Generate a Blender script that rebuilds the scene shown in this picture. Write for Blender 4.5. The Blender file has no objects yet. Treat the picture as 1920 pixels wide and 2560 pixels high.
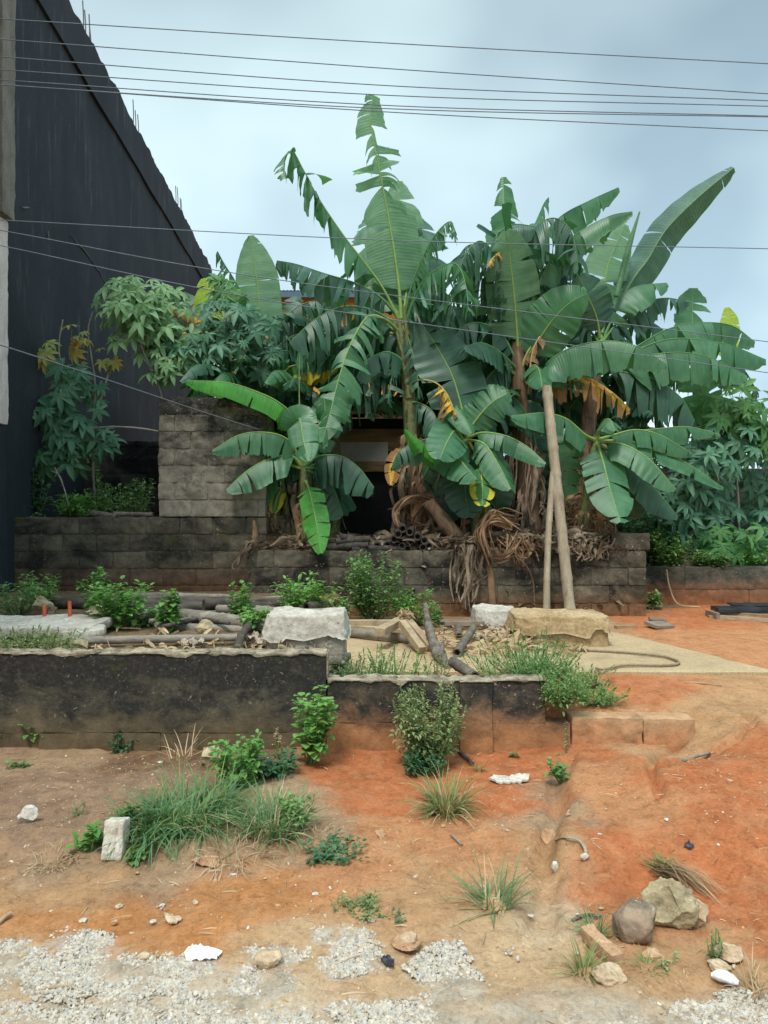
import bpy, math, random
import numpy as np

# ------------------------------------------------------------------ scene, camera, light
S = bpy.context.scene
C = S.collection
R = math.radians
random.seed(7); RNG = np.random.default_rng(7)

CAMZ = 1.7
cam_data = bpy.data.cameras.new("camera"); cam = bpy.data.objects.new("camera", cam_data); C.objects.link(cam)
cam.location = (0, 0, CAMZ); cam.rotation_euler = (R(90), 0, 0)
cam_data.sensor_fit = 'VERTICAL'; cam_data.sensor_height = 36; cam_data.lens = 26.0
cam_data.shift_y = -18 / 2560
cam_data.clip_start = 0.05; cam_data.clip_end = 3000
S.camera = cam

SUN_EL, SUN_AZ = 58, 200       # degrees; the sun stands high behind thin cloud
w = bpy.data.worlds.new("World"); S.world = w; w.use_nodes = True
nt = w.node_tree; nt.nodes.clear()
wo = nt.nodes.new('ShaderNodeOutputWorld'); bg = nt.nodes.new('ShaderNodeBackground')
sky = nt.nodes.new('ShaderNodeTexSky'); sky.sky_type = 'NISHITA'; sky.sun_disc = False
sky.sun_elevation = R(SUN_EL); sky.sun_rotation = R(SUN_AZ); sky.dust_density = 3
tc = nt.nodes.new('ShaderNodeTexCoord'); mp = nt.nodes.new('ShaderNodeMapping'); mp.inputs['Scale'].default_value = (1.1, 1.1, 1.7)
mp.inputs['Location'].default_value = (0.35, 0.2, 0.1)
nz = nt.nodes.new('ShaderNodeTexNoise'); nz.inputs['Scale'].default_value = 1.9; nz.inputs['Detail'].default_value = 3; nz.inputs['Roughness'].default_value = 0.45
rp = nt.nodes.new('ShaderNodeValToRGB')
e = rp.color_ramp.elements; e[0].position = 0.36; e[0].color = (3.0, 4.15, 4.85, 1); e[1].position = 0.62; e[1].color = (5.9, 7.5, 7.9, 1)
# brighter towards the horizon, as thin overcast is
sx = nt.nodes.new('ShaderNodeSeparateXYZ'); mr = nt.nodes.new('ShaderNodeMapRange')
mr.inputs['From Min'].default_value = 0.05; mr.inputs['From Max'].default_value = 0.62
mr.inputs['To Min'].default_value = 1.22; mr.inputs['To Max'].default_value = 0.64
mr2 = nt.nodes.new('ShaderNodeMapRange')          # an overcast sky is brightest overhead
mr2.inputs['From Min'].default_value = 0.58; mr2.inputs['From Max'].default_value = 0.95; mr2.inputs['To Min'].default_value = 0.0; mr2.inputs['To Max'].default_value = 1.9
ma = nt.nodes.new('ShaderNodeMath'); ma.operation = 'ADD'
mu = nt.nodes.new('ShaderNodeVectorMath'); mu.operation = 'SCALE'
mx = nt.nodes.new('ShaderNodeMixRGB'); mx.inputs['Fac'].default_value = 0.9
L = nt.links.new
L(tc.outputs['Generated'], mp.inputs['Vector']); L(mp.outputs['Vector'], nz.inputs['Vector']); L(nz.outputs['Fac'], rp.inputs['Fac'])
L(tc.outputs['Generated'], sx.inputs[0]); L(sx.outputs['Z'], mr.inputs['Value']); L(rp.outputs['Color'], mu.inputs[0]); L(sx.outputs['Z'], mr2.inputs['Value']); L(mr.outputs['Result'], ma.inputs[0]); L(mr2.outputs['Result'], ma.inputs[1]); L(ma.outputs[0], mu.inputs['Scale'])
L(sky.outputs['Color'], mx.inputs['Color1']); L(mu.outputs['Vector'], mx.inputs['Color2'])
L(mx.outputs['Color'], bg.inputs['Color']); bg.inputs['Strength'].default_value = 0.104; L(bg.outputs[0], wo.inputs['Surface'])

sd = bpy.data.lights.new("sun", 'SUN'); sd.energy = 1.8; sd.angle = R(14); sd.color = (1, 0.95, 0.87)
sun = bpy.data.objects.new("sun", sd); C.objects.link(sun); sun.rotation_euler = (R(90 - SUN_EL), 0, R(180 - SUN_AZ + 0))
sun.location = (0, -5, 20)
S.view_settings.view_transform = 'Standard'; S.view_settings.look = 'None'; S.view_settings.gamma = 1
S.view_settings.exposure = 0.70

# ------------------------------------------------------------------ picture <-> place helpers (used only to find where things stand)
FP = 1598.5; CX = 829.5; HY = 1090.5
def P(x, y, Y): return np.array([(x - CX) * Y / FP, Y, CAMZ + (HY - y) * Y / FP])
def G(x, y, z=0.0):
    Y = (CAMZ - z) * FP / (y - HY)
    return np.array([(x - CX) * Y / FP, Y, z])

# ------------------------------------------------------------------ noise
def _h(i, j, k):
    n = (i * 374761393 + j * 668265263 + k * 1274126177) & 0xFFFFFFFF
    n = ((n ^ (n >> 13)) * 1274126177) & 0xFFFFFFFF
    return ((n ^ (n >> 16)) & 0xFFFF) / 32767.5 - 1.0
def vn(x, y, z):
    x, y, z = np.broadcast_arrays(np.asarray(x, float), np.asarray(y, float), np.asarray(z, float))
    xi = np.floor(x).astype(np.int64); yi = np.floor(y).astype(np.int64); zi = np.floor(z).astype(np.int64)
    fx = x - xi; fy = y - yi; fz = z - zi
    fx = fx * fx * (3 - 2 * fx); fy = fy * fy * (3 - 2 * fy); fz = fz * fz * (3 - 2 * fz)
    r = 0
    for a in (0, 1):
        for b in (0, 1):
            for c in (0, 1):
                r = r + (fx if a else 1 - fx) * (fy if b else 1 - fy) * (fz if c else 1 - fz) * _h(xi + a, yi + b, zi + c)
    return r
def fbm(x, y, z=0.0, o=4):
    s = 0; a = 1; f = 1
    for i in range(o):
        s = s + a * vn(np.asarray(x) * f + 17.3 * i, np.asarray(y) * f + 5.1 * i, np.asarray(z) * f + 9.7 * i); a *= 0.5; f *= 2.03
    return s
def sm(a, b, x):
    t = np.clip((np.asarray(x, float) - a) / (b - a), 0, 1); return t * t * (3 - 2 * t)
def lerp(a, b, t): return a + (b - a) * t

# ------------------------------------------------------------------ mesh builder
class MB:
    def __init__(s): s.V = []; s.F = []; s.n = 0; s.U = []; s.M = []
    def add(s, V, F, uv=None, m=0):
        V = np.asarray(V, float).reshape(-1, 3); F = np.asarray(F, np.int64)
        s.V.append(V); s.F.append(F + s.n); s.n += len(V)
        s.U.append(np.zeros((len(V), 2)) if uv is None else np.asarray(uv, float)); s.M.append(np.full(len(F), m))
    def build(s, name, mats, parent=None, loc=None, smooth=True):
        me = bpy.data.meshes.new(name)
        V = np.concatenate(s.V); U = np.concatenate(s.U)
        if parent is not None: V = V - np.array(WLOC[parent.name])
        elif loc is not None: V = V - np.array(loc)
        me.vertices.add(len(V)); me.vertices.foreach_set('co', V.ravel())
        li = np.concatenate([f.ravel() for f in s.F]); ct = np.concatenate([np.full(len(f), f.shape[1]) for f in s.F])
        me.loops.add(len(li)); me.loops.foreach_set('vertex_index', li)
        me.polygons.add(len(ct)); st = np.concatenate([[0], np.cumsum(ct)[:-1]])
        me.polygons.foreach_set('loop_start', st); me.polygons.foreach_set('loop_total', ct)
        me.polygons.foreach_set('material_index', np.concatenate(s.M).astype(np.int32))
        me.update(calc_edges=True); me.validate()
        uvl = me.uv_layers.new(name='UVMap'); uvl.data.foreach_set('uv', U[li].ravel())
        me.polygons.foreach_set('use_smooth', np.full(len(ct), smooth))
        if not isinstance(mats, (list, tuple)): mats = [mats]
        for m in mats: me.materials.append(m)
        o = bpy.data.objects.new(name, me); C.objects.link(o)
        if parent is not None:
            o.parent = parent; WLOC[o.name] = WLOC[parent.name]
        else:
            l = (0, 0, 0) if loc is None else tuple(float(v) for v in loc)
            o.location = l; WLOC[o.name] = l
        return o
WLOC = {}
def tag(o, label=None, cat=None, group=None, kind=None):
    if label: o['label'] = label
    if cat: o['category'] = cat
    if group: o['group'] = group
    if kind: o['kind'] = kind
    return o
def thing(name, label, cat, loc, group=None):
    o = bpy.data.objects.new(name, None); C.objects.link(o); l = tuple(float(v) for v in loc)
    o.location = l; o.empty_display_size = 0.1; WLOC[o.name] = l
    return tag(o, label, cat, group)

def gridF(nu, nv, closed=False):
    i = np.arange(nu - 1)[:, None]; j = np.arange(nv if closed else nv - 1)[None, :]
    j2 = (j + 1) % nv
    return np.stack([i * nv + j, (i + 1) * nv + j, (i + 1) * nv + j2, i * nv + j2], -1).reshape(-1, 4)
def spline(pts, n):
    p = np.asarray(pts, float); k = len(p)
    if k == 2:
        t = np.linspace(0, 1, n)[:, None]; return p[0] * (1 - t) + p[1] * t
    q = np.vstack([2 * p[0] - p[1], p, 2 * p[-1] - p[-2]])
    seg = np.linalg.norm(np.diff(p, axis=0), axis=1); cu = np.concatenate([[0], np.cumsum(seg)]) / seg.sum()
    u = np.linspace(0, 1, n); idx = np.clip(np.searchsorted(cu, u, 'right') - 1, 0, k - 2)
    t = ((u - cu[idx]) / (cu[idx + 1] - cu[idx]))[:, None]
    a, b, c, d = q[idx], q[idx + 1], q[idx + 2], q[idx + 3]
    return 0.5 * ((2 * b) + (c - a) * t + (2 * a - 5 * b + 4 * c - d) * t * t + (3 * b - a - 3 * c + d) * t ** 3)
def nrm(v): return v / (np.linalg.norm(v, axis=-1, keepdims=True) + 1e-9)
def tube(mb, pts, r, n=None, k=8, m=0, capped=True, noise_amp=0.0, ell=1.0):
    pts = np.asarray(pts, float)
    p = spline(pts, n) if n else pts
    N = len(p); r = np.interp(np.linspace(0, 1, N), np.linspace(0, 1, len(np.atleast_1d(r))), np.atleast_1d(r)) if np.ndim(r) else np.full(N, r)
    t = nrm(np.gradient(p, axis=0)); ref = np.array([0, 0, 1.0]) if abs(t[:, 2]).mean() < 0.8 else np.array([0, 1.0, 0])
    a = nrm(np.cross(t, ref)); b = np.cross(t, a)
    th = np.linspace(0, 2 * np.pi, k, endpoint=False)
    rr = r[:, None] * np.ones(k)
    if noise_amp: rr = rr * (1 + noise_amp * fbm(np.cos(th)[None] * 2 + p[:, :1] * 9, np.sin(th)[None] * 2 + p[:, 1:2] * 9, p[:, 2:] * 9, 3))
    V = p[:, None] + a[:, None] * (np.cos(th)[None, :, None] * rr[..., None]) + b[:, None] * (np.sin(th)[None, :, None] * rr[..., None] * ell)
    u = np.repeat(np.linspace(0, 1, N), k); v = np.tile(th / 6.283, N)
    mb.add(V.reshape(-1, 3), gridF(N, k, True), np.stack([u, v], 1), m)
    if capped:
        for q, s in ((0, 1), (N - 1, -1)):
            Vc = np.vstack([V[q], p[q]]); F = [[j, (j + 1) % k, k] if s > 0 else [(j + 1) % k, j, k] for j in range(k)]
            mb.add(Vc, F, None, m)
def lbox(mb, c, s, res=0.05, amp=0.006, rnd=0.01, rot=0.0, seed=0, m=0, fr=9.0, tilt=0.0, topamp=0.0, taper=0.0, uvr=0.0):
    """a box of size s centred at c, faces subdivided, edges worn and surface uneven"""
    c = np.asarray(c, float); s = np.asarray(s, float); h = s / 2
    for ax in range(3):
        for sg in (-1, 1):
            a, b = [(1, 2), (2, 0), (0, 1)][ax]
            na = max(3, int(s[a] / res) + 2); nb = max(3, int(s[b] / res) + 2)
            ga = np.linspace(-h[a], h[a], na); gb = np.linspace(-h[b], h[b], nb)
            A, B = np.meshgrid(ga, gb, indexing='ij'); V = np.zeros((na * nb, 3)); V[:, a] = A.ravel(); V[:, b] = B.ravel(); V[:, ax] = sg * h[ax]
            q = np.maximum(np.abs(V) - (h - rnd), 0); inner = np.sign(V) * np.minimum(np.abs(V), h - rnd)
            l = np.linalg.norm(q, axis=1, keepdims=True); V = inner + np.sign(V) * q * np.where(l > 1e-9, np.minimum(1, rnd / np.maximum(l, 1e-9)), 1)
            W = V + c + seed * 3.7
            dn = fbm(W[:, 0] * fr, W[:, 1] * fr, W[:, 2] * fr, 4)[:, None]
            dd = nrm(V / h); V = V + dd * dn * amp
            if taper: V[:, :2] *= (1 - taper * (V[:, 2:] / h[2] * 0.5 + 0.5))
            if topamp:
                tt = sm(0.4, 1, V[:, 2] / h[2]); V[:, 2] += topamp * tt * fbm(W[:, 0] * 5, W[:, 1] * 5, 3.0, 3)
            if tilt: V = V @ np.array([[1, 0, 0], [0, math.cos(tilt), math.sin(tilt)], [0, -math.sin(tilt), math.cos(tilt)]])
            if rot: V = V @ np.array([[math.cos(rot), math.sin(rot), 0], [-math.sin(rot), math.cos(rot), 0], [0, 0, 1]])
            F = gridF(na, nb)
            if sg < 0: F = F[:, ::-1]
            mb.add(V + c, F, np.full((len(V), 2), uvr), m)
def beam(mb, p0, p1, wd, ht, m=0, seed=0, res=0.06, amp=0.003, roll=0.0):
    """a squared timber from p0 to p1"""
    p0 = np.asarray(p0, float); p1 = np.asarray(p1, float); d = p1 - p0; Ln = np.linalg.norm(d); t = d / Ln
    up = np.array([0, 0, 1.0]); a = nrm(np.cross(up, t)) if abs(t[2]) < 0.95 else np.array([1.0, 0, 0]); b = np.cross(t, a)
    a, b = a * math.cos(roll) + b * math.sin(roll), b * math.cos(roll) - a * math.sin(roll)
    t2 = MB(); lbox(t2, (0, 0, 0), (Ln, wd, ht), res, amp, 0.004, seed=seed, fr=14)
    M = np.stack([t, a, b])
    for V, F in zip(t2.V, t2.F):
        pass
    V = np.concatenate(t2.V) @ M + (p0 + p1) / 2
    mb.add(V, np.concatenate(t2.F), None, m)

# ------------------------------------------------------------------ materials
def newmat(name):
    m = bpy.data.materials.new(name); m.use_nodes = True; n = m.node_tree
    b = n.nodes['Principled BSDF']; return m, n, b
def N(n, t, **k):
    x = n.nodes.new(t)
    for a, v in k.items():
        if a in x.inputs: x.inputs[a].default_value = v
        else: setattr(x, a, v)
    return x
def ramp(n, src, pts, interp='LINEAR'):
    r = n.nodes.new('ShaderNodeValToRGB'); cr = r.color_ramp; cr.interpolation = interp
    while len(cr.elements) > 1: cr.elements.remove(cr.elements[-1])
    cr.elements[0].position = pts[0][0]; cr.elements[0].color = (*pts[0][1], 1) if len(pts[0][1]) == 3 else pts[0][1]
    for p_, c_ in pts[1:]:
        q = cr.elements.new(p_); q.color = (*c_, 1) if len(c_) == 3 else c_
    if src is not None: n.links.new(src, r.inputs['Fac'])
    return r
def noise(n, vec, scale, detail=4, rough=0.55, dist=0.0):
    x = N(n, 'ShaderNodeTexNoise'); x.inputs['Scale'].default_value = scale; x.inputs['Detail'].default_value = detail
    x.inputs['Roughness'].default_value = rough; x.inputs['Distortion'].default_value = dist
    if vec is not None: n.links.new(vec, x.inputs['Vector'])
    return x
def mixc(n, f, a, b, bt='MIX'):
    x = n.nodes.new('ShaderNodeMixRGB'); x.blend_type = bt
    for s, v in (('Fac', f), ('Color1', a), ('Color2', b)):
        if hasattr(v, 'links') or hasattr(v, 'is_linked'): n.links.new(v, x.inputs[s])
        elif s == 'Fac': x.inputs[s].default_value = v
        else: x.inputs[s].default_value = (*v, 1)
    return x.outputs[0]
def bump(n, b, h, st=0.3, d=0.02):
    x = N(n, 'ShaderNodeBump'); x.inputs['Strength'].default_value = st; x.inputs['Distance'].default_value = d
    n.links.new(h, x.inputs['Height']); n.links.new(x.outputs[0], b.inputs['Normal'])
def pos(n): return N(n, 'ShaderNodeNewGeometry').outputs['Position']
def sepz(n, v): 
    s = N(n, 'ShaderNodeSeparateXYZ'); n.links.new(v, s.inputs[0]); return s.outputs['Z']
def bw(f): return [(f[0], (0, 0, 0)), (f[1], (1, 1, 1))]

def mat_mould(name, pale=(0.27, 0.23, 0.17), dark=(0.022, 0.021, 0.018), cut=0.5, soft=0.14, stain=None, stain_c=(0.33, 0.14, 0.06), moss=0.0, flecks=0.66, scale=2.2, zdark=None):
    """old cement blockwork: grey-tan cement overgrown with black mould, pale flecks, earth splashed up from the foot"""
    m, n, b = newmat(name); p = pos(n); lk = n.links.new
    mpn = N(n, 'ShaderNodeMapping'); mpn.inputs['Scale'].default_value = (1, 1, 1.5); lk(p, mpn.inputs['Vector'])
    n1 = noise(n, mpn.outputs[0], scale, 8, 0.68, 0.4); n2 = noise(n, p, 38, 5, 0.7); n3 = noise(n, p, 9, 6, 0.7)
    su_ = N(n, 'ShaderNodeSeparateXYZ'); lk(N(n, 'ShaderNodeUVMap').outputs[0], su_.inputs[0]); nb_ = N(n, 'ShaderNodeMath', operation='ADD'); lk(n1.outputs['Fac'], nb_.inputs[0]); lk(su_.outputs['X'], nb_.inputs[1])   # some blocks are darker than others
    f = ramp(n, nb_.outputs[0], [(cut - soft, (1, 1, 1)), (cut + soft, (0, 0, 0))]).outputs[0]
    if zdark is not None:       # mould is thickest near the top edge, where rain soaks in
        z = sepz(n, p); mz = N(n, 'ShaderNodeMapRange'); lk(z, mz.inputs['Value'])
        mz.inputs['From Min'].default_value = zdark[0]; mz.inputs['From Max'].default_value = zdark[1]
        mz.inputs['To Min'].default_value = -0.25; mz.inputs['To Max'].default_value = 0.24
        ad = N(n, 'ShaderNodeMath', operation='SUBTRACT'); lk(nb_.outputs[0], ad.inputs[0]); lk(mz.outputs[0], ad.inputs[1])
        f = ramp(n, ad.outputs[0], [(cut - soft, (1, 1, 1)), (cut + soft, (0, 0, 0))]).outputs[0]
    c_p = ramp(n, n3.outputs['Fac'], [(0.25, tuple(v * 0.55 for v in pale)), (0.55, pale), (0.8, tuple(min(1, v * 1.35) for v in pale))]).outputs[0]
    c_d = ramp(n, n2.outputs['Fac'], [(0.3, tuple(v * 0.6 for v in dark)), (0.55, dark), (0.75, tuple(v * 2.6 for v in dark))]).outputs[0]
    col = mixc(n, f, c_p, c_d)
    fl = noise(n, p, 26, 3, 0.6, 0.6); ff = ramp(n, fl.outputs['Fac'], bw((flecks, flecks + 0.04))).outputs[0]
    col = mixc(n, ff, col, tuple(min(1, v * 1.35) for v in pale))
    if moss:
        ms = noise(n, p, 3.1, 4, 0.6); mf = ramp(n, ms.outputs['Fac'], bw((1 - moss, 1 - moss + 0.08))).outputs[0]; col = mixc(n, mf, col, (0.06, 0.075, 0.015))
    if stain:
        z = sepz(n, p); nn = N(n, 'ShaderNodeMath', operation='MULTIPLY_ADD'); lk(n1.outputs['Fac'], nn.inputs[0]); nn.inputs[1].default_value = -0.5; lk(z, nn.inputs[2])
        mz = N(n, 'ShaderNodeMapRange'); lk(nn.outputs[0], mz.inputs['Value']); mz.inputs['From Min'].default_value = stain[0] - 0.25; mz.inputs['From Max'].default_value = stain[1] - 0.25
        mz.inputs['To Min'].default_value = 0.92; mz.inputs['To Max'].default_value = 0
        c_s = ramp(n, n3.outputs['Fac'], [(0.3, tuple(v * 0.6 for v in stain_c)), (0.7, tuple(v * 1.2 for v in stain_c))]).outputs[0]
        col = mixc(n, mz.outputs[0], col, c_s)
    lk(col, b.inputs['Base Color']); b.inputs['Roughness'].default_value = 0.95; b.inputs['Specular IOR Level'].default_value = 0.15
    hb = mixc(n, 0.5, n2.outputs['Fac'], n3.outputs['Fac']); bump(n, b, hb, 0.7, 0.02)
    return m
def mat_var(name, cols, scale=8, rough=0.85, bs=0.4, bd=0.01, stretch=(1, 1, 1), spec=0.25, det=6, fine=60):
    """a surface whose colour wanders through cols with a noise"""
    m, n, b = newmat(name); p = pos(n); mp_ = N(n, 'ShaderNodeMapping'); mp_.inputs['Scale'].default_value = stretch; n.links.new(p, mp_.inputs['Vector'])
    n1 = noise(n, mp_.outputs[0], scale, det, 0.65, 0.3); k = len(cols)
    c = ramp(n, n1.outputs['Fac'], [(0.25 + 0.5 * i / (k - 1), cols[i]) for i in range(k)]).outputs[0]
    n2 = noise(n, mp_.outputs[0], fine, 3, 0.6); c2 = ramp(n, n2.outputs['Fac'], [(0.3, (0.7, 0.7, 0.7)), (0.7, (1.15, 1.15, 1.15))]).outputs[0]
    n.links.new(mixc(n, 1.0, c, c2, 'MULTIPLY'), b.inputs['Base Color']); b.inputs['Roughness'].default_value = rough; b.inputs['Specular IOR Level'].default_value = spec
    bump(n, b, mixc(n, 0.5, n1.outputs['Fac'], n2.outputs['Fac']), bs, bd); return m
def mat_leaf(name, cols, trans=0.3, tcol=(0.2, 0.45, 0.08), rough=0.45, veins=0.0, edge=None, spec=0.35, vscale=70, dieback=None, coat=0.0):
    m, n, b = newmat(name); p = pos(n); lk = n.links.new
    n1 = noise(n, p, 2.5, 4, 0.6); k = len(cols)
    c = ramp(n, n1.outputs['Fac'], [(0.3 + 0.4 * i / max(1, k - 1), cols[i]) for i in range(k)]).outputs[0]
    uv = N(n, 'ShaderNodeUVMap').outputs[0]; sp = N(n, 'ShaderNodeSeparateXYZ'); lk(uv, sp.inputs[0])
    if veins:
        mpv = N(n, 'ShaderNodeMapping'); mpv.inputs['Scale'].default_value = (46, 1.3, 1); lk(uv, mpv.inputs['Vector'])
        nv_ = noise(n, mpv.outputs[0], 1.0, 4, 0.7); c = mixc(n, 1.0, c, ramp(n, nv_.outputs['Fac'], [(0.3, (0.66, 0.70, 0.74)), (0.52, (1, 1, 1)), (0.75, (1.35, 1.25, 1.2))]).outputs[0], 'MULTIPLY')
        nd_ = noise(n, p, 11, 5, 0.7); c = mixc(n, ramp(n, nd_.outputs['Fac'], bw((0.66, 0.74))).outputs[0], c, mixc(n, 0.5, c, (0.22, 0.2, 0.1)))
    if dieback:                                # (start, colours): margin turns yellow, then brown
        ml = noise(n, p, 7, 3, 0.6); ma = N(n, 'ShaderNodeMath', operation='MULTIPLY_ADD'); lk(ml.outputs['Fac'], ma.inputs[0]); ma.inputs[1].default_value = 0.9; lk(sp.outputs['Y'], ma.inputs[2])
        st = dieback[0]
        fr_ = ramp(n, ma.outputs[0], bw((st, st + 0.25))).outputs[0]; c = mixc(n, fr_, c, dieback[1])
        fr2 = ramp(n, ma.outputs[0], bw((st + 0.32, st + 0.5))).outputs[0]; c = mixc(n, fr2, c, dieback[2])
    if edge:
        ne_ = noise(n, p, 6, 4, 0.7); me_ = N(n, 'ShaderNodeMath', operation='MULTIPLY_ADD'); lk(ne_.outputs['Fac'], me_.inputs[0]); me_.inputs[1].default_value = 0.35; lk(sp.outputs['Y'], me_.inputs[2])
        fe = ramp(n, me_.outputs[0], bw((1.13, 1.19))).outputs[0]; c = mixc(n, fe, c, edge)
    lk(c, b.inputs['Base Color']); b.inputs['Roughness'].default_value = rough; b.inputs['Specular IOR Level'].default_value = spec
    tr = N(n, 'ShaderNodeBsdfTranslucent'); tcc = mixc(n, 0.5, c, tcol); lk(tcc, tr.inputs['Color'])
    ms = N(n, 'ShaderNodeMixShader'); ms.inputs[0].default_value = trans
    lk(b.outputs[0], ms.inputs[1]); lk(tr.outputs[0], ms.inputs[2]); lk(ms.outputs[0], n.nodes['Material Output'].inputs['Surface'])
    if veins:
        wv = N(n, 'ShaderNodeMath', operation='MULTIPLY'); lk(sp.outputs['X'], wv.inputs[0]); wv.inputs[1].default_value = vscale * 6.283
        sn = N(n, 'ShaderNodeMath', operation='SINE'); lk(wv.outputs[0], sn.inputs[0])
        bump(n, b, sn.outputs[0], veins, 0.006)
    return m

M = {}
EDGE = (0.16, 0.12, 0.04)
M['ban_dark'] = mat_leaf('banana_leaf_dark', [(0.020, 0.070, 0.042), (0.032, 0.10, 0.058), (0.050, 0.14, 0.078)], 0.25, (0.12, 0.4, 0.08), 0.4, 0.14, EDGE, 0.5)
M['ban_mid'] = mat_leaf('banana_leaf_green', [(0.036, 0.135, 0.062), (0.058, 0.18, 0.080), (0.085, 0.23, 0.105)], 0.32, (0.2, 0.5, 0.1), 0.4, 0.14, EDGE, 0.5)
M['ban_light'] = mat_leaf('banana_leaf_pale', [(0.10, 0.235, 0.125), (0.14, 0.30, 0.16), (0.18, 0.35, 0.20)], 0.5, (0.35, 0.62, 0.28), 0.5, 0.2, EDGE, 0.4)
M['ban_bright'] = mat_leaf('banana_leaf_fresh', [(0.06, 0.30, 0.05), (0.09, 0.38, 0.06), (0.12, 0.42, 0.08)], 0.38, (0.3, 0.7, 0.1), 0.4, 0.4, EDGE, 0.45)
M['ban_lime'] = mat_leaf('banana_leaf_lime', [(0.3, 0.48, 0.04), (0.4, 0.55, 0.05)], 0.45, (0.6, 0.8, 0.1), 0.45, 0.4, EDGE, 0.4)
M['ban_yel'] = mat_leaf('banana_leaf_yellowing', [(0.12, 0.22, 0.04), (0.35, 0.33, 0.04)], 0.3, (0.7, 0.55, 0.1), 0.6, 0.4, None, 0.25, dieback=(0.35, (0.78, 0.46, 0.04), (0.36, 0.19, 0.08)))
M['ban_yedge'] = mat_leaf('banana_leaf_yellow_margin', [(0.05, 0.2, 0.05), (0.08, 0.26, 0.07)], 0.3, (0.5, 0.6, 0.1), 0.5, 0.4, None, 0.3, dieback=(0.95, (0.62, 0.5, 0.05), (0.35, 0.18, 0.06)))
M['dry'] = mat_leaf('dry_banana_leaf', [(0.09, 0.065, 0.045), (0.25, 0.19, 0.135), (0.50, 0.40, 0.30)], 0.15, (0.5, 0.32, 0.15), 0.85, 0.5, None, 0.15)
M['dry_or'] = mat_leaf('dry_banana_sheath', [(0.10, 0.055, 0.035), (0.27, 0.165, 0.095), (0.46, 0.32, 0.20)], 0.15, (0.6, 0.3, 0.1), 0.75, 0.5, None, 0.2)
M['rib'] = mat_var('banana_midrib', [(0.16, 0.27, 0.07), (0.24, 0.36, 0.10)], 6, 0.5, 0.1, 0.002)
M['ribdark'] = mat_var('banana_midrib_dark', [(0.07, 0.17, 0.06), (0.12, 0.25, 0.09)], 6, 0.5, 0.1, 0.002)
M['rib_yel'] = mat_var('banana_midrib_yellow', [(0.40, 0.36, 0.1), (0.45, 0.30, 0.12)], 6, 0.5, 0.1, 0.002)
M['stem'] = mat_var('banana_pseudostem', [(0.03, 0.02, 0.02), (0.10, 0.085, 0.045), (0.15, 0.19, 0.06), (0.05, 0.03, 0.028), (0.19, 0.23, 0.08)], 9, 0.55, 0.4, 0.006, (1.4, 1.4, 0.5), 0.4)
M['stem_dry'] = mat_var('banana_pseudostem_dry', [(0.05, 0.03, 0.02), (0.14, 0.085, 0.055), (0.28, 0.19, 0.125)], 9, 0.85, 0.6, 0.01, (1.6, 1.6, 0.3))

# ------------------------------------------------------------------ the ground: one height field out to the horizon
GUL = [([(1228, 1632), (1205, 1700), (1192, 1775), (1170, 1860), (1180, 1960)], 0.075, 0.065),
       ([(1495, 1562), (1455, 1612), (1420, 1640), (1405, 1720), (1425, 1760)], 0.04, 0.07),
       ([(1659, 1585), (1585, 1625), (1540, 1660), (1440, 1712)], 0.035, 0.06),
       ([(820, 1860), (1000, 1880), (1190, 1770)], 0.05, 0.014)]
GULW = [(np.array([G(x, y, -0.02)[:2] for x, y in g]), w_, d_) for g, w_, d_ in GUL]
def dpoly(X, Y, pl):
    d = np.full(np.shape(X), 9.0)
    for a, b in zip(pl[:-1], pl[1:]):
        ab = b - a; t = np.clip(((X - a[0]) * ab[0] + (Y - a[1]) * ab[1]) / (ab @ ab), 0, 1)
        d = np.minimum(d, np.hypot(X - a[0] - t * ab[0], Y - a[1] - t * ab[1]))
    return d
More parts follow.
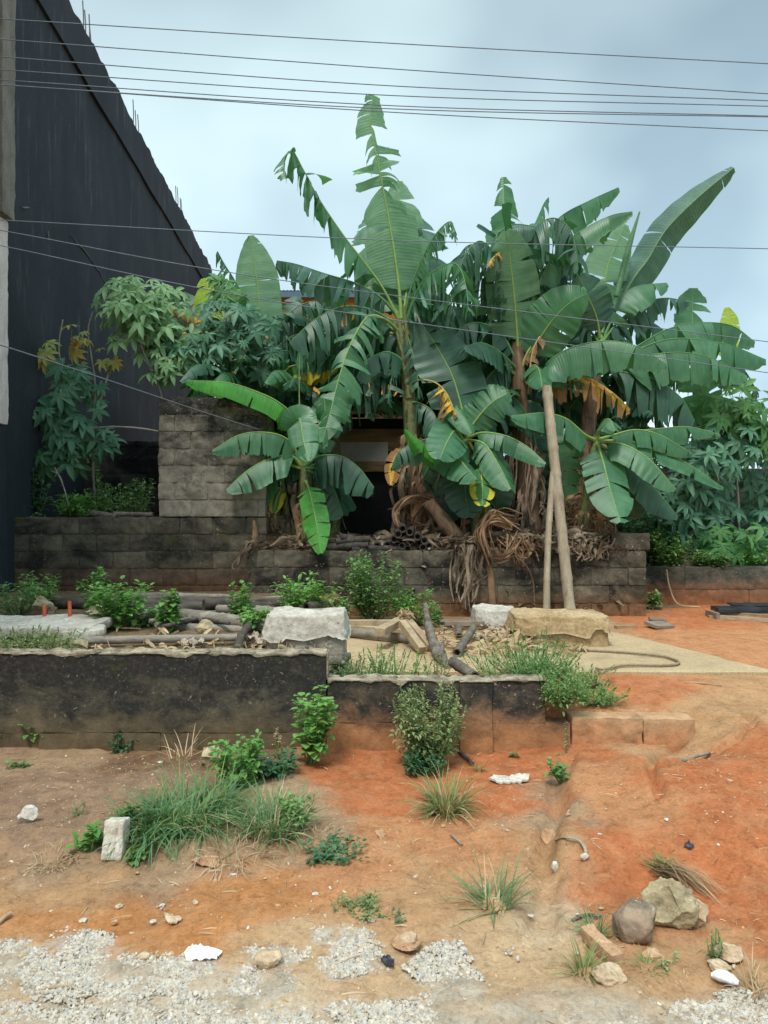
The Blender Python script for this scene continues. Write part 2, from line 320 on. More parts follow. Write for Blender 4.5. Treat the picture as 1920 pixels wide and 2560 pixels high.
def H(X, Y, detail=True):
    X = np.asarray(X, float); Y = np.asarray(Y, float)
    n1 = fbm(X * 0.7, Y * 0.7, 1.0, 3)
    zf = -0.07 + 0.018 * n1 + lerp(sm(1.15, 2.3, X), sm(1.95, 2.65, X), sm(4.3, 5.0, Y)) * sm(2.8, 5.3, Y) * 0.215
    zf = zf + 0.05 * sm(-0.3, -0.8, X) * sm(3.65, 3.85, Y) * sm(5.4, 4.3, Y) - 0.03 * sm(-0.2, 0.3, X) * sm(1.3, 0.9, X) * sm(4.6, 5.3, Y)
    for pl, w_, d_ in GULW:
        d = dpoly(X + 0.05 * fbm(X * 4, Y * 4, 2, 2), Y + 0.05 * fbm(X * 4, Y * 4, 7, 2), pl)
        zf = zf - d_ * (1 - sm(0.3 * w_, 1.3 * w_, d))
    Xe = np.interp(Y, [3.6, 4.0, 4.45, 4.9, 5.2], [0.77, 0.86, 1.04, 1.12, 1.30]) + 0.05 * fbm(Y * 3, X * 1.2, 41, 3)
    zf = zf + 0.085 * sm(Xe - 0.01, Xe + 0.10, X) * sm(3.3, 3.75, Y + 0.1 * fbm(X * 2.5, 0.3, 43, 3)) * sm(2.3, 1.5, X) * (1 - 0.75 * sm(4.9, 5.25, Y)) + 0.05 * sm(1.35, 1.75, X) * sm(2.9, 3.5, Y) * sm(5.3, 4.6, Y)
    br = 0.145 + 0.065 * sm(5.6, 6.3, Y) + 0.012 * n1
    back = lerp(0.51 + 0.02 * n1, br, sm(-0.62, -0.42, X))
    z = lerp(zf, back, sm(5.47, 5.55, Y))
    top = np.where(X < -1.75, 1.47 + 0.05 * n1, 1.06 + 0.07 * n1 + 0.1 * sm(10.1, 10.8, Y))
    z = np.where(X < 3.52, lerp(z, top, sm(9.97, 10.03, np.where(X < -1.8, Y - 0.3, Y))), lerp(z, 0.68 + 0.05 * n1, sm(11.07, 11.13, Y)))
    z = lerp(z, 0.6, sm(15, 24, Y))
    if detail:
        k = sm(16, 8, Y) * sm(9, 6, np.abs(X)) * (0.4 + 0.6 * sm(6.5, 5.0, Y))
        z = z + k * (0.015 * fbm(X * 3.1, Y * 3.1, 4, 3) + 0.008 * fbm(X * 10, Y * 10, 5, 3) + 0.0034 * fbm(X * 40, Y * 40, 8, 3))
        cr = np.abs(fbm(X * 1.7 + 3, Y * 1.7, 11, 3)); z = z - k * 0.012 * (1 - sm(0.0, 0.035, cr)) * sm(0.9, 1.4, X) * sm(6.4, 5.8, Y)
    return z
def GG(x, y):
    """where the line of sight through picture point x,y meets the ground"""
    z = 0.0
    p = G(x, y, z)
    Ys = np.arange(1.6, 16, 0.01); Xs = (x - CX) * Ys / FP; zr = CAMZ + (HY - y) * Ys / FP
    k = np.nonzero(zr <= H(Xs, Ys, False))[0]
    if len(k): return np.array([Xs[k[0]], Ys[k[0]], zr[k[0]]])
    return p
SOIL = {'red': (0.48, 0.160, 0.064), 'rt': (0.52, 0.235, 0.108), 'or': (0.52, 0.225, 0.085), 'tan': (0.48, 0.275, 0.14), 'sand': (0.55, 0.365, 0.21), 'pale': (0.60, 0.45, 0.30),
        'br': (0.29, 0.185, 0.12), 'brt': (0.38, 0.25, 0.155), 'dk': (0.20, 0.12, 0.07), 'lit': (0.17, 0.12, 0.075)}
SP = [(-40, 1700, 'br'), (100, 1700, 'br'), (250, 1680, 'br'), (330, 1780, 'br'), (60, 1790, 'br'), (150, 1850, 'brt'), (420, 1850, 'brt'), (560, 1780, 'brt'), (480, 1650, 'dk'), (640, 1680, 'brt'), (150, 1630, 'brt'), (350, 1630, 'dk'), (690, 1770, 'brt'),
      (60, 1905, 'tan'), (200, 1885, 'tan'), (60, 1955, 'or'), (300, 1945, 'or'), (520, 1900, 'or'), (450, 1980, 'or'), (620, 1960, 'or'), (760, 1905, 'rt'), (200, 2000, 'or'),
      (0, 2045, 'sand'), (-60, 2150, 'pale'), (200, 2065, 'sand'), (300, 2180, 'pale'), (600, 2085, 'sand'), (650, 2180, 'pale'), (900, 2080, 'sand'), (690, 2010, 'sand'), (1000, 1950, 'tan'), (1100, 2050, 'sand'), (1000, 2180, 'sand'), (1200, 2080, 'sand'), (1400, 2110, 'tan'), (1350, 2180, 'sand'), (1620, 2150, 'tan'), (1600, 2060, 'tan'), (850, 1960, 'tan'), (900, 1890, 'tan'),
      (760, 1660, 'red'), (800, 1720, 'red'), (850, 1790, 'rt'), (950, 1850, 'rt'), (1050, 1800, 'rt'), (1080, 1700, 'red'), (1050, 1645, 'red'), (900, 1650, 'red'), (1140, 1650, 'red'),
      (1200, 1680, 'brt'), (1190, 1780, 'brt'), (1195, 1850, 'tan'), (1180, 1930, 'pale'), (1200, 2010, 'pale'), (1130, 1900, 'tan'),
      (1290, 1710, 'rt'), (1350, 1780, 'rt'), (1450, 1800, 'rt'), (1280, 1660, 'red'), (1500, 1740, 'red'), (1460, 1650, 'tan'), (1560, 1590, 'tan'), (1620, 1530, 'tan'), (1400, 1510, 'rt'), (1300, 1490, 'red'), (1650, 1680, 'red'), (1580, 1760, 'red'), (1640, 1830, 'red'), (1530, 1880, 'red'), (1560, 1960, 'red'), (1420, 1890, 'red'), (1320, 1930, 'red'), (1300, 1830, 'red'), (1640, 2000, 'red'), (1400, 1990, 'rt'), (1500, 2060, 'tan')]
SPb = [(1500, 1320, 'red'), (1430, 1345, 'red'), (1600, 1380, 'rt'), (1640, 1440, 'rt'), (1500, 1400, 'rt'), (1350, 1480, 'red'), (900, 1400, 'tan'), (1050, 1380, 'brt'), (750, 1400, 'tan'), (800, 1350, 'dk'), (1200, 1350, 'brt')]
SPX = [(*G(x, y, -0.03)[:2], SOIL[c]) for x, y, c in SP] + [(*G(x, y, 0.2)[:2], SOIL[c]) for x, y, c in SPb] + \
      [(*G(x, y, 0.52)[:2], SOIL['lit']) for x, y in ((50, 1350), (250, 1400), (450, 1340), (60, 1290), (500, 1400), (350, 1290), (180, 1330))] + \
      [(x, y, SOIL['lit']) for x in (-6, -4, -2, 0, 2, 4, 6) for y in (10.8, 12.5, 15)]
gpatch = [((-30, 2050), (150, 30)), ((70, 2075), (110, 45)), ((180, 2040), (90, 30)), ((200, 2110), (190, 55)), ((420, 2120), (170, 40)), ((560, 2130), (90, 45)), ((500, 2185), (160, 30)), ((250, 2200), (140, 30)), ((640, 2200), (60, 20)), ((762, 2040), (52, 40)), ((700, 2020), (35, 15)), ((760, 2085), (70, 26)), ((945, 2080), (58, 45)), ((985, 2140), (60, 45)), ((880, 2195), (180, 32)), ((1140, 2195), (80, 36)), ((1330, 2200), (130, 45)), ((1480, 2195), (120, 40)), ((1600, 2190), (90, 45)), ((600, 2060), (70, 20)), ((0, 2190), (90, 30)), ((250, 2230), (520, 48)), ((1000, 2232), (640, 44)), ((1480, 2222), (300, 46)), ((330, 2085), (120, 30))]
def gmask(x, y):
    m_ = np.full(x.shape, -1.0)
    for (cx_, cy_), (rx, ry) in gpatch: m_ = np.maximum(m_, 1 - ((x - cx_) / rx) ** 2 - ((y - cy_) / ry) ** 2)
    return m_ + 0.65 * fbm(x / 38, y / 22, 3, 4)
def soil_col(X, Y):
    wx = X + 0.13 * fbm(X * 2.3, Y * 2.3, 21, 4) + 0.05 * fbm(X * 11, Y * 11, 22, 4); wy = Y + 0.16 * fbm(X * 2.3, Y * 2.3, 31, 4) + 0.06 * fbm(X * 11, Y * 11, 32, 4)
    A = np.zeros(X.shape + (3,)); Wt = np.zeros(X.shape)
    for px, py, c in SPX:
        d2 = (wx - px) ** 2 + (wy - py) ** 2; sc = 0.02 * max(py, 2) ** 1.0
        w_ = 1 / (d2 + 0.015 + sc * 0.1) ** 2.8; A += w_[..., None] * np.array(c); Wt += w_
    c = A / Wt[..., None]
    Yn = np.maximum(Y, 0.5); sy = HY + 1.75 * FP / Yn; g = np.maximum(sm(-0.3, 0.4, gmask(CX + X * FP / Yn, sy)), 0.75 * sm(2110, 2190, sy + 30 * fbm(X * 3, Y * 3, 61, 3))) * (Y < 3.4) * (Y > 1.0)       # stone dust between the gravel
    return c + (np.array([0.50, 0.44, 0.36]) - c) * (g * 0.75)[..., None]

m, n, b = newmat('soil'); lk = n.links.new
at = N(n, 'ShaderNodeVertexColor'); at.layer_name = 'soil'; p = pos(n)
a1 = noise(n, p, 5, 8, 0.7, 0.5); a2 = noise(n, p, 55, 6, 0.75); a3 = noise(n, p, 220, 3, 0.7); a4 = noise(n, p, 1.6, 5, 0.6, 0.3)
c = mixc(n, 1.0, at.outputs['Color'], ramp(n, a1.outputs['Fac'], [(0.3, (0.74, 0.72, 0.70)), (0.55, (1, 1, 1)), (0.75, (1.16, 1.18, 1.2))]).outputs[0], 'MULTIPLY')
c = mixc(n, 1.0, c, ramp(n, a2.outputs['Fac'], [(0.3, (0.72, 0.70, 0.68)), (0.5, (1, 1, 1)), (0.72, (1.2, 1.22, 1.22))]).outputs[0], 'MULTIPLY')
c = mixc(n, ramp(n, a3.outputs['Fac'], bw((0.70, 0.80))).outputs[0], c, (0.58, 0.44, 0.31))
c = mixc(n, ramp(n, a2.outputs['Fac'], [(0.68, (0, 0, 0)), (0.78, (0.5, 0.5, 0.5))]).outputs[0], c, (0.6, 0.38, 0.22))
c = mixc(n, ramp(n, a4.outputs['Fac'], [(0.6, (0, 0, 0)), (0.75, (0.32, 0.32, 0.32))]).outputs[0], c, (0.52, 0.33, 0.18))
c = mixc(n, 1.0, c, ramp(n, noise(n, p, 17, 7, 0.8, 0.8).outputs['Fac'], [(0.34, (0.62, 0.60, 0.58)), (0.48, (1, 1, 1)), (0.6, (1, 1, 1)), (0.7, (1.25, 1.27, 1.3))]).outputs[0], 'MULTIPLY')
c = mixc(n, ramp(n, noise(n, p, 6.5, 9, 0.78, 0.2).outputs['Fac'], [(0.50, (0, 0, 0)), (0.545, (0.38, 0.38, 0.38))]).outputs[0], c, mixc(n, 0.5, c, (0.60, 0.36, 0.19)))
c = mixc(n, ramp(n, noise(n, p, 4.1, 9, 0.8, 0.3).outputs['Fac'], [(0.40, (0.42, 0.42, 0.42)), (0.45, (0, 0, 0))]).outputs[0], c, mixc(n, 0.5, c, (0.16, 0.075, 0.04)))
lk(c, b.inputs['Base Color']); b.inputs['Roughness'].default_value = 0.97; b.inputs['Specular IOR Level'].default_value = 0.1
bump(n, b, mixc(n, 0.45, mixc(n, 0.5, a2.outputs['Fac'], a1.outputs['Fac']), a3.outputs['Fac']), 0.85, 0.018)
M['soil'] = m

xs = np.concatenate([[-900, -300, -100, -40, -20, -13, -10, -8.5], np.linspace(-7.5, -3.2, 60), np.linspace(-3.17, 3.6, 240), np.linspace(3.65, 8.0, 60), [9, 11, 14, 20, 40, 100, 300, 900]])
ys = [-300, -60, -20, -8, -3, -1, 0, 0.6, 1.1]; y = 1.4
while y < 5.40: ys.append(y); y += 0.0115 * max(1, y / 2.4)
ys += list(np.arange(5.40, 5.62, 0.02)); y = 5.64
while y < 9.9: ys.append(y); y += 0.05
ys += list(np.arange(9.9, 10.4, 0.03)); ys += list(np.arange(10.45, 15, 0.09)) + [15.5, 16.5, 18, 20, 23, 27, 35, 50, 90, 200, 500, 1200]
ys = np.array(ys); GX, GY = np.meshgrid(xs, ys, indexing='ij')
GZ = H(GX, GY)
mb = MB(); mb.add(np.stack([GX, GY, GZ], -1).reshape(-1, 3), gridF(len(xs), len(ys)))
ground = mb.build('ground', M['soil']); tag(ground, kind='structure')
ca = ground.data.color_attributes.new('soil', 'FLOAT_COLOR', 'POINT'); col = np.ones((GX.size, 4)); col[:, :3] = soil_col(GX, GY).reshape(-1, 3)
ca.data.foreach_set('color', col.ravel())

# concrete paving slab, right, its right edge running back at a slant
M['pave'] = mat_var('worn_concrete_paving', [(0.26, 0.20, 0.13), (0.42, 0.31, 0.18), (0.46, 0.34, 0.20), (0.50, 0.40, 0.27)], 1.7, 0.95, 0.5, 0.01, det=9, spec=0.1)
def paving(u, v):
    y = 6.42 + v * (8.5 - 6.42) + 0.02 * fbm(u * 9, v * 9, 3, 3) * (0.3 + 0.7 * (u > 0.5))
    x1 = 3.45 + (2.62 - 3.45) * v; x = -0.42 + u * (x1 + 0.42) + 0.02 * fbm(u * 5, v * 12, 9, 3) * u
    return x, y
U_, V_ = np.meshgrid(np.linspace(0, 1, 120), np.linspace(0, 1, 70), indexing='ij'); PX_, PY_ = paving(U_, V_)
PZ_ = 0.258 + 0.004 * fbm(PX_ * 2, PY_ * 2, 5, 4) - 0.012 * sm(0.97, 1, U_) - 0.01 * sm(0.985, 1, 1 - V_)
mb = MB(); mb.add(np.stack([PX_, PY_, PZ_], -1).reshape(-1, 3), gridF(120, 70))
for sl, fl in ((np.s_[:, 0], False), (np.s_[-1, :], False)):
    t_ = np.stack([PX_[sl], PY_[sl], PZ_[sl]], -1); b_ = t_.copy(); b_[:, 2] = 0.05
    k = len(t_); mid = (t_ + b_) / 2 + 0.0; mid[:, 1] += 0.006 * fbm(mid[:, 0] * 20, 0, 0, 3); mb.add(np.vstack([t_, mid, b_]), gridF(3, k))
tag(mb.build('pavement', M['pave']), kind='structure')

# ------------------------------------------------------------------ buildings
M['black'] = mat_var('black_painted_render', [(0.012, 0.018, 0.025), (0.019, 0.027, 0.036), (0.027, 0.037, 0.047)], 1.6, 0.82, 0.3, 0.01, (0.8, 0.8, 0.4), 0.25)
n = M['black'].node_tree; b = n.nodes['Principled BSDF']; lk = n.links.new; p = pos(n)
mpn = N(n, 'ShaderNodeMapping'); mpn.inputs['Scale'].default_value = (2.4, 2.4, 0.28); lk(p, mpn.inputs['Vector'])
s1 = noise(n, mpn.outputs[0], 2.6, 6, 0.7); s2 = noise(n, p, 0.55, 4, 0.6)
old = b.inputs['Base Color'].links[0].from_socket
fm = mixc(n, 1.0, ramp(n, s1.outputs['Fac'], bw((0.54, 0.68))).outputs[0], ramp(n, s2.outputs['Fac'], [(0.45, (0, 0, 0)), (0.64, (0.42, 0.42, 0.42))]).outputs[0], 'MULTIPLY')
lk(mixc(n, fm, old, (0.16, 0.19, 0.21)), b.inputs['Base Color'])
M['column'] = mat_var('bare_concrete', [(0.10, 0.10, 0.09), (0.18, 0.175, 0.15), (0.24, 0.23, 0.2)], 3, 0.95, 0.5, 0.01, (2, 2, 0.6))
M['peel'] = mat_var('peeling_white_paint', [(0.45, 0.40, 0.38), (0.62, 0.57, 0.54), (0.68, 0.64, 0.62)], 4, 0.9, 0.3, 0.005, (3, 3, 0.5))
M['rebar'] = mat_var('rusty_rebar', [(0.10, 0.09, 0.09), (0.16, 0.14, 0.13)], 20, 0.8)

bd = nrm(np.array([-0.0634, 1.0])); bn = np.array([bd[1], -bd[0]])       # along the long wall; outward towards the yard
def BP(Y, out, z):
    """a point on the long side wall at depth Y, standing 'out' metres proud of it"""
    return np.array([-4.45 - 0.0634 * Y + bn[0] * out, Y + bn[1] * out, z])
bld = thing('black_building', 'tall black painted building with a bare concrete corner column and rebar on its roof edge', 'building', (-5.1, 10, 0.4))
def wallstrip(mb, Y0, Y1, out, th, z0, z1, ny, nz, amp=0.006, m=0, crumble=0.0):
    for o_, flip in ((out, False), (out - th, True)):
        u, v = np.meshgrid(np.linspace(0, 1, ny), np.linspace(0, 1, nz), indexing='ij')
        V = np.array([[BP(Y0 + a * (Y1 - Y0), o_, z0 + c * (z1 - z0)) for c in v[0]] for a in u[:, 0]]).reshape(-1, 3)
        V[:, 0] += amp * fbm(V[:, 1] * 0.8, V[:, 2] * 0.8, 3, 3)
        if crumble: V[:, 2] += crumble * fbm(V[:, 1] * 3.0, 0, 8, 4) * (v.ravel() > 0.99)
        F = gridF(ny, nz); mb.add(V, F[:, ::-1] if flip else F, None, m)
    for (a0, a1, c0, c1) in ((0, 0, 0, 1), (1, 1, 0, 1), (0, 1, 0, 0), (0, 1, 1, 1)):
        k = ny if a0 != a1 else nz
        V = []
        for o_ in (out, out - th):
            for t in np.linspace(0, 1, k):
                q = BP(Y0 + lerp(a0, a1, t) * (Y1 - Y0), o_, z0 + lerp(c0, c1, t) * (z1 - z0))
                q[0] += amp * fbm(q[1] * 0.8, q[2] * 0.8, 3, 3)
                if crumble and lerp(c0, c1, t) > 0.99: q[2] += crumble * fbm(q[1] * 3.0, 0, 8, 4)
                V.append(q)
        mb.add(V, gridF(2, k), None, m)
ZC, ZT = 9.13, 9.99
mb = MB(); wallstrip(mb, 2.0, 26.0, 0.0, 0.24, 0.2, ZC, 200, 60, 0.02); mb.build('wall', M['black'], bld)
mb = MB(); wallstrip(mb, 2.0, 26.0, 0.055, 0.30, ZC + 0.003, ZT, 420, 8, 0.012, 0, 0.05); mb.build('parapet', M['black'], bld)
mb = MB(); q0, q1 = BP(26.0, -0.2, 0), BP(26.0, -9, 0); lbox(mb, ((q0[0] + q1[0]) / 2, 26.1, 5.1), (abs(q1[0] - q0[0]), 0.2, 9.7), 0.5); mb.build('rear_wall', M['black'], bld)
mb = MB(); lbox(mb, (-10.1, 14.0, ZT - 0.55), (7.2, 23.6, 0.2), 0.8); mb.build('roof_slab', M['column'], bld)
for i, (zc, hh, mt) in enumerate(((9.0, 7.1, 'column'), (4.1, 2.7, 'peel'), (1.5, 2.48, 'black'))):
    xr_ = ((34, 19, 17)[i] - CX) * 9.8 / FP; mb = MB(); lbox(mb, (xr_ - 0.17, 9.63, zc), (0.34, 0.34, hh), 0.07, 0.014 if i < 2 else 0.006, 0.03, seed=i); mb.build('column', M[mt], bld)
for (yy, hs) in (((13.1, 13.22, 13.4, 13.5), (0.75, 0.65, 0.7, 0.5)), ((16.3, 16.5, 16.75), (0.75, 0.6, 0.65)), ((20.6, 20.9, 21.2, 21.4), (0.7, 0.8, 0.6, 0.65))):
    Yc = yy[0]
    for y_, h_ in zip(yy, hs):
        q = BP(y_, -0.05, ZT - 0.1); t_ = q + np.array([0.02 * random.uniform(-1, 1), 0, h_ * 0.85 + 0.1]); mb = MB(); tube(mb, [q, (q + t_) / 2 + 0.01, t_], 0.011, 8, 6); mb.build('rebar_rod', M['rebar'], bld)

mb = MB()
for ck in (((150, 508), (178, 540), (205, 578), (236, 622)), ((44, 445), (60, 452)), ((100, 500), (102, 520)), ((232, 600), (233, 660))):
    q = [BP(7113 / (728 - x), 0.022, CAMZ + (HY - y) * (7113 / (728 - x)) / FP) for x, y in ck]; q = spline(q, 30); q = q + 0.03 * np.stack([0 * q[:, 0], fbm(q[:, 2] * 5, 1, 0, 3), fbm(q[:, 1] * 5, 3, 0, 3)], 1); tube(mb, q, [0.004, 0.014, 0.010, 0.004], None, 5)
mb.build('crack', M['column'], bld)

# orange house far behind the bananas
M['orange'] = mat_var('orange_house_paint', [(0.62, 0.27, 0.07), (0.72, 0.34, 0.10)], 1.5, 0.85, 0.1)
M['roof'] = mat_var('grey_blue_roof_sheet', [(0.07, 0.11, 0.15), (0.11, 0.16, 0.21)], 2, 0.6, 0.2)
M['glass'] = mat_var('dark_window', [(0.02, 0.025, 0.03), (0.04, 0.045, 0.05)], 1, 0.2)
hs = thing('orange_house', 'orange house with a grey blue ribbed roof showing behind the banana leaves', 'house', (-3.2, 30, 0.6))
mb = MB(); lbox(mb, (-2.4, 33, 5.3), (8.6, 6, 9.6), 0.6, 0.01, 0.02); mb.build('wall', M['orange'], hs)
mb = MB(); nx = 240; u = np.linspace(-7.2, 2.4, nx); prof = 0.04 * np.abs(np.sin(u * 2 * np.pi / 0.28))
V = []; 
for yy_, zz_ in ((29.4, 10.2), (33, 11.1), (36.6, 10.2)):
    V += [(a, yy_, zz_ + q) for a, q in zip(u, prof)]
mb.add(V, gridF(3, nx)); mb.build('roof', M['roof'], hs)
mb = MB(); lbox(mb, (-2.4, 29.42, 10.07), (9.6, 0.05, 0.24), 0.5, 0.002, 0.005); mb.build('fascia', M['roof'], hs)
for x_ in (-5, -2.4, 0.2):
    mb = MB(); lbox(mb, (x_, 29.98, 7.6), (1.3, 0.06, 1.3), 0.3, 0.0, 0.005); wf = mb.build('window', M['roof'], hs)
    mb = MB(); lbox(mb, (x_, 29.945, 7.6), (1.1, 0.02, 1.1), 0.3, 0.0, 0.004); mb.build('pane', M['glass'], wf)

# dark timber shed on the plantation ground
M['plank'] = mat_var('weathered_plank', [(0.16, 0.10, 0.055), (0.36, 0.24, 0.13), (0.48, 0.34, 0.2)], 3, 0.9, 0.5, 0.006, (0.6, 3, 6))
M['plankpale'] = mat_var('pale_sawn_timber', [(0.26, 0.18, 0.11), (0.40, 0.30, 0.19), (0.50, 0.39, 0.25)], 5, 0.85, 0.5, 0.006, (1.5, 1.5, 2))
M['plankgrey'] = mat_var('grey_sawn_timber', [(0.14, 0.11, 0.085), (0.24, 0.195, 0.15), (0.33, 0.28, 0.22)], 5, 0.85, 0.5, 0.006, (1.5, 1.5, 2))
M['white_sheet'] = mat_var('weathered_white_sheet', [(0.52, 0.5, 0.47), (0.66, 0.64, 0.6)], 3, 0.7, 0.1)
M['shed'] = mat_var('dark_shed_boards', [(0.02, 0.021, 0.024), (0.045, 0.045, 0.046)], 3, 0.9, 0.3)  # near-black tone over the whole shed wall
sh = thing('timber_shed', 'dark timber shed with a brown board and a pale sheet beneath its eave', 'shed', (0, 13.6, 1.1))
mb = MB(); lbox(mb, (-0.35, 14.6, 2.1), (4.3, 1.8, 2.4), 0.4, 0.004, 0.01); mb.build('wall', M['shed'], sh)
mb = MB(); a_, b_ = P(748, 950, 13.62), P(866, 950, 13.62); lbox(mb, ((a_[0] + b_[0]) / 2, 13.62, a_[2]), (b_[0] - a_[0] + 0.5, 0.05, 0.40), 0.1, 0.006, 0.01); mb.build('board', M['plank'], sh)
a_, b_ = P(722, 975, 13.62), P(838, 975, 13.62); mb = MB(); lbox(mb, ((a_[0] + b_[0]) / 2, 13.60, P(0, 976, 13.6)[2]), (b_[0] - a_[0], 0.03, 0.36), 0.1, 0.004, 0.01); mb.build('pale_sheet', M['white_sheet'], sh)
mb = MB(); lbox(mb, ((a_[0] + b_[0]) / 2, 13.585, P(0, 1008, 13.6)[2]), (b_[0] - a_[0] - 0.06, 0.05, 0.19), 0.1, 0.004, 0.01); mb.build('board', M['plank'], sh)
mb = MB(); lbox(mb, (-0.35, 14.4, 3.52), (4.9, 2.6, 0.07), 0.2, 0.03, 0.02, tilt=R(-3)); mb.build('roof', M['glass'], sh)

# ------------------------------------------------------------------ walls
def block_wall(mb, X0, X1, Yf, th, z0, z1, course=0.236, blk=0.46, seed=0, dx=0.0, gap=0.014, amp=0.007, missing=()):
    rs = random.Random(seed)
    lbox(mb, ((X0 + X1) / 2, Yf + th / 2 + 0.006, (z0 + z1) / 2 - 0.01), (X1 - X0 - 0.02, th - 0.014, z1 - z0 - 0.03), 0.12, 0.004, 0.006, seed=seed)
    k = 0; z = z0
    while z < z1 - 0.04:
        h_ = min(course, z1 - z); x = X0 - (blk / 2 if k % 2 else 0) + dx
        while x < X1 - 0.03:
            xa, xb = max(x, X0), min(x + blk, X1); x += blk
            if xb - xa < 0.05: continue
            g = gap * rs.uniform(0.3, 1.3)
            lbox(mb, ((xa + xb) / 2, Yf + th / 2 + rs.uniform(-0.005, 0.003), z + h_ / 2), (xb - xa - g, th, h_ - g), 0.032, amp, 0.013, seed=seed + rs.random() * 9, fr=11, uvr=rs.uniform(-0.06, 0.06))
        z += h_; k += 1
M['w_left'] = mat_mould('mouldy_block_wall', (0.19, 0.165, 0.12), (0.028, 0.027, 0.022), 0.52, 0.16, (0.5, 0.95), (0.12, 0.06, 0.035), 0.36, 0.67, 1.5)
M['w_pillar'] = mat_mould('grey_block_wall', (0.25, 0.225, 0.18), (0.035, 0.034, 0.03), 0.52, 0.15, None, flecks=0.655, scale=3.6, zdark=(1.5, 3.9))
M['w_terr'] = mat_mould('black_stained_block_wall', (0.19, 0.165, 0.12), (0.026, 0.024, 0.02), 0.56, 0.15, (0.15, 0.55), (0.26, 0.12, 0.05), 0.0, 0.655, 1.9)
M['w_front'] = mat_mould('black_stained_render', (0.22, 0.17, 0.11), (0.036, 0.034, 0.030), 0.50, 0.20, (0.0, 0.26), (0.40, 0.19, 0.085), 0.3, 0.66, 4.2, zdark=(-0.42, 0.48))
M['w_frontL'] = mat_mould('black_stained_render_left', (0.17, 0.145, 0.10), (0.036, 0.034, 0.030), 0.50, 0.20, (-0.05, 0.24), (0.14, 0.10, 0.055), 0.34, 0.66, 4.2, zdark=(-0.55, 0.55))
M['w_kerb'] = mat_mould('earth_stained_block', (0.48, 0.29, 0.16), (0.16, 0.09, 0.055), 0.36, 0.14, (-0.1, 0.12), (0.48, 0.2, 0.09), 0.0, 0.68, 2.4)
M['w_right'] = mat_mould('low_wall_render', (0.17, 0.15, 0.11), (0.03, 0.032, 0.026), 0.52, 0.15, (0.22, 0.6), (0.32, 0.12, 0.05), 0.3, 0.67, 1.8)
M['w_dark'] = mat_mould('mottled_dark_wall', (0.10, 0.095, 0.085), (0.012, 0.013, 0.015), 0.58, 0.15, None, flecks=0.7, scale=1.3)  # very dark wall tone mottled with near-black
M['cap'] = mat_var('crumbling_cement_edge', [(0.06, 0.052, 0.04), (0.18, 0.15, 0.105), (0.38, 0.32, 0.23), (0.46, 0.40, 0.30)], 9, 0.95, 0.8, 0.015, fine=40, spec=0.1)
M['plaster'] = mat_var('grey_cement_plaster', [(0.34, 0.30, 0.24), (0.50, 0.46, 0.39), (0.60, 0.56, 0.49)], 3.5, 0.95, 0.9, 0.02, fine=28, spec=0.1)
M['plaster_tan'] = mat_var('tan_cement_plaster', [(0.27, 0.175, 0.09), (0.42, 0.30, 0.165), (0.52, 0.40, 0.25)], 3.0, 0.95, 0.8, 0.02, fine=30, spec=0.1)

mb = MB(); block_wall(mb, -5.12, -1.62, 10.2, 0.22, 0.35, 1.53, seed=3, gap=0.012, amp=0.012)
tag(mb.build('retaining_wall', M['w_left'], None, (-3.4, 10.2, 0.45)), 'long dark mouldy block wall holding up the left planting bed, beside the black building', 'wall')
mb = MB(); block_wall(mb, P(341, 0, 10.2)[0], -1.63, 10.205, 0.21, 1.532, 3.21, seed=5, gap=0.020, amp=0.016)
tag(mb.build('block_wall', M['w_pillar'], None, (-2.1, 10.25, 1.54)), 'tall grey block wall end with black stains on its top courses', 'wall')
mb = MB(); block_wall(mb, -5.32, -2.3, 13.0, 0.22, 1.3, 2.83, seed=8)
tag(mb.build('back_wall', M['w_dark'], None, (-3.8, 13.0, 1.3)), 'dark block wall at the back of the planting bed against the black building', 'wall')
mb = MB(); xe = P(1402, 0, 9.9)[0]; block_wall(mb, -1.83, xe - 0.03, 9.9, 0.2, 0.14, 1.09, course=0.24, blk=0.5, seed=12, dx=0.1, amp=0.011)
tag(mb.build('terrace_wall', M['w_terr'], None, (0.9, 9.9, 0.14)), 'black stained block wall carrying the banana terrace', 'wall')
mb = MB(); lbox(mb, (P(1363, 0, 9.9)[0], 10.0, 1.205), (0.52, 0.2, 0.225), 0.03, 0.009, 0.015, seed=4)
tag(mb.build('concrete_block', M['w_terr'], None, (P(1363, 0, 9.9)[0], 10.0, 1.09)), 'single loose block on the right end of the banana terrace wall', 'block')
mb = MB(); block_wall(mb, xe - 0.02, 8.2, 11.0, 0.18, 0.1, 0.78, course=0.34, blk=1.9, seed=15, gap=0.01, amp=0.01)
tag(mb.build('boundary_wall', M['w_right'], None, (5.5, 11.0, 0.1)), 'low dark wall with red earth at its foot along the right side', 'wall')
mb = MB(); lbox(mb, (6.2, 14.3, 1.45), (6.4, 0.2, 1.9), 0.12, 0.01, 0.01, seed=16)
tag(mb.build('garden_wall', M['w_dark'], None, (6.2, 14.3, 0.6)), 'near black wall standing behind the cassava on the right', 'wall')

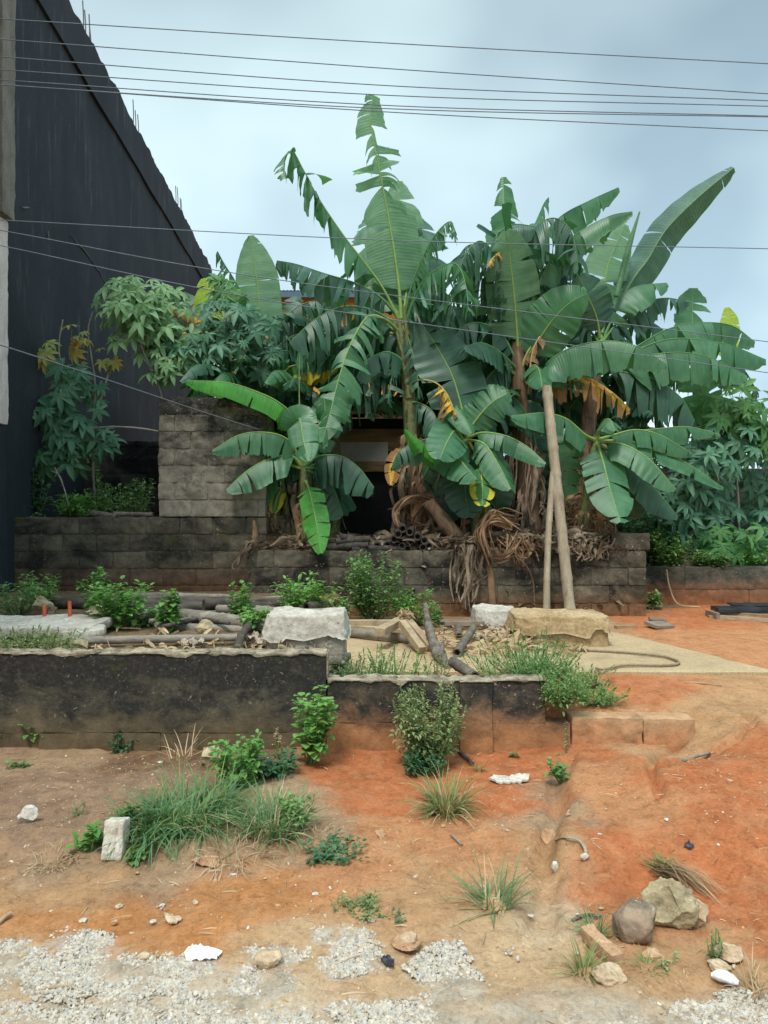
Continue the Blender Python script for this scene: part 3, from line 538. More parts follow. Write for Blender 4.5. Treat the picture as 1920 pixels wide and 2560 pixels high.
# front retaining wall: a high left run, a lower middle run, a short pier
YF = 5.36
def crust(mb, X0, X1, zt, seed=0, drop=0.05, Y=YF, th=0.17, amp=1.0):
    k = int((X1 - X0) / 0.012) + 2; x = np.linspace(X0, X1, k)
    lo = drop * np.clip(0.25 + 0.75 * fbm(x * 9, seed, 0, 5), 0.10, 1.2) ; up = 0.008 + 0.005 * fbm(x * 22, seed, 5, 3)
    rows = [np.stack([x, Y - 0.006 + 0 * x, zt - lo], 1), np.stack([x, Y - 0.009 - 0.003 * fbm(x * 25, 2, seed, 3), zt - lo * 0.5], 1), np.stack([x, Y - 0.011 + 0 * x, zt + up * 0.4], 1)]
    for t in np.linspace(0.08, 1.0, 7): rows.append(np.stack([x, Y + th * t + 0 * x, zt + up + 0.007 * amp * fbm(x * 14, t * 3, seed, 4) - 0.01 * (t == 1)], 1))
    rows.append(np.stack([x, Y + th + 0 * x + 0.01, zt - 0.05 + 0 * x], 1))
    mb.add(np.stack(rows, 0).reshape(-1, 3), gridF(len(rows), k)[:, ::-1])
xs_, xp0, xp1, xw = (P(q, 0, YF)[0] for q in (705, 992, 1063, 1180))
ZL, ZM = P(0, 1412, YF)[2], P(0, 1470, YF)[2]
fw = thing('front_wall', 'low black stained wall in the foreground, stepping down at its middle, orange earth on its foot', 'wall', (-1.2, YF + 0.08, -0.1))
mb = MB(); lbox(mb, ((-4.2 + xs_) / 2, YF + 0.085, (ZL + 0.045) / 2), (xs_ + 4.2, 0.17, ZL - 0.045), 0.028, 0.007, 0.008, seed=21, fr=7)
for x0_, x1_ in ((-4.2, -3.1), (-3.1, -2.5), (-2.5, -1.62), (-1.62, -0.98), (-0.98, xs_)):
    lbox(mb, ((x0_ + x1_) / 2, YF + 0.085 + 0.004 * random.uniform(-1, 1), -0.08), (x1_ - x0_ + 0.002, 0.172, 0.248), 0.03, 0.007, 0.003, seed=x0_, uvr=random.uniform(-.08, .1))
mb.build('high_run', M['w_frontL'], fw)
mb = MB(); lbox(mb, ((xs_ + xw) / 2 + 0.003, YF + 0.085, (ZM + 0.115) / 2), (xw - xs_ - 0.006, 0.165, ZM - 0.115), 0.028, 0.007, 0.008, seed=22, fr=7)
for x0_, x1_ in ((xs_ + 0.003, 0.08), (0.08, xp0), (xp1, xw + 0.175)):
    lbox(mb, ((x0_ + x1_) / 2, YF + 0.085, -0.04), (x1_ - x0_ + 0.002, 0.169, 0.308), 0.03, 0.008, 0.003, seed=x0_, uvr=random.uniform(-.08, .1))
mb.build('low_run', M['w_front'], fw)
mb = MB(); lbox(mb, ((xp0 + xp1) / 2, YF + 0.06, (ZM - 0.2) / 2), (xp1 - xp0, 0.2, ZM + 0.2), 0.028, 0.006, 0.01, seed=23); mb.build('pier', M['w_front'], fw)
mb = MB(); crust(mb, -4.2, xs_, ZL, 1, 0.028, amp=1.3); crust(mb, xs_ + 0.01, xp0, ZM, 2, 0.04); crust(mb, xp0, xp1, ZM, 3, 0.03, YF - 0.04, 0.2); crust(mb, xp1, xw, ZM, 4, 0.03)
lbox(mb, (xs_ + 0.004, YF + 0.09, (ZL + ZM) / 2), (0.012, 0.165, ZL - ZM), 0.03, 0.004, 0.004)
mb.build('cement_crust', M['cap'], fw)
# earth coloured blocks going on to the right
kk = thing('kerb', 'long earth coloured concrete kerb half buried in the red soil right of the front wall', 'kerb', (1.8, YF + 0.11, -0.05))
for i, (xa, xb, ya, yb) in enumerate([(1236, 1389, 1552, 1612), (1390, 1502, 1555, 1608)]):
    a_, b_ = P(xa, ya, YF + 0.02), P(xb, yb, YF + 0.02); mb = MB()
    lbox(mb, ((a_[0] + b_[0]) / 2, YF + 0.11, (a_[2] + b_[2]) / 2 - 0.04), (b_[0] - a_[0], 0.2, a_[2] - b_[2] + 0.09), 0.018, 0.012, 0.008, seed=30 + i); mb.build('kerb_block', M['w_kerb'], kk)
a_ = P(1255, 1625, YF - 0.05); mb = MB(); lbox(mb, (a_[0], YF + 0.03, a_[2] - 0.03), (0.26, 0.16, 0.12), 0.02, 0.008, 0.02, seed=41)
tag(mb.build('footing_block', M['w_right'], None, (a_[0], YF + 0.03, a_[2] - 0.09)), 'grey footing block showing in the washed out hollow below the kerb', 'block')

# plaster covered footings standing on the slab
def footing(name, label, xa, xb, yt, yb, Y, zb, dep, mat, mat2, seed, taper=0.10, cap=0.5):
    a_, b_ = P(xa, yt, Y), P(xb, yb, Y); wd = b_[0] - a_[0]; zt = a_[2]; cx_ = (a_[0] + b_[0]) / 2
    t = thing(name, label, 'footing', (cx_, Y + dep / 2, zb))
    mb = MB(); lbox(mb, (cx_, Y + dep / 2, (zb + zt) / 2 - 0.02), (wd * 0.96, dep * 0.96, zt - zb), 0.022, 0.012, 0.04, seed=seed, taper=0.03); mb.build('base', mat2, t)
    k = 260; th = np.linspace(0, 2 * np.pi, k, endpoint=False); hx, hy = wd / 2 + 0.012, dep / 2 + 0.012
    ex = 0.24; cs, sn = np.cos(th), np.sin(th); bx_ = np.sign(cs) * np.abs(cs) ** ex * hx; by_ = np.sign(sn) * np.abs(sn) ** ex * hy
    rows = []; low = (zt - zb) * cap * np.clip(1 + 0.32 * fbm(bx_ * 9, by_ * 9, seed, 5), 0.55, 1.25)
    for j, t_ in enumerate(np.linspace(0, 1, 14)):
        z = zt - low * (1 - t_) ; g = 1.0 - taper * t_ + 0.034 * fbm(bx_ * 9 + t_, by_ * 9, z * 12 + seed, 5) + (0.025 if j == 0 else 0) + 0.015 * math.sin(t_ * 3)
        rows.append(np.stack([cx_ + bx_ * g, Y + dep / 2 + by_ * g, z + 0.01 * fbm(bx_ * 9, by_ * 9, seed, 3)], 1))
    for s_ in np.linspace(0.97, 0.0, 12):
        g = (1 - taper) * s_; z = zt + 0.012 * (1 - s_) + 0.022 * fbm(bx_ * g * 10, by_ * g * 10, seed + 2, 5)
        rows.append(np.stack([cx_ + bx_ * g, Y + dep / 2 + by_ * g, z], 1))
    mb = MB(); mb.add(np.stack(rows, 0).reshape(-1, 3), gridF(len(rows), k, True)[:, ::-1]); mb.build('plaster_cap', mat, t)
    return t
M['agg'] = mat_mould('rough_aggregate', (0.38, 0.34, 0.27), (0.12, 0.105, 0.08), 0.45, 0.1, None, flecks=0.6, scale=9)
footing('concrete_footing', 'grey footing with lumpy wet looking cement plaster, behind the step in the front wall', 566, 748, 1332, 1408, 5.92, 0.42, 0.5, M['plaster'], M['agg'], 51, cap=0.45)
footing('concrete_footing', 'tan plastered footing standing on the paving below the leaning bamboo poles', 1114, 1324, 1334, 1402, 7.5, 0.24, 0.62, M['plaster_tan'], M['plaster_tan'], 52, 0.07, 0.55)
footing('concrete_footing', 'small white plastered footing tucked behind the tan one', 1028, 1122, 1320, 1350, 8.6, 0.2, 0.5, M['plaster'], M['plaster'], 53, cap=0.7)
# broken slab at far left on two block legs
t = thing('broken_slab', 'broken grey concrete slab with red pegs beyond it, lying among weeds at the far left', 'slab', (-3.1, 6.7, 0.5))
mb = MB(); lbox(mb, (-3.25, 6.72, 0.605), (1.42, 0.75, 0.085), 0.025, 0.014, 0.02, seed=61); lbox(mb, (-2.62, 6.45, 0.59), (0.34, 0.32, 0.075), 0.025, 0.02, 0.02, seed=64, rot=0.3); mb.build('slab', M['plaster'], t)
mb = MB(); lbox(mb, (-3.3, 6.8, 0.51), (0.9, 0.5, 0.12), 0.04, 0.012, 0.03, seed=62); lbox(mb, (-2.66, 6.62, 0.51), (0.2, 0.2, 0.12), 0.03, 0.015, 0.03, seed=63); mb.build('support_block', M['plaster_tan'], t)
mb = MB(); 
# heap of loose cement at the foot of the grey footing
for i in range(26):
    a_ = random.uniform(0, 1); c_ = np.array([-0.40 + random.uniform(-0.12, 0.10), 5.95 + a_ * 0.45, 0.42 + random.uniform(-0.08, 0.05)]); s_ = random.uniform(0.04, 0.11); lbox(mb, c_, (s_, s_, s_ * 0.8), 0.02, 0.012, s_ * 0.35, seed=i, rot=random.uniform(0, 3))
tag(mb.build('cement_rubble', M['agg'], None, (-0.4, 6.1, 0.4)), 'crumbled cement rubble heaped at the right foot of the grey footing', 'rubble', kind='stuff')

# ------------------------------------------------------------------ banana plants
UPV = np.array([0, 0, 1.0]); CAMV = np.array([0, -1.0, 0.25])
def leaf(parent, pts, wid, mode='h', shred=0.4, mat='ban_dark', rib='ribdark', u0=0.12, fold=None, sag=None, seed=0, wl=1.0, wr=1.0, riba=0.022, keep=1.0, name='leaf', lab=None, pleat=0.02, tipw=0.25, tatter=0.0):
    """one banana leaf along the points pts: a midrib, and a blade torn into strips that fold and hang from it"""
    rs = np.random.default_rng(seed + 1000)
    n_ = 46; Rb = spline(pts, n_); Ln = np.linalg.norm(np.diff(Rb, axis=0), axis=1).sum()
    T = nrm(np.gradient(Rb, axis=0))
    nv = {'h': UPV + np.array([0, -0.25, 0]), 'f': CAMV, 'b': np.array([0, -1.0, -0.5]), 'u': np.array([0.0, -0.5, 1.0])}[mode] if isinstance(mode, str) else np.array(mode, float)
    Sd = nrm(np.cross(T, nv)); Nn = np.cross(Sd, T)
    # carry the side vector along so the blade never flips
    for i in range(1, n_):
        if Sd[i] @ Sd[i - 1] < 0: Sd[i] = -Sd[i]; Nn[i] = -Nn[i]
    if fold is None: fold = {'h': 0.55, 'f': 0.12, 'b': 0.12, 'u': 0.3}.get(mode if isinstance(mode, str) else 'u', 0.3)
    if sag is None: sag = {'h': 0.75, 'f': 0.12, 'b': 0.12, 'u': 0.35}.get(mode if isinstance(mode, str) else 'u', 0.35)
    mb = MB(); tu = np.linspace(0, 1, n_); SH = shred if hasattr(shred, '__len__') else (shred, shred)
    def at(A, u): return np.stack([np.interp(u, tu, A[:, q]) for q in range(3)], -1)
    for sgn, ws in ((-1, wl), (1, wr)):
        if ws <= 0: continue
        u = u0 + rs.uniform(0, 0.01)
        while u < 0.995:
            shred = float(np.interp((u - u0) / (1 - u0), [q[0] for q in SH], [q[1] for q in SH])) if hasattr(SH[0], '__len__') else lerp(SH[0], SH[1], float(sm(0.2, 0.6, (u - u0) / (1 - u0)))); mean = lerp(0.34, 0.024, min(1, shred) ** 0.42)
            ul = min(1.0, u + mean * rs.uniform(0.35, 1.75))
            if 1.0 - ul < 0.02: ul = 1.0
            nu = max(3, int((ul - u) * 46) + 2); na = 7
            if shred > 0.2 and rs.random() > keep: u = ul; continue
            uu = np.linspace(u, ul, nu); vv = np.linspace(0, 1, na)
            t = (uu - u0) / (1 - u0); prof = np.clip(t / 0.10, 0, 1) ** 0.55 * (1 - (1 - tipw) * np.clip((t - 0.45) / 0.55, 0, 1) ** 2.2); prof = np.where(t > 0.97, prof * 0.8, prof)
            W_ = wid * ws * prof * (1 - shred * 0.45 * rs.random() ** 2) * (1 - tatter * rs.random())
            gap = min(0.8, shred * rs.uniform(0.0, 1.0) ** 2 * 2.0 + 0.02) * (ul - u) if ul < 1 else 0
            sweep = 0.06 * wid / max(Ln, .1) * 3 * rs.uniform(0.6, 1.3)
            fo = fold + shred * rs.normal(0, 0.38); sg_ = abs(sag * (1 + shred * rs.normal(0, 0.6)) + shred * rs.normal(0.08, 0.3) + (shred > 0.6) * (rs.random() < 0.3) * rs.uniform(0.2, 0.9)); tw = shred * rs.normal(0, 0.9)
            pos_ = at(Rb, uu); s_ = nrm(at(Sd, uu)) * sgn; nn_ = nrm(at(Nn, uu)); tt = nrm(at(T, uu))
            rows = [pos_.copy()]; prev = pos_.copy()
            um = np.linspace(-0.5, 0.5, nu)
            wave = pleat * np.sin(uu * 60 + seed) * (mean > 0.04)
            for j in range(1, na):
                v = vv[j]; ang = fo + 0.45 * fold * v + wave
                d = s_ * np.cos(ang)[:, None] - nn_ * np.sin(ang)[:, None]
                d = d + tt * (sweep * 4 * v + 0.10) + nn_ * (tw * um)[:, None] * v * 0.6
                g = np.clip(sg_ * (0.35 + v), 0, 1.6)
                d = nrm(nrm(d) * max(0.06, 1 - 0.75 * g) + np.array([0, 0, -1.0]) * g)
                prev = prev + d * (W_ / (na - 1))[:, None]
                q = prev - tt * (um * gap * Ln * v)[:, None]
                rows.append(q + 0.004 * rs.normal(0, 1, (1, 3)) * v)
            V = np.stack(rows, 1)                       # nu, na, 3
            if shred > 0.25: V[:, -1] += (V[:, -1] - V[:, -2]) * rs.uniform(-0.6, 0.5, (nu, 1))
            uvu = np.repeat(uu[:, None], na, 1); uvv = np.repeat(vv[None], nu, 0)
            mb.add(V.reshape(-1, 3), gridF(nu, na), np.stack([uvu.ravel(), uvv.ravel()], 1))
            u = ul + (0.004 * rs.random() * shred)
    lf = mb.build(name, M[mat], parent)
    if lab: lf['label'] = lab
    mb = MB(); rr = np.interp(np.linspace(0, 1, n_), [0, 0.1, 0.3, 1], [riba * 1.5, riba, riba * 0.62, riba * 0.16])
    tube(mb, Rb - Nn * 0.003, rr, None, 6); mb.build('midrib', M[rib], lf)
    return lf
def stem(parent, pts, r, mat='stem', name='pseudostem', k=14):
    mb = MB(); p = spline(pts, 36); tube(mb, p, r, None, k, noise_amp=0.07)
    return mb.build(name, M[mat], parent)
def ribbon(mb, pts, w0, w1, seed=0, twist=1.2, curl=0.5, n_=16):
    rs = np.random.default_rng(seed); p = spline(pts, n_); t = nrm(np.gradient(p, axis=0))
    a0 = nrm(np.cross(t, rs.normal(0, 1, 3))); b0 = np.cross(t, a0)
    th = np.linspace(0, twist, n_) * rs.choice([-1, 1]) + rs.uniform(0, 6); a = a0 * np.cos(th)[:, None] + b0 * np.sin(th)[:, None]; b = np.cross(t, a)
    w_ = np.interp(np.linspace(0, 1, n_), [0, 0.2, 0.75, 1], [w0 * 0.6, w0, w0 * 0.85, w1])[:, None]
    cv = curl * w_
    jg = 1 + 0.35 * rs.uniform(-1, 1, (n_, 1)); w_ = w_ * jg      # ragged edges
    V = np.stack([p - a * w_ + b * cv, p - a * w_ * 0.5 + b * cv * 0.25, p, p + a * w_ * 0.5 + b * cv * 0.2, p + a * w_ + b * cv * 0.9], 1)
    u = np.repeat(np.linspace(0, 1, n_)[:, None], 5, 1); v = np.repeat(np.abs(np.linspace(-1, 1, 5))[None], n_, 0)
    mb.add(V.reshape(-1, 3), gridF(n_, 5), np.stack([u.ravel(), v.ravel() * 0.5], 1))
def skirt(parent, pts, r, n, ln=(0.3, 0.8), seed=0, mat='dry', wd=(0.008, 0.034), name='dry_leaf', out=0.10):
    """dead sheaths and leaves hanging down round a stem"""
    rs = np.random.default_rng(seed); p = spline(pts, 30); mb = MB()
    for i in range(int(n * 1.5)):
        q = p[rs.integers(2, 30)]; a = rs.uniform(0, 6.283); o = np.array([math.cos(a), math.sin(a), 0]); l = rs.uniform(*ln)
        s_ = q + o * r * 0.9; ribbon(mb, [s_, s_ + o * out * rs.uniform(0.3, 1.2) + UPV * -0.1 * l, s_ + o * out * rs.uniform(0.1, 1.1) - UPV * 0.55 * l + rs.normal(0, 0.03, 3), s_ + o * out * rs.uniform(-0.2, 1.3) - UPV * l + rs.normal(0, 0.05, 3)], rs.uniform(*wd), 0.006, int(rs.integers(1e6)), rs.uniform(0.2, 1.4), rs.uniform(0.05, 0.4))
    return mb.build(name, M[mat], parent)
PLANTS = 'banana plants growing on the walled terrace'
class Plant:
    def __init__(s, name, label, base, Y, zb=1.1): s.Y = Y; b = P(base[0], base[1], Y); b[2] = zb; s.o = thing(name, label, 'banana plant', b, PLANTS); s.k = hash(label) % 1; s.c = 0
    def L(s, px, w, mode='h', shred=0.4, mat='ban_dark', d=None, **k):
        s.c += 1; seed = len(bpy.data.meshes) * 7 + s.c; rs = random.Random(seed); dd = rs.uniform(-0.5, 0.5) if d is None else d
        n_ = len(px); pts = [P(x, y, s.Y + (dd * i / (n_ - 1))) for i, (x, y) in enumerate(px)]
        leaf(s.o, pts, w * (1.32 if mode == 'h' else 1.12) * s.Y / FP, mode, shred, mat, seed=seed, **k)
    def S(s, px, r0, r1, mat='stem', name='pseudostem'):
        pts = [P(x, y, s.Y + 0.03) for x, y in px]; stem(s.o, pts, [r0 * s.Y / FP, r1 * s.Y / FP], mat, name)
    def K(s, px, r, n, **k): skirt(s.o, [P(x, y, s.Y) for x, y in px], r * s.Y / FP, n, **k)

# A: tallest plant, centre
A = Plant('banana_plant', 'tallest banana plant, its tattered upright leaf reaching above all others', (905, 1165), 10.9)
A.S([(915, 1180), (900, 1060), (890, 960), (884, 860), (872, 760), (862, 690)], 21, 11)
A.S([(918, 1180), (905, 1080), (893, 990)], 26, 22, 'stem_dry', 'dry_sheath')
A.K([(915, 1150), (903, 1050), (890, 940)], 22, 42, ln=(0.3, 0.85), seed=1, mat='dry_or'); A.K([(918, 1170), (905, 1080), (895, 1000)], 30, 30, seed=2, out=0.25)
A.L([(868, 700), (862, 620), (848, 520), (832, 430), (812, 330), (800, 260), (806, 205)], 56, 'f', ((0, 0.08), (0.2, 0.2), (0.33, 0.4), (0.36, 0.85), (0.72, 1.0), (0.76, 0.3), (0.86, 0.3), (0.9, 0.8), (1, 1)), 'ban_light', 0.3, rib='rib', tipw=0.32, sag=0.26, u0=0.14, riba=0.03)
A.L([(870, 690), (880, 600), (872, 500), (862, 430), (860, 390)], 46, 'b', 0.2, 'ban_light', 0.7, rib='rib')
A.L([(862, 690), (826, 620), (782, 560), (740, 505), (690, 430), (655, 365), (632, 325), (614, 340), (616, 385)], 62, 'h', (0.6, 1.0), 'ban_mid', -0.6, rib='rib', tatter=0.2, u0=0.2, fold=0.2, sag=0.6)
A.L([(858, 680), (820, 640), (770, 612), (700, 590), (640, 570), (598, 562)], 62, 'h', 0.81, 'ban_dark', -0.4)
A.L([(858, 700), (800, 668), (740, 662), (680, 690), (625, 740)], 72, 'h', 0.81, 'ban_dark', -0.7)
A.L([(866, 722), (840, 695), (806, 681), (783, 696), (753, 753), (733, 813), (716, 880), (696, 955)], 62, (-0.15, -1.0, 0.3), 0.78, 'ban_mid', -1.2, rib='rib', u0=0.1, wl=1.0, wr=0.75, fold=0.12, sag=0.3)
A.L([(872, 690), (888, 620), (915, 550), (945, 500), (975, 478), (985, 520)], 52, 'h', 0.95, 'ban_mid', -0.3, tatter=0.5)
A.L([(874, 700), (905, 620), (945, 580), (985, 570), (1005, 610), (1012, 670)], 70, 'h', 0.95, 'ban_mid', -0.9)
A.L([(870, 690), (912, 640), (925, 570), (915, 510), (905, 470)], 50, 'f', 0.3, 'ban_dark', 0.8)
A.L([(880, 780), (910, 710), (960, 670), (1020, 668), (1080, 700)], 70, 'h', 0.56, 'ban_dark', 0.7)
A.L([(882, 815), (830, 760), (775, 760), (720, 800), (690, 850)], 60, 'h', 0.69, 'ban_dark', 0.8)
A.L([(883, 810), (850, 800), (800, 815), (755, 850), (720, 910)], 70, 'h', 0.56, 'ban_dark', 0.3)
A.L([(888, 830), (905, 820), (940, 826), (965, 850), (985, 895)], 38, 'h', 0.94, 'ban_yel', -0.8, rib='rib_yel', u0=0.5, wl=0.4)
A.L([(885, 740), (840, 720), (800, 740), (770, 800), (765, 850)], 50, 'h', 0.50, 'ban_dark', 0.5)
A.L([(880, 700), (835, 640), (810, 560), (800, 500), (790, 470)], 48, 'f', 0.4, 'ban_mid', 0.9, rib='rib')

# B: young plant in front, centre right
B = Plant('banana_plant', 'young banana plant with broad bright leaves low in front, just right of the tallest stem', (1040, 1165), 10.5)
B.S([(1030, 1175), (1022, 1080), (1012, 1000), (1006, 935)], 12, 8); B.K([(1030, 1165), (1024, 1100), (1018, 1040)], 14, 16, seed=5, mat='dry_or')
B.L([(1006, 940), (997, 880), (980, 820), (963, 783), (935, 735), (905, 690)], 62, 'f', 0.16, 'ban_dark', 0.3, rib='rib', u0=0.16)
B.L([(1000, 960), (965, 985), (925, 965), (895, 942), (876, 926)], 30, 'h', 0.18, 'ban_bright', -0.5, rib='rib', wl=0.7)
B.L([(1003, 955), (985, 930), (968, 950), (950, 992)], 42, 'f', 0.1, 'ban_mid', -0.8, rib='rib')
B.L([(1008, 950), (975, 970), (1000, 1000), (1030, 1035)], 48, 'u', 0.1, 'ban_mid', -0.9, rib='rib', u0=0.05)
B.L([(1010, 950), (1045, 958), (1075, 1000), (1104, 1056)], 40, 'u', 0.12, 'ban_mid', -0.7, rib='rib')
B.L([(1010, 945), (1045, 934), (1095, 942), (1140, 965), (1180, 1000)], 36, 'u', 0.2, 'ban_mid', -0.6, rib='rib', fold=0.5)
B.L([(1004, 960), (1000, 1010), (1005, 1060), (1013, 1118)], 44, 'f', 0.1, 'ban_dark', -0.2, rib='ribdark')
B.L([(1000, 955), (985, 1000), (975, 1060), (973, 1125)], 40, 'f', 0.1, 'ban_dark', 0.2)
B.L([(1000, 950), (960, 940), (900, 955), (862, 975), (845, 1010)], 38, 'h', 0.37, 'ban_dark', -0.3)
B.L([(1012, 950), (1035, 1000), (1042, 1050), (1042, 1092)], 26, 'f', 0.2, 'ban_yedge', -0.8, rib='rib_yel', u0=0.4)
B.L([(1008, 940), (1030, 905), (1062, 870), (1100, 848)], 42, 'f', 0.3, 'ban_mid', -0.1, rib='rib')
B.L([(1006, 930), (1000, 890), (985, 878), (1005, 905), (1020, 935)], 30, 'u', 0.1, 'ban_mid', -0.5)
B.L([(1010, 940), (1060, 890), (1090, 850), (1130, 880), (1150, 940)], 50, 'h', 0.43, 'ban_dark', 0.5)

# C: centre right, thick dry skirted trunk
Cc = Plant('banana_plant', 'tall banana plant on a thick brown sheathed trunk left of the bamboo props', (1145, 1160), 11.2)
Cc.S([(1150, 1180), (1138, 1060), (1126, 920), (1120, 820), (1118, 740)], 28, 13, 'stem_dry'); Cc.K([(1150, 1160), (1138, 1050), (1128, 940)], 28, 60, ln=(0.3, 0.8), seed=7, mat='dry', out=0.10); Cc.K([(1150, 1165), (1136, 1080)], 36, 36, seed=8, ln=(0.3, 0.7), out=0.3)
Cc.L([(1120, 770), (1116, 700), (1108, 610), (1098, 533), (1092, 500)], 54, 'f', 0.14, 'ban_light', -0.5, rib='rib', u0=0.14, riba=0.028)
Cc.L([(1118, 740), (1105, 640), (1094, 540), (1090, 460), (1087, 382)], 50, 'f', 0.5, 'ban_mid', 0.5, rib='rib', u0=0.35, tipw=0.3, tatter=0.4)
Cc.L([(1122, 720), (1135, 620), (1160, 530), (1210, 468), (1275, 432), (1336, 404)], 46, 'h', 0.62, 'ban_mid', 0.5, fold=0.8, u0=0.3)
Cc.L([(1124, 730), (1160, 620), (1205, 540), (1260, 495), (1320, 465), (1366, 456)], 44, 'h', 0.34, 'ban_mid', -0.2, fold=0.8, u0=0.3)
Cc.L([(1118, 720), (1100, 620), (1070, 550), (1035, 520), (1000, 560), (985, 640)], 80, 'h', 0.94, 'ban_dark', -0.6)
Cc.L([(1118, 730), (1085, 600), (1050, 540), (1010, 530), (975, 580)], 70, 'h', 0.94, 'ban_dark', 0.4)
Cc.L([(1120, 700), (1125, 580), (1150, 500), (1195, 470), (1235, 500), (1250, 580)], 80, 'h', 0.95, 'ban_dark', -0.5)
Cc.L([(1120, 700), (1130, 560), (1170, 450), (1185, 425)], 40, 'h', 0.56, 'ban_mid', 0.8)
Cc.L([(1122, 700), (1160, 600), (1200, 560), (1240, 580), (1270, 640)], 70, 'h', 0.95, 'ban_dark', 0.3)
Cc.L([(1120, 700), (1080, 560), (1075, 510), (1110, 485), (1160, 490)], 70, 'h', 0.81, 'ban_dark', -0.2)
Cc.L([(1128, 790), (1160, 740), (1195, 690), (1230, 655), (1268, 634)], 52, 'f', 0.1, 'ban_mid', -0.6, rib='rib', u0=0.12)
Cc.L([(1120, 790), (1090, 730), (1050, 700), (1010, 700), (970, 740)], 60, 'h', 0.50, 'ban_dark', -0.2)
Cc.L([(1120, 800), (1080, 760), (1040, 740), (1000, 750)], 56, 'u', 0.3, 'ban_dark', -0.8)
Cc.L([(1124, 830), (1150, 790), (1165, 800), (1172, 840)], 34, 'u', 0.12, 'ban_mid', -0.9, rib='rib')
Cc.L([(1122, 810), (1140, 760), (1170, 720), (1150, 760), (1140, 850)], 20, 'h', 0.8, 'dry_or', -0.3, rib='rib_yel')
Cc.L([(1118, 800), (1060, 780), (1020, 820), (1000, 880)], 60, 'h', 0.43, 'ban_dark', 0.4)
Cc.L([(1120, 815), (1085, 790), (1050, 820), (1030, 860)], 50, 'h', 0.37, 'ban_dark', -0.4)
Cc.L([(1120, 820), (1160, 800), (1200, 850), (1215, 920)], 60, 'h', 0.43, 'ban_dark', 0.5)
Cc.L([(1100, 540), (1080, 545), (1062, 560), (1055, 575)], 14, 'h', 0.69, 'ban_yel', -1.0, rib='rib_yel')

# D: right hand tall plant with the long arching leaves
D = Plant('banana_plant', 'banana plant right of the bamboo props, with long blue green leaves arching to the right', (1262, 1160), 11.4)
D.S([(1262, 1180), (1262, 1040), (1272, 900), (1285, 800), (1292, 740)], 24, 13, 'stem_dry'); D.K([(1262, 1160), (1262, 1050), (1268, 960)], 26, 44, seed=11, mat='dry_or', out=0.25)
D.L([(1292, 760), (1330, 670), (1370, 600), (1400, 560), (1440, 495), (1510, 425), (1586, 362)], 44, (-0.25, -0.9, -0.2), 0.06, 'ban_dark', 0.5, rib='ribdark', u0=0.24, fold=0.5, sag=0.15, riba=0.026)
D.L([(1298, 740), (1305, 640), (1312, 580), (1330, 530), (1350, 484)], 44, 'f', 0.16, 'ban_light', 0.4, rib='rib', u0=0.2)
D.L([(1296, 730), (1290, 690), (1275, 650), (1250, 595)], 52, 'f', 0.2, 'ban_dark', -0.3, rib='rib', u0=0.1)
D.L([(1294, 760), (1340, 770), (1379, 746), (1439, 712), (1506, 697), (1579, 702), (1632, 738)], 56, 'h', 0.51, 'ban_mid', 0.2, u0=0.2, fold=0.75)
D.L([(1296, 765), (1345, 775), (1386, 752), (1433, 735), (1489, 731), (1573, 744), (1655, 776)], 54, 'h', 0.43, 'ban_mid', -0.1, u0=0.2, fold=0.75)
D.L([(1296, 780), (1340, 790), (1400, 768), (1473, 761), (1539, 774), (1615, 812)], 60, 'h', 0.49, 'ban_mid', -0.3, u0=0.15, fold=0.75)
D.L([(1290, 800), (1230, 815), (1180, 790), (1230, 752), (1306, 736), (1373, 746), (1440, 786)], 56, 'h', 0.43, 'ban_mid', -0.9, u0=0.28, fold=0.75)
D.L([(1296, 790), (1330, 800), (1370, 808), (1420, 822), (1473, 860), (1502, 910)], 68, 'h', 0.43, 'ban_dark', -0.2, u0=0.15, fold=0.7)
D.L([(1270, 850), (1190, 822), (1223, 809), (1273, 817), (1323, 847), (1362, 884)], 46, 'h', 0.81, 'ban_yel', -0.8, rib='rib_yel', u0=0.3, wr=0.15, fold=0.9, keep=0.8)
D.L([(1300, 740), (1340, 690), (1390, 655), (1439, 643), (1488, 652)], 44, 'h', 0.69, 'ban_dark', 0.5, fold=0.7)
D.L([(1300, 720), (1320, 660), (1370, 620), (1440, 610)], 56, 'u', 0.2, 'ban_mid', 0.2)
D.L([(1296, 740), (1250, 680), (1225, 610), (1220, 560)], 55, 'f', 0.5, 'ban_dark', 0.8)
D.L([(1290, 800), (1240, 790), (1200, 830), (1190, 890)], 60, 'h', 0.56, 'ban_dark', 0.6)
D.L([(1292, 800), (1340, 790), (1400, 830), (1430, 900)], 70, 'h', 0.56, 'ban_dark', 0.7)
D.L([(1290, 790), (1265, 750), (1220, 760), (1180, 810)], 60, 'h', 0.43, 'ban_dark', 0.2)
D.L([(1290, 820), (1320, 850), (1340, 900), (1350, 960)], 60, 'h', 0.43, 'ban_dark', 0.6)
mb = MB(); tube(mb, spline([P(1331, 640, 11.3), P(1360, 530, 11.4), P(1382, 457, 11.4)], 14), [0.04, 0.05, 0.012], None, 8); mb.build('rolled_leaf', M['ban_light'], D.o)

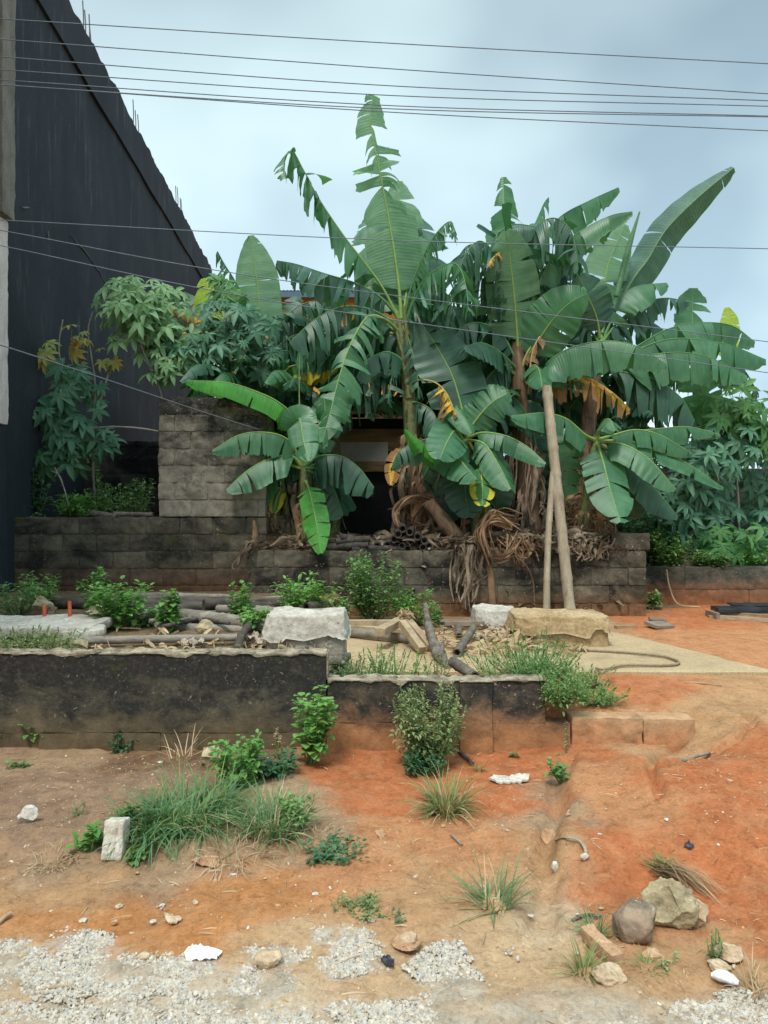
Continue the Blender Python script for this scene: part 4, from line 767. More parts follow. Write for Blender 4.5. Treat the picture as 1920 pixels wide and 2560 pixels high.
# E: low plant right
E = Plant('banana_plant', 'low banana plant at the right end of the terrace with smooth leaves arching both ways', (1275, 1155), 10.5)
E.S([(1258, 1165), (1268, 1080), (1276, 1010), (1290, 940)], 13, 8, 'stem'); E.K([(1258, 1160), (1270, 1060)], 16, 34, seed=14, mat='dry_or', out=0.3, ln=(.3, .7))
E.L([(1288, 950), (1300, 915), (1316, 905), (1330, 930)], 30, 'u', 0.1, 'ban_mid', -0.5, rib='rib')
E.L([(1290, 950), (1329, 938), (1373, 928), (1423, 938), (1495, 978)], 34, 'h', 0.25, 'ban_mid', 0.2, fold=0.6, rib='rib')
E.L([(1292, 950), (1350, 935), (1419, 926), (1489, 922), (1556, 938)], 32, 'h', 0.28, 'ban_mid', 0.6, fold=0.7, rib='rib')
E.L([(1290, 955), (1322, 955), (1360, 965), (1406, 995), (1461, 1056)], 42, 'u', 0.14, 'ban_mid', -0.6, rib='rib', fold=0.4, sag=0.3)
E.L([(1292, 955), (1345, 950), (1400, 965), (1480, 998), (1563, 1053)], 34, 'u', 0.16, 'ban_mid', 0.3, rib='rib', fold=0.4, sag=0.3)
E.L([(1290, 955), (1304, 1000), (1319, 1059), (1341, 1128)], 44, 'f', 0.12, 'ban_mid', -0.9, rib='rib', u0=0.1)
E.L([(1292, 960), (1345, 990), (1390, 1030), (1433, 1076), (1466, 1116)], 48, 'u', 0.12, 'ban_dark', -0.1, fold=0.45)
E.L([(1285, 950), (1263, 938), (1223, 904), (1173, 892), (1104, 898)], 38, 'h', 0.24, 'ban_mid', -0.5, rib='rib', fold=0.6)
E.L([(1280, 950), (1240, 945), (1228, 1000), (1226, 1085)], 32, 'f', 0.35, 'ban_mid', 0.1)
E.L([(1292, 965), (1330, 1000), (1360, 1060), (1370, 1120)], 46, 'f', 0.15, 'ban_dark', 0.3)

# F: low plant left
F_ = Plant('banana_plant', 'small banana plant in front on the left with one bright leaf hanging over the wall', (655, 1160), 10.3)
F_.S([(657, 1170), (658, 1090), (655, 1000)], 11, 8); F_.K([(657, 1150), (656, 1080)], 10, 10, seed=17, mat='dry_or', out=0.06)
F_.L([(655, 1005), (648, 900), (646, 830), (647, 760)], 6, 'f', 0.1, 'ban_mid', -0.1, rib='rib', u0=0.85)
F_.L([(652, 985), (630, 900), (600, 868), (555, 846), (490, 826), (403, 821)], 68, (0.1, -0.75, 0.8), 0.06, 'ban_bright', -0.5, rib='rib', u0=0.16, fold=0.5, sag=0.45, wl=0.5)
F_.L([(650, 1000), (628, 955), (585, 935), (520, 938), (458, 972)], 40, 'h', 0.28, 'ban_mid', -0.4, rib='rib', fold=0.7)
F_.L([(650, 1005), (630, 985), (590, 988), (540, 1012), (488, 1057)], 50, 'u', 0.12, 'ban_mid', -0.4, rib='rib')
F_.L([(650, 1010), (610, 1005), (570, 1040), (530, 1105)], 46, 'u', 0.1, 'ban_mid', 0.1, rib='rib')
F_.L([(656, 1005), (640, 925), (647, 905), (655, 950), (666, 996)], 32, 'f', 0.2, 'ban_mid', -0.8, rib='rib', u0=0.3)
F_.L([(660, 1005), (690, 985), (735, 985), (775, 1010), (808, 1052)], 58, 'h', 0.24, 'ban_dark', -0.2, fold=0.55)
F_.L([(660, 1010), (690, 1015), (720, 1055), (742, 1112)], 56, 'u', 0.1, 'ban_dark', 0.1)
F_.L([(660, 1040), (664, 1050), (670, 1070), (682, 1125), (692, 1195)], 27, 'f', 0.25, 'ban_bright', -0.55, rib='rib', u0=0.15)
F_.L([(660, 1000), (680, 950), (720, 880), (760, 840)], 40, 'f', 0.2, 'ban_mid', 0.4, rib='rib')
F_.L([(656, 1000), (670, 940), (700, 900), (700, 850)], 40, 'u', 0.2, 'ban_mid', 0.2, rib='rib')
F_.L([(662, 1010), (700, 1000), (730, 1030), (745, 1075)], 50, 'h', 0.31, 'ban_dark', 0.4)
F2 = Plant('banana_plant', 'spindly young banana plant with a small yellow leaf, left of the bright hanging leaf', (622, 1160), 10.7)
F2.S([(622, 1170), (620, 1110), (612, 1060), (607, 1010)], 8, 5); F2.L([(610, 1060), (606, 1058), (598, 1075), (591, 1108)], 15, 'f', 0.1, 'ban_yedge', -0.3, rib='rib_yel', u0=0.1)
F2.L([(610, 1040), (620, 1015), (640, 1000), (660, 1030)], 26, 'h', 0.18, 'ban_dark'); F2.L([(608, 1030), (600, 985), (590, 960)], 22, 'f', 0.1, 'ban_mid'); F2.L([(608, 1040), (580, 1020), (560, 1060), (552, 1110)], 30, 'h', 0.18, 'ban_dark')
F2.K([(600, 1170), (590, 1110)], 14, 24, seed=19, out=0.2)

# G: back left
Gp = Plant('banana_plant', 'banana plant at the back left with one pale upright leaf against the sky', (585, 1150), 11.9)
Gp.S([(590, 1180), (580, 1000), (575, 900), (568, 820), (566, 740)], 22, 12); Gp.K([(590, 1160), (582, 1000)], 24, 26, seed=23, mat='dry')
Gp.L([(566, 760), (562, 690), (556, 620), (548, 560), (542, 508)], 44, 'f', 0.04, 'ban_light', 0.2, rib='rib', u0=0.12, tipw=0.15, riba=0.026)
Gp.L([(566, 750), (540, 670), (510, 610), (485, 570), (470, 542)], 44, 'h', 0.81, 'ban_mid', -0.3, tatter=0.4)
Gp.L([(570, 850), (600, 805), (640, 788), (690, 783), (728, 790)], 40, 'h', 0.56, 'ban_yedge', -0.6, rib='rib_yel', u0=0.2)
Gp.L([(566, 800), (520, 740), (460, 706), (400, 673), (345, 650)], 36, 'h', 0.62, 'ban_yel', -0.6, rib='rib', u0=0.3)
Gp.L([(564, 810), (510, 770), (450, 735), (390, 713)], 30, 'h', 0.56, 'ban_yel', 0.1, rib='rib_yel', u0=0.35)
Gp.L([(562, 780), (520, 720), (480, 680), (430, 645), (398, 630)], 44, 'u', 0.2, 'ban_dark', 0.5, rib='ribdark')
Gp.L([(564, 790), (500, 730), (460, 680), (443, 600)], 34, 'f', 0.1, 'ban_lime', 0.3, rib='rib_yel', u0=0.52)
Gp.L([(568, 780), (610, 720), (660, 700), (710, 730)], 60, 'h', 0.69, 'ban_dark', 0.5); Gp.L([(568, 800), (620, 760), (680, 760), (730, 810)], 60, 'h', 0.56, 'ban_dark', 0.8)
Gp.L([(566, 820), (600, 830), (650, 870), (680, 930)], 60, 'h', 0.43, 'ban_mid', 0.4); Gp.L([(566, 820), (530, 810), (500, 850), (490, 900)], 50, 'h', 0.56, 'ban_dark', 0.5)
Gp.L([(570, 820), (590, 760), (620, 700), (640, 640)], 50, 'f', 0.4, 'ban_dark', 0.9); Gp.L([(566, 800), (580, 740), (620, 680), (680, 650), (740, 680)], 60, 'h', 0.81, 'ban_dark', 0.2)
# H: far right, behind
Hp = Plant('banana_plant', 'banana plant farthest right, mostly behind the long arching leaves', (1512, 1150), 12.4, 0.7)
Hp.S([(1518, 1190), (1516, 1000), (1512, 880), (1506, 800)], 20, 12); Hp.L([(1506, 820), (1500, 760), (1496, 690), (1497, 622)], 42, 'f', 0.35, 'ban_mid', 0.3, rib='rib', u0=0.2)
Hp.L([(1514, 950), (1518, 880), (1514, 830), (1505, 770)], 46, 'f', 0.15, 'ban_mid', -0.4, rib='rib'); Hp.L([(1510, 850), (1560, 780), (1578, 700), (1572, 664)], 22, 'f', 0.05, 'ban_lime', 0.2, rib='rib_yel', u0=0.45)
Hp.L([(1508, 830), (1550, 780), (1600, 790), (1640, 850)], 46, 'h', 0.56, 'ban_dark', 0.4); Hp.L([(1508, 830), (1470, 790), (1420, 800), (1390, 850)], 50, 'h', 0.56, 'ban_dark', 0.4)
Hp.L([(1512, 900), (1545, 860), (1590, 870), (1620, 920)], 40, 'h', 0.31, 'ban_mid', -0.2)

# background plants that fill the depth of the plantation
def auto_plant(label, x, Y, h, nl, seed, ln=(1.5, 2.4), w_=(0.22, 0.32), zb=1.1):
    rs = random.Random(seed); b = np.array([x, Y, zb]); t = thing('banana_plant', label, 'banana plant', b, PLANTS); top = b + np.array([rs.uniform(-.15, .15), 0, h])
    stem(t, [b, (b + top) / 2 + 0.05, top], [0.13, 0.07])
    for i in range(nl):
        az = i * 2.4 + rs.uniform(-0.4, 0.4); el = rs.uniform(0.15, 1.2); l = rs.uniform(*ln); o = np.array([math.cos(az), math.sin(az), 0]); s0 = top - UPV * rs.uniform(0, 0.45)
        pts = [s0]; e_ = el + 0.5
        for k in range(5): s0 = s0 + (o * math.cos(e_) + UPV * math.sin(e_)) * l / 5; pts.append(s0); e_ -= rs.uniform(0.28, 0.5)
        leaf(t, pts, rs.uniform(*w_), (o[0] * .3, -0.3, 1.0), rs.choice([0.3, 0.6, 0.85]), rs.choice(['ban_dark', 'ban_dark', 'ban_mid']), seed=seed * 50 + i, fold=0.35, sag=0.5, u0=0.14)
    skirt(t, [b, (b + top) / 2], 0.14, 14, seed=seed)
auto_plant('background banana plant between the back left plant and the tallest plant', -0.85, 12.3, 2.9, 15, 71)
auto_plant('background banana plant behind the young plant left of the thick brown trunk', 1.0, 12.4, 3.0, 15, 72)
auto_plant('background banana plant behind the tops of the bamboo props', 2.3, 12.6, 2.9, 15, 73)
auto_plant('background banana plant in the shade behind the low right plant', 3.3, 12.2, 1.3, 11, 74, (1.1, 1.8))
auto_plant('low background banana plant behind the small plant with the hanging leaf', -1.5, 12.2, 1.0, 9, 76, (1.0, 1.6))
auto_plant('low background banana plant in the deep shade behind the young front plant', 1.5, 11.7, 0.9, 10, 77, (0.9, 1.5))

# ------------------------------------------------------------------ dead leaves on and over the terrace wall
mb = MB(); rs = np.random.default_rng(5)
def litter(mb, n, xr, yr, zf, l=(0.15, 0.5), hz=0.06, wd=(0.012, 0.04), up=0.05):
    for i in range(n):
        x, y = rs.uniform(*xr), rs.uniform(*yr); z = zf(x, y) + rs.uniform(0, hz); a = rs.uniform(0, 6.28); ll = rs.uniform(*l); d = np.array([math.cos(a), math.sin(a), rs.normal(0, 0.15)])
        p0 = np.array([x, y, z]); ribbon(mb, [p0 - d * ll / 2, p0 + rs.normal(0, 0.02, 3) + UPV * rs.uniform(0, up), p0 + d * ll / 2], rs.uniform(*wd), 0.006, int(rs.integers(1e6)), rs.uniform(0.2, 1.3), rs.uniform(0.0, 0.35), 9)
zt_ = lambda x, y: float(H(x, y, False)) + 0.02
litter(mb, 260, (-1.75, 0.1), (9.95, 10.6), zt_, hz=0.09, l=(0.12, 0.4), wd=(0.01, 0.04)); litter(mb, 420, (0.3, 3.2), (9.95, 10.7), zt_, l=(0.12, 0.45), hz=0.16, wd=(0.01, 0.042)); litter(mb, 160, (0.9, 2.0), (9.9, 10.2), lambda x, y: 1.08, l=(0.12, 0.5), hz=0.2, wd=(0.006, 0.026)); litter(mb, 120, (1.8, 3.4), (9.88, 9.98), lambda x, y: 1.07, l=(0.1, 0.35), hz=0.06, wd=(0.006, 0.025))
tag(mb.build('dead_leaf_litter', M['dry'], None, (0.7, 10.2, 1.08)), 'brown dead banana leaves littering the top of the terrace wall', 'dead leaves', kind='stuff')
def hang_clump(label, x, y0, y1, n, spread, mat, seed, lean=0.0, wd=(0.006, 0.026), Y=9.84):
    r_ = np.random.default_rng(seed); mb = MB(); n = int(n * 1.7)
    for i in range(n):
        xa = x + r_.normal(0, spread); s_ = P(xa, y0 + r_.uniform(-12, 12), Y + r_.uniform(0.0, 0.1)); e_ = P(x + lean + (xa - x) * 0.7 + r_.normal(0, spread * 0.5), lerp(y0, y1, r_.uniform(0.5, 1.0)), Y - r_.uniform(0.0, 0.1)); 
        if s_[2] < 1.12: s_[2] = 1.12
        q = s_ + np.array([0, 0.18, 0.03]); s2 = s_ + np.array([0, -0.04, 0.03])
        ribbon(mb, [q, s2, (s2 * 2 + e_) / 3 + r_.normal(0, 0.035, 3), (s2 + e_ * 2) / 3 + r_.normal(0, 0.045, 3), e_], r_.uniform(*wd), 0.008, int(r_.integers(1e6)), r_.uniform(0.2, 1.2), r_.uniform(0.05, 0.4), 14)
    return tag(mb.build('dead_leaf', M[mat], None, P(x, y0, Y)), label, 'dead leaf', 'withered banana leaves hanging over the terrace wall')
hang_clump('grey brown bundle of withered strips hanging left of the orange dead stalk', 1015, 1190, 1325, 26, 18, 'dry', 3, -14)
hang_clump('thin pale withered strips hanging at the left end of the terrace wall', 545, 1175, 1240, 7, 6, 'dry', 4, -28)
hang_clump('short fringe of dead leaves over the wall just right of the leaning poles', 1290, 1175, 1215, 16, 25, 'dry', 8, 0)
hang_clump('loose dead leaves draped over the wall just left of the leaning poles', 1110, 1170, 1225, 22, 26, 'dry_or', 9, 20)
mb = MB()        # the curled orange brown dead leaf with its stalk reaching the ground
st_ = [P(1050, 1130, 9.95), P(1042, 1180, 9.82), P(1058, 1230, 9.78), P(1064, 1308, 9.72)]
for i in range(20):
    r_ = np.random.default_rng(100 + i); k_ = r_.normal(0, 0.045, 3)
    ribbon(mb, [P(1100 + i, 1135 + r_.uniform(-20, 10), 9.9) + k_, P(1062, 1120 + r_.uniform(-12, 12), 9.8) + k_, P(1040 + r_.uniform(-8, 8), 1150, 9.76) + k_, P(1052 + r_.uniform(-8, 10), 1205 + r_.uniform(-8, 15), 9.74) + k_], r_.uniform(0.008, 0.028), 0.006, i, 1.6, 0.6, 16)
for i in range(16):
    r_ = np.random.default_rng(200 + i)
    ribbon(mb, [P(1050, 1205, 9.74), P(1085 + r_.uniform(-10, 10), 1215 + r_.uniform(-20, 5), 9.74), P(1120 + r_.uniform(-25, 10), 1165 + r_.uniform(-20, 20), 9.82)], r_.uniform(0.006, 0.022), 0.006, i, 1.7, 0.6, 14)
tube(mb, st_[1:], [0.035, 0.045, 0.05], 12, 8, noise_amp=0.1, ell=0.5)
tag(mb.build('dead_leaf', M['dry_or'], None, st_[3]), 'large curled orange brown dead leaf with a thick stalk down the wall', 'dead leaf', 'withered banana leaves hanging over the terrace wall')
mb = MB()        # the looped dead leaf at the foot of the tallest plant
for i in range(16):
    r_ = np.random.default_rng(300 + i); k_ = r_.normal(0, 0.028, 3)
    ribbon(mb, [P(935, 1085, 10.65) + k_, P(885, 1075, 10.5) + k_, P(855, 1100, 10.45) + k_, P(862, 1135, 10.45) + k_, P(880, 1150, 10.5) + k_], r_.uniform(0.008, 0.024), 0.008, i, 0.9, 0.5, 18)
    ribbon(mb, [P(940, 1082, 10.65) + k_, P(910, 1085 + i, 10.5) + k_, P(895, 1100 + i * 3, 10.48) + k_, P(885 + i * 3, 1122 + i, 10.48)], 0.012, 0.004, i, 1.2, 0.5, 12)
tag(mb.build('dead_leaf', M['dry_or'], None, P(880, 1150, 10.5)), 'looped brown dead leaf curling at the foot of the tallest banana plant', 'dead leaf')
mb = MB(); tube(mb, [P(925, 1085, 10.4), P(965, 1135, 10.35), P(1003, 1185, 10.3)], [0.09, 0.11, 0.12], 20, 12, noise_amp=0.12)
fs = tag(mb.build('fallen_stem', M['stem_dry'], None, P(1000, 1185, 10.3)), 'fallen rotting banana stem leaning to the right beside the tallest plant', 'stem'); 

auto_plant('background banana plant filling the view between the tallest plant and the brown trunk', 0.55, 11.9, 2.5, 13, 78, (1.5, 2.1))
auto_plant('background banana plant behind the bright leaf and the tall grey wall', -2.0, 11.6, 2.3, 12, 79, (1.3, 1.9))
auto_plant('background banana plant under the long blue green arching leaves', 3.0, 12.0, 2.2, 12, 80, (1.3, 1.9))

A.L([(866, 730), (830, 700), (760, 700), (690, 740), (640, 800)], 60, 'h', 0.81, 'ban_dark', 0.5)
A.L([(872, 720), (890, 660), (920, 620), (955, 620), (985, 680)], 64, 'h', 0.81, 'ban_dark', -0.5); A.L([(874, 740), (920, 700), (960, 720), (985, 780)], 60, 'h', 0.43, 'ban_dark', 0.3)
Gp.L([(566, 800), (610, 740), (660, 720), (720, 740), (760, 800)], 60, 'h', 0.75, 'ban_dark', -0.3)
Cc.L([(1120, 720), (1160, 640), (1210, 620), (1260, 660), (1280, 740)], 70, 'h', 0.69, 'ban_dark', 0.2); Cc.L([(1118, 720), (1080, 640), (1040, 600), (990, 610), (955, 660)], 70, 'h', 0.81, 'ban_dark', 0.3)
D.L([(1294, 760), (1340, 700), (1390, 690), (1440, 720), (1470, 780)], 56, 'h', 0.50, 'ban_dark', 0.8); D.L([(1294, 780), (1350, 800), (1400, 850), (1440, 930)], 64, 'h', 0.56, 'ban_dark', 0.9)
D.L([(1290, 770), (1300, 700), (1290, 640), (1260, 580), (1220, 560)], 60, 'h', 0.81, 'ban_dark', 0.5)

A.L([(884, 800), (860, 770), (830, 760), (790, 780), (770, 815)], 40, 'h', 0.31, 'ban_dark', -0.4); A.L([(886, 870), (905, 870), (935, 890), (955, 940)], 40, 'h', 0.43, 'ban_dark', -0.4)
A.L([(868, 700), (885, 740), (900, 800), (905, 860)], 30, 'h', 0.69, 'ban_dark', -0.3); A.L([(880, 800), (860, 790), (845, 820), (838, 870)], 34, 'h', 0.81, 'ban_dark', -0.3)
for (xa, ya), (xb, yb) in (((884, 860), (850, 690)), ((884, 850), (905, 670)), ((882, 830), (872, 660)), ((886, 820), (925, 700))):
    mb = MB(); tube(mb, [P(xa, ya, 10.86), P((xa + xb) / 2 + (xa > xb) * 4, (ya + yb) / 2, 10.84), P(xb, yb, 10.85)], [0.06, 0.035, 0.018], 12, 8); mb.build('petiole', M['stem'], A.o)
auto_plant('background banana plant just right of the tallest stem, in the shade', 0.6, 11.7, 2.3, 12, 91, (1.2, 1.7)); auto_plant('background banana plant between the young front plant and the props', 1.75, 11.8, 2.0, 12, 92, (1.2, 1.8))
auto_plant('background banana plant left of the tallest stem, behind the arching leaf', -1.35, 11.8, 2.4, 12, 93, (1.2, 1.7)); auto_plant('background banana plant at the right end behind the low right plant', 3.7, 12.4, 1.9, 12, 94, (1.2, 1.8))
auto_plant('background banana plant high behind the brown trunk', 1.9, 13.0, 3.4, 14, 95, (1.5, 2.1)); auto_plant('background banana plant under the back left plant', -1.75, 12.6, 1.6, 12, 96, (1.2, 1.7))

F_.L([(662, 1015), (705, 1030), (740, 1050), (770, 1095)], 44, 'u', 0.12, 'ban_dark', 0.5); B.L([(1000, 960), (950, 985), (915, 1030), (900, 1085)], 46, 'f', 0.15, 'ban_dark', 0.4); B.L([(1014, 960), (1050, 1000), (1070, 1060), (1072, 1115)], 44, 'f', 0.15, 'ban_dark', 0.4)
Cc.L([(1125, 900), (1150, 930), (1160, 990), (1158, 1050)], 30, 'f', 0.3, 'ban_dark', 0.3); A.L([(890, 960), (862, 985), (848, 1010), (845, 1048)], 18, 'f', 0.2, 'ban_yel', -0.4, rib='rib_yel')

# ------------------------------------------------------------------ small plants
def frame_of(d, up=UPV):
    d = nrm(d); a = nrm(np.cross(d, up + 0.01)); b = np.cross(a, d); return d, a, b
LT = np.array([(0, 0, 0), (0.28, -0.5, 0.05), (0.3, 0, -0.03), (0.28, 0.5, 0.05), (0.68, -0.42, 0.04), (0.7, 0, -0.04), (0.68, 0.42, 0.04), (1.0, 0, -0.10)])
LF = np.array([(0, 1, 2), (0, 2, 3)]); LF4 = np.array([(1, 4, 5, 2), (2, 5, 6, 3)]); LF3 = np.array([(4, 7, 5), (5, 7, 6)])
def leaves(mb, o, d, s, asp=0.6, up=None, m=0, droop=0.0):
    """many small leaves at once: origins o, directions d, lengths s"""
    o = np.asarray(o, float); d = nrm(np.asarray(d, float)); k = len(o); s = np.broadcast_to(s, (k,))
    u = np.tile(UPV, (k, 1)) if up is None else up
    a = nrm(np.cross(d, u + 0.013)); b = np.cross(a, d)
    T = LT[None]; L_ = T[..., 0:1] * s[:, None, None]; Wd = T[..., 1:2] * asp * s[:, None, None]; Z = T[..., 2:3] * s[:, None, None] - droop * (T[..., 0:1] ** 2) * s[:, None, None]
    V = o[:, None] + d[:, None] * L_ + a[:, None] * Wd + b[:, None] * Z
    off = (np.arange(k) * 8)[:, None, None]; uv = np.tile(np.stack([LT[:, 0], np.abs(LT[:, 1]) * 1.8], 1), (k, 1))
    mb.add(V.reshape(-1, 3), (LF[None] + off).reshape(-1, 3), uv, m); mb.F.append((LF4[None] + off).reshape(-1, 4) + mb.n - len(V.reshape(-1, 3))); mb.M.append(np.full(2 * k, m))
    mb.F.append((LF3[None] + off).reshape(-1, 3) + mb.n - len(V.reshape(-1, 3))); mb.M.append(np.full(2 * k, m))
M['wd_b'] = mat_leaf('weed_leaf_bright', [(0.09, 0.23, 0.05), (0.15, 0.33, 0.075), (0.23, 0.41, 0.11)], 0.3, (0.3, 0.6, 0.1), 0.5, 0)
M['wd_m'] = mat_leaf('weed_leaf_green', [(0.09, 0.19, 0.06), (0.16, 0.29, 0.09), (0.27, 0.38, 0.14)], 0.3, (0.2, 0.5, 0.1), 0.5, 0)
M['wd_o'] = mat_leaf('weed_leaf_olive', [(0.11, 0.165, 0.06), (0.22, 0.28, 0.11), (0.38, 0.40, 0.19)], 0.25, (0.3, 0.45, 0.12), 0.6, 0)
M['wd_d'] = mat_leaf('weed_leaf_dark', [(0.035, 0.10, 0.05), (0.06, 0.15, 0.07), (0.10, 0.2, 0.09)], 0.25, (0.12, 0.4, 0.1), 0.5, 0)
M['cas'] = mat_leaf('cassava_leaf_green', [(0.05, 0.14, 0.085), (0.08, 0.20, 0.12), (0.12, 0.27, 0.16)], 0.25, (0.12, 0.42, 0.12), 0.5, 0)
M['cas_p'] = mat_leaf('cassava_leaf_pale', [(0.12, 0.25, 0.11), (0.19, 0.35, 0.16), (0.29, 0.45, 0.23)], 0.3, (0.3, 0.55, 0.2), 0.5, 0)
M['cas_y'] = mat_leaf('cassava_leaf_yellowing', [(0.16, 0.25, 0.07), (0.32, 0.36, 0.11), (0.55, 0.27, 0.05)], 0.3, (0.5, 0.45, 0.1), 0.6, 0)
M['cas_r'] = mat_leaf('cassava_leaf_fresh', [(0.04, 0.14, 0.05), (0.07, 0.2, 0.065), (0.14, 0.3, 0.09)], 0.35, (0.3, 0.65, 0.1), 0.5, 0)
M['grass'] = mat_leaf('grass_blade', [(0.07, 0.16, 0.065), (0.12, 0.24, 0.10), (0.2, 0.32, 0.15)], 0.3, (0.3, 0.5, 0.12), 0.55, 0)
M['grass_y'] = mat_leaf('grass_blade_olive', [(0.12, 0.17, 0.05), (0.2, 0.25, 0.08), (0.36, 0.33, 0.15)], 0.25, (0.4, 0.4, 0.15), 0.6, 0)
M['straw'] = mat_leaf('dry_straw', [(0.30, 0.2, 0.11), (0.46, 0.33, 0.19), (0.6, 0.46, 0.3)], 0.15, (0.5, 0.4, 0.2), 0.8, 0)
M['twig'] = mat_var('grey_stem', [(0.12, 0.10, 0.07), (0.24, 0.2, 0.14)], 20, 0.9)
M['stalk'] = mat_var('green_stalk', [(0.10, 0.17, 0.06), (0.2, 0.27, 0.1)], 20, 0.7)
M['cstem'] = mat_var('pale_knobbly_stem', [(0.22, 0.2, 0.16), (0.38, 0.36, 0.3)], 14, 0.8)

def weed(name, label, base, h, rad, nst, ls, mat, asp=0.6, seed=0, cat='weed', group=None, dens=34, spread=0.6, spire=False, jitter=0.35, droop=0.25, lean=(0, 0), parts=True, bare=0.15):
    rs = np.random.default_rng(seed + 500); base = np.asarray(base, float); sb = MB(); lb = MB(); O = []; D = []; Sz = []
    for i in range(nst):
        a = rs.uniform(0, 6.283); rr = rad * rs.uniform(0.15, 1) ** 0.7; hh = h * rs.uniform(0.55, 1.0) * (1 - 0.35 * rr / max(rad, .01) * spread)
        b0 = base + np.array([math.cos(a), math.sin(a), 0]) * rad * 0.18 * rs.random(); b0[2] = base[2] - 0.01
        tip = base + np.array([math.cos(a) * rr + lean[0], math.sin(a) * rr + lean[1], hh]); mid = (b0 + tip) / 2 + np.array([math.cos(a), math.sin(a), 0]) * rr * 0.15 + rs.normal(0, 0.012, 3)
        p = spline([b0, mid, tip], 10); tube(sb, p, [0.0045 + h * 0.004, 0.0016], None, 4, capped=False)
        nl = int(1.5 * dens * hh / max(h, .01) * rs.uniform(0.7, 1.2)); tt = rs.uniform(bare, 1, nl) ** 0.85
        q = np.stack([np.interp(tt, np.linspace(0, 1, 10), p[:, c]) for c in range(3)], 1)
        az = rs.uniform(0, 6.283, nl); el = rs.normal(0.35, 0.35, nl); off = np.stack([np.cos(az) * np.cos(el), np.sin(az) * np.cos(el), np.sin(el)], 1)
        br = rs.uniform(0, 1, nl)[:, None] * rad * jitter * (1 - 0.6 * tt[:, None])
        O.append(q + off * br); D.append(off); Sz.append(ls * rs.uniform(0.75, 1.5, nl) * (1 - 0.55 * tt * (1 if spire else 0.5)))
        if spire:
            k = 14; ts = np.linspace(0.75, 1.04, k); qq = p[-1] + (p[-1] - p[-3]) * ((ts - 0.9) * 2)[:, None]; aa = rs.uniform(0, 6.28, k)
            O.append(qq); D.append(np.stack([np.cos(aa) * .4, np.sin(aa) * .4, np.ones(k)], 1)); Sz.append(np.full(k, ls * 0.45))
    leaves(lb, np.concatenate(O), np.concatenate(D), np.concatenate(Sz), asp * 1.15, droop=droop)
    t = thing(name, label, cat, base, group); sb.build('stems', M['stalk'], t); lb.build('foliage', M[mat], t); return t
def grass(name, label, base, h, rad, nb, mat='grass', seed=0, group=None, w_=0.004, flop=0.9, cat='grass tuft', lean=(0, 0), seg=7, mat2=None, upr=0.35):
    rs = np.random.default_rng(seed + 900); base = np.asarray(base, float); mb = MB()
    a = rs.uniform(0, 6.283, nb); r0 = rad * 0.35 * np.sqrt(rs.random(nb)); o = np.stack([np.cos(a) * r0, np.sin(a) * r0, np.zeros(nb)], 1) + base
    o[:, 2] = H(o[:, 0], o[:, 1], False) - 0.005 if abs(base[2] - float(H(base[0], base[1], False))) < 0.08 else base[2]
    az = a + rs.normal(0, 0.7, nb); el = rs.uniform(upr, 1.5, nb); ln = h * rs.uniform(0.45, 1.15, nb); fl = flop * rs.uniform(0.3, 1.6, nb)
    p = o.copy(); rows = []; dh = np.stack([np.cos(az), np.sin(az)], 1)
    side = np.stack([-np.sin(az), np.cos(az), rs.normal(0, 0.3, nb)], 1)
    for j in range(seg + 1):
        t = j / seg; wv = w_ * (1 - t ** 2) + 0.0004; rows.append(np.stack([p - side * wv, p + side * wv], 1))
        e_ = el - fl * t * 1.6; d = np.concatenate([dh * np.cos(e_)[:, None] + np.array(lean) * t, np.sin(e_)[:, None]], 1); p = p + nrm(d) * (ln / seg)[:, None]
        g_ = H(p[:, 0], p[:, 1], False) + 0.004 if base[2] < 0.3 else np.full(nb, -9.0)
        p[:, 2] = np.maximum(p[:, 2], g_)
    V = np.stack(rows, 1).reshape(nb, -1, 3); F = gridF(seg + 1, 2); F = (F[None] + (np.arange(nb) * 2 * (seg + 1))[:, None, None]).reshape(-1, 4)
    mm = (rs.random(nb) < 0.18).astype(int) if mat2 else np.zeros(nb, int)
    mb.add(V.reshape(-1, 3), F); mb.M[-1] = np.repeat(mm, seg)
    return tag(mb.build(name, [M[mat]] + ([M[mat2]] if mat2 else []), None, base), label, cat, group)

# in front of the wall
def W(x, y): return GG(x, y)
g1 = 'leafy weeds growing along the front wall'
weed('leafy_weed', 'tall bright round leaved weed climbing in front of the step in the front wall', W(668, 1652), 0.56, 0.16, 12, 0.058, 'wd_b', 0.85, 1, group=g1, dens=26, spread=0.2, lean=(0.03, 0))
weed('bushy_weed', 'dense olive green bush with upright seed spikes left of the pier', W(928, 1655), 0.60, 0.27, 46, 0.046, 'wd_o', 0.42, 2, group=g1, dens=46, spire=True, spread=0.45)
weed('bushy_weed', 'dark low skirt of small leaves at the foot of the olive bush', W(915, 1668), 0.16, 0.19, 18, 0.035, 'wd_d', 0.45, 3, group=g1, dens=30)
bz = P(1190, 1478, YF + 0.1)
weed('bushy_weed', 'green bush with small leaves spilling over the right end of the front wall', P(1212, 1525, 5.45), 0.34, 0.26, 46, 0.036, 'wd_m', 0.4, 4, group=g1, dens=44, spire=True, spread=0.5)
weed('bushy_weed', 'green weed bush on top of the right end of the front wall behind the edge', P(1165, 1472, 5.72), 0.30, 0.32, 36, 0.034, 'wd_m', 0.4, 5, group=g1, dens=36, spire=True)
mb = MB(); vp = [P(1222, 1560, 5.30), P(1224, 1600, 5.27), P(1220, 1650, 5.22)]; t = thing('hanging_vine', 'thin vine with tiny leaves hanging down from the bush at the wall end', 'vine', vp[2])
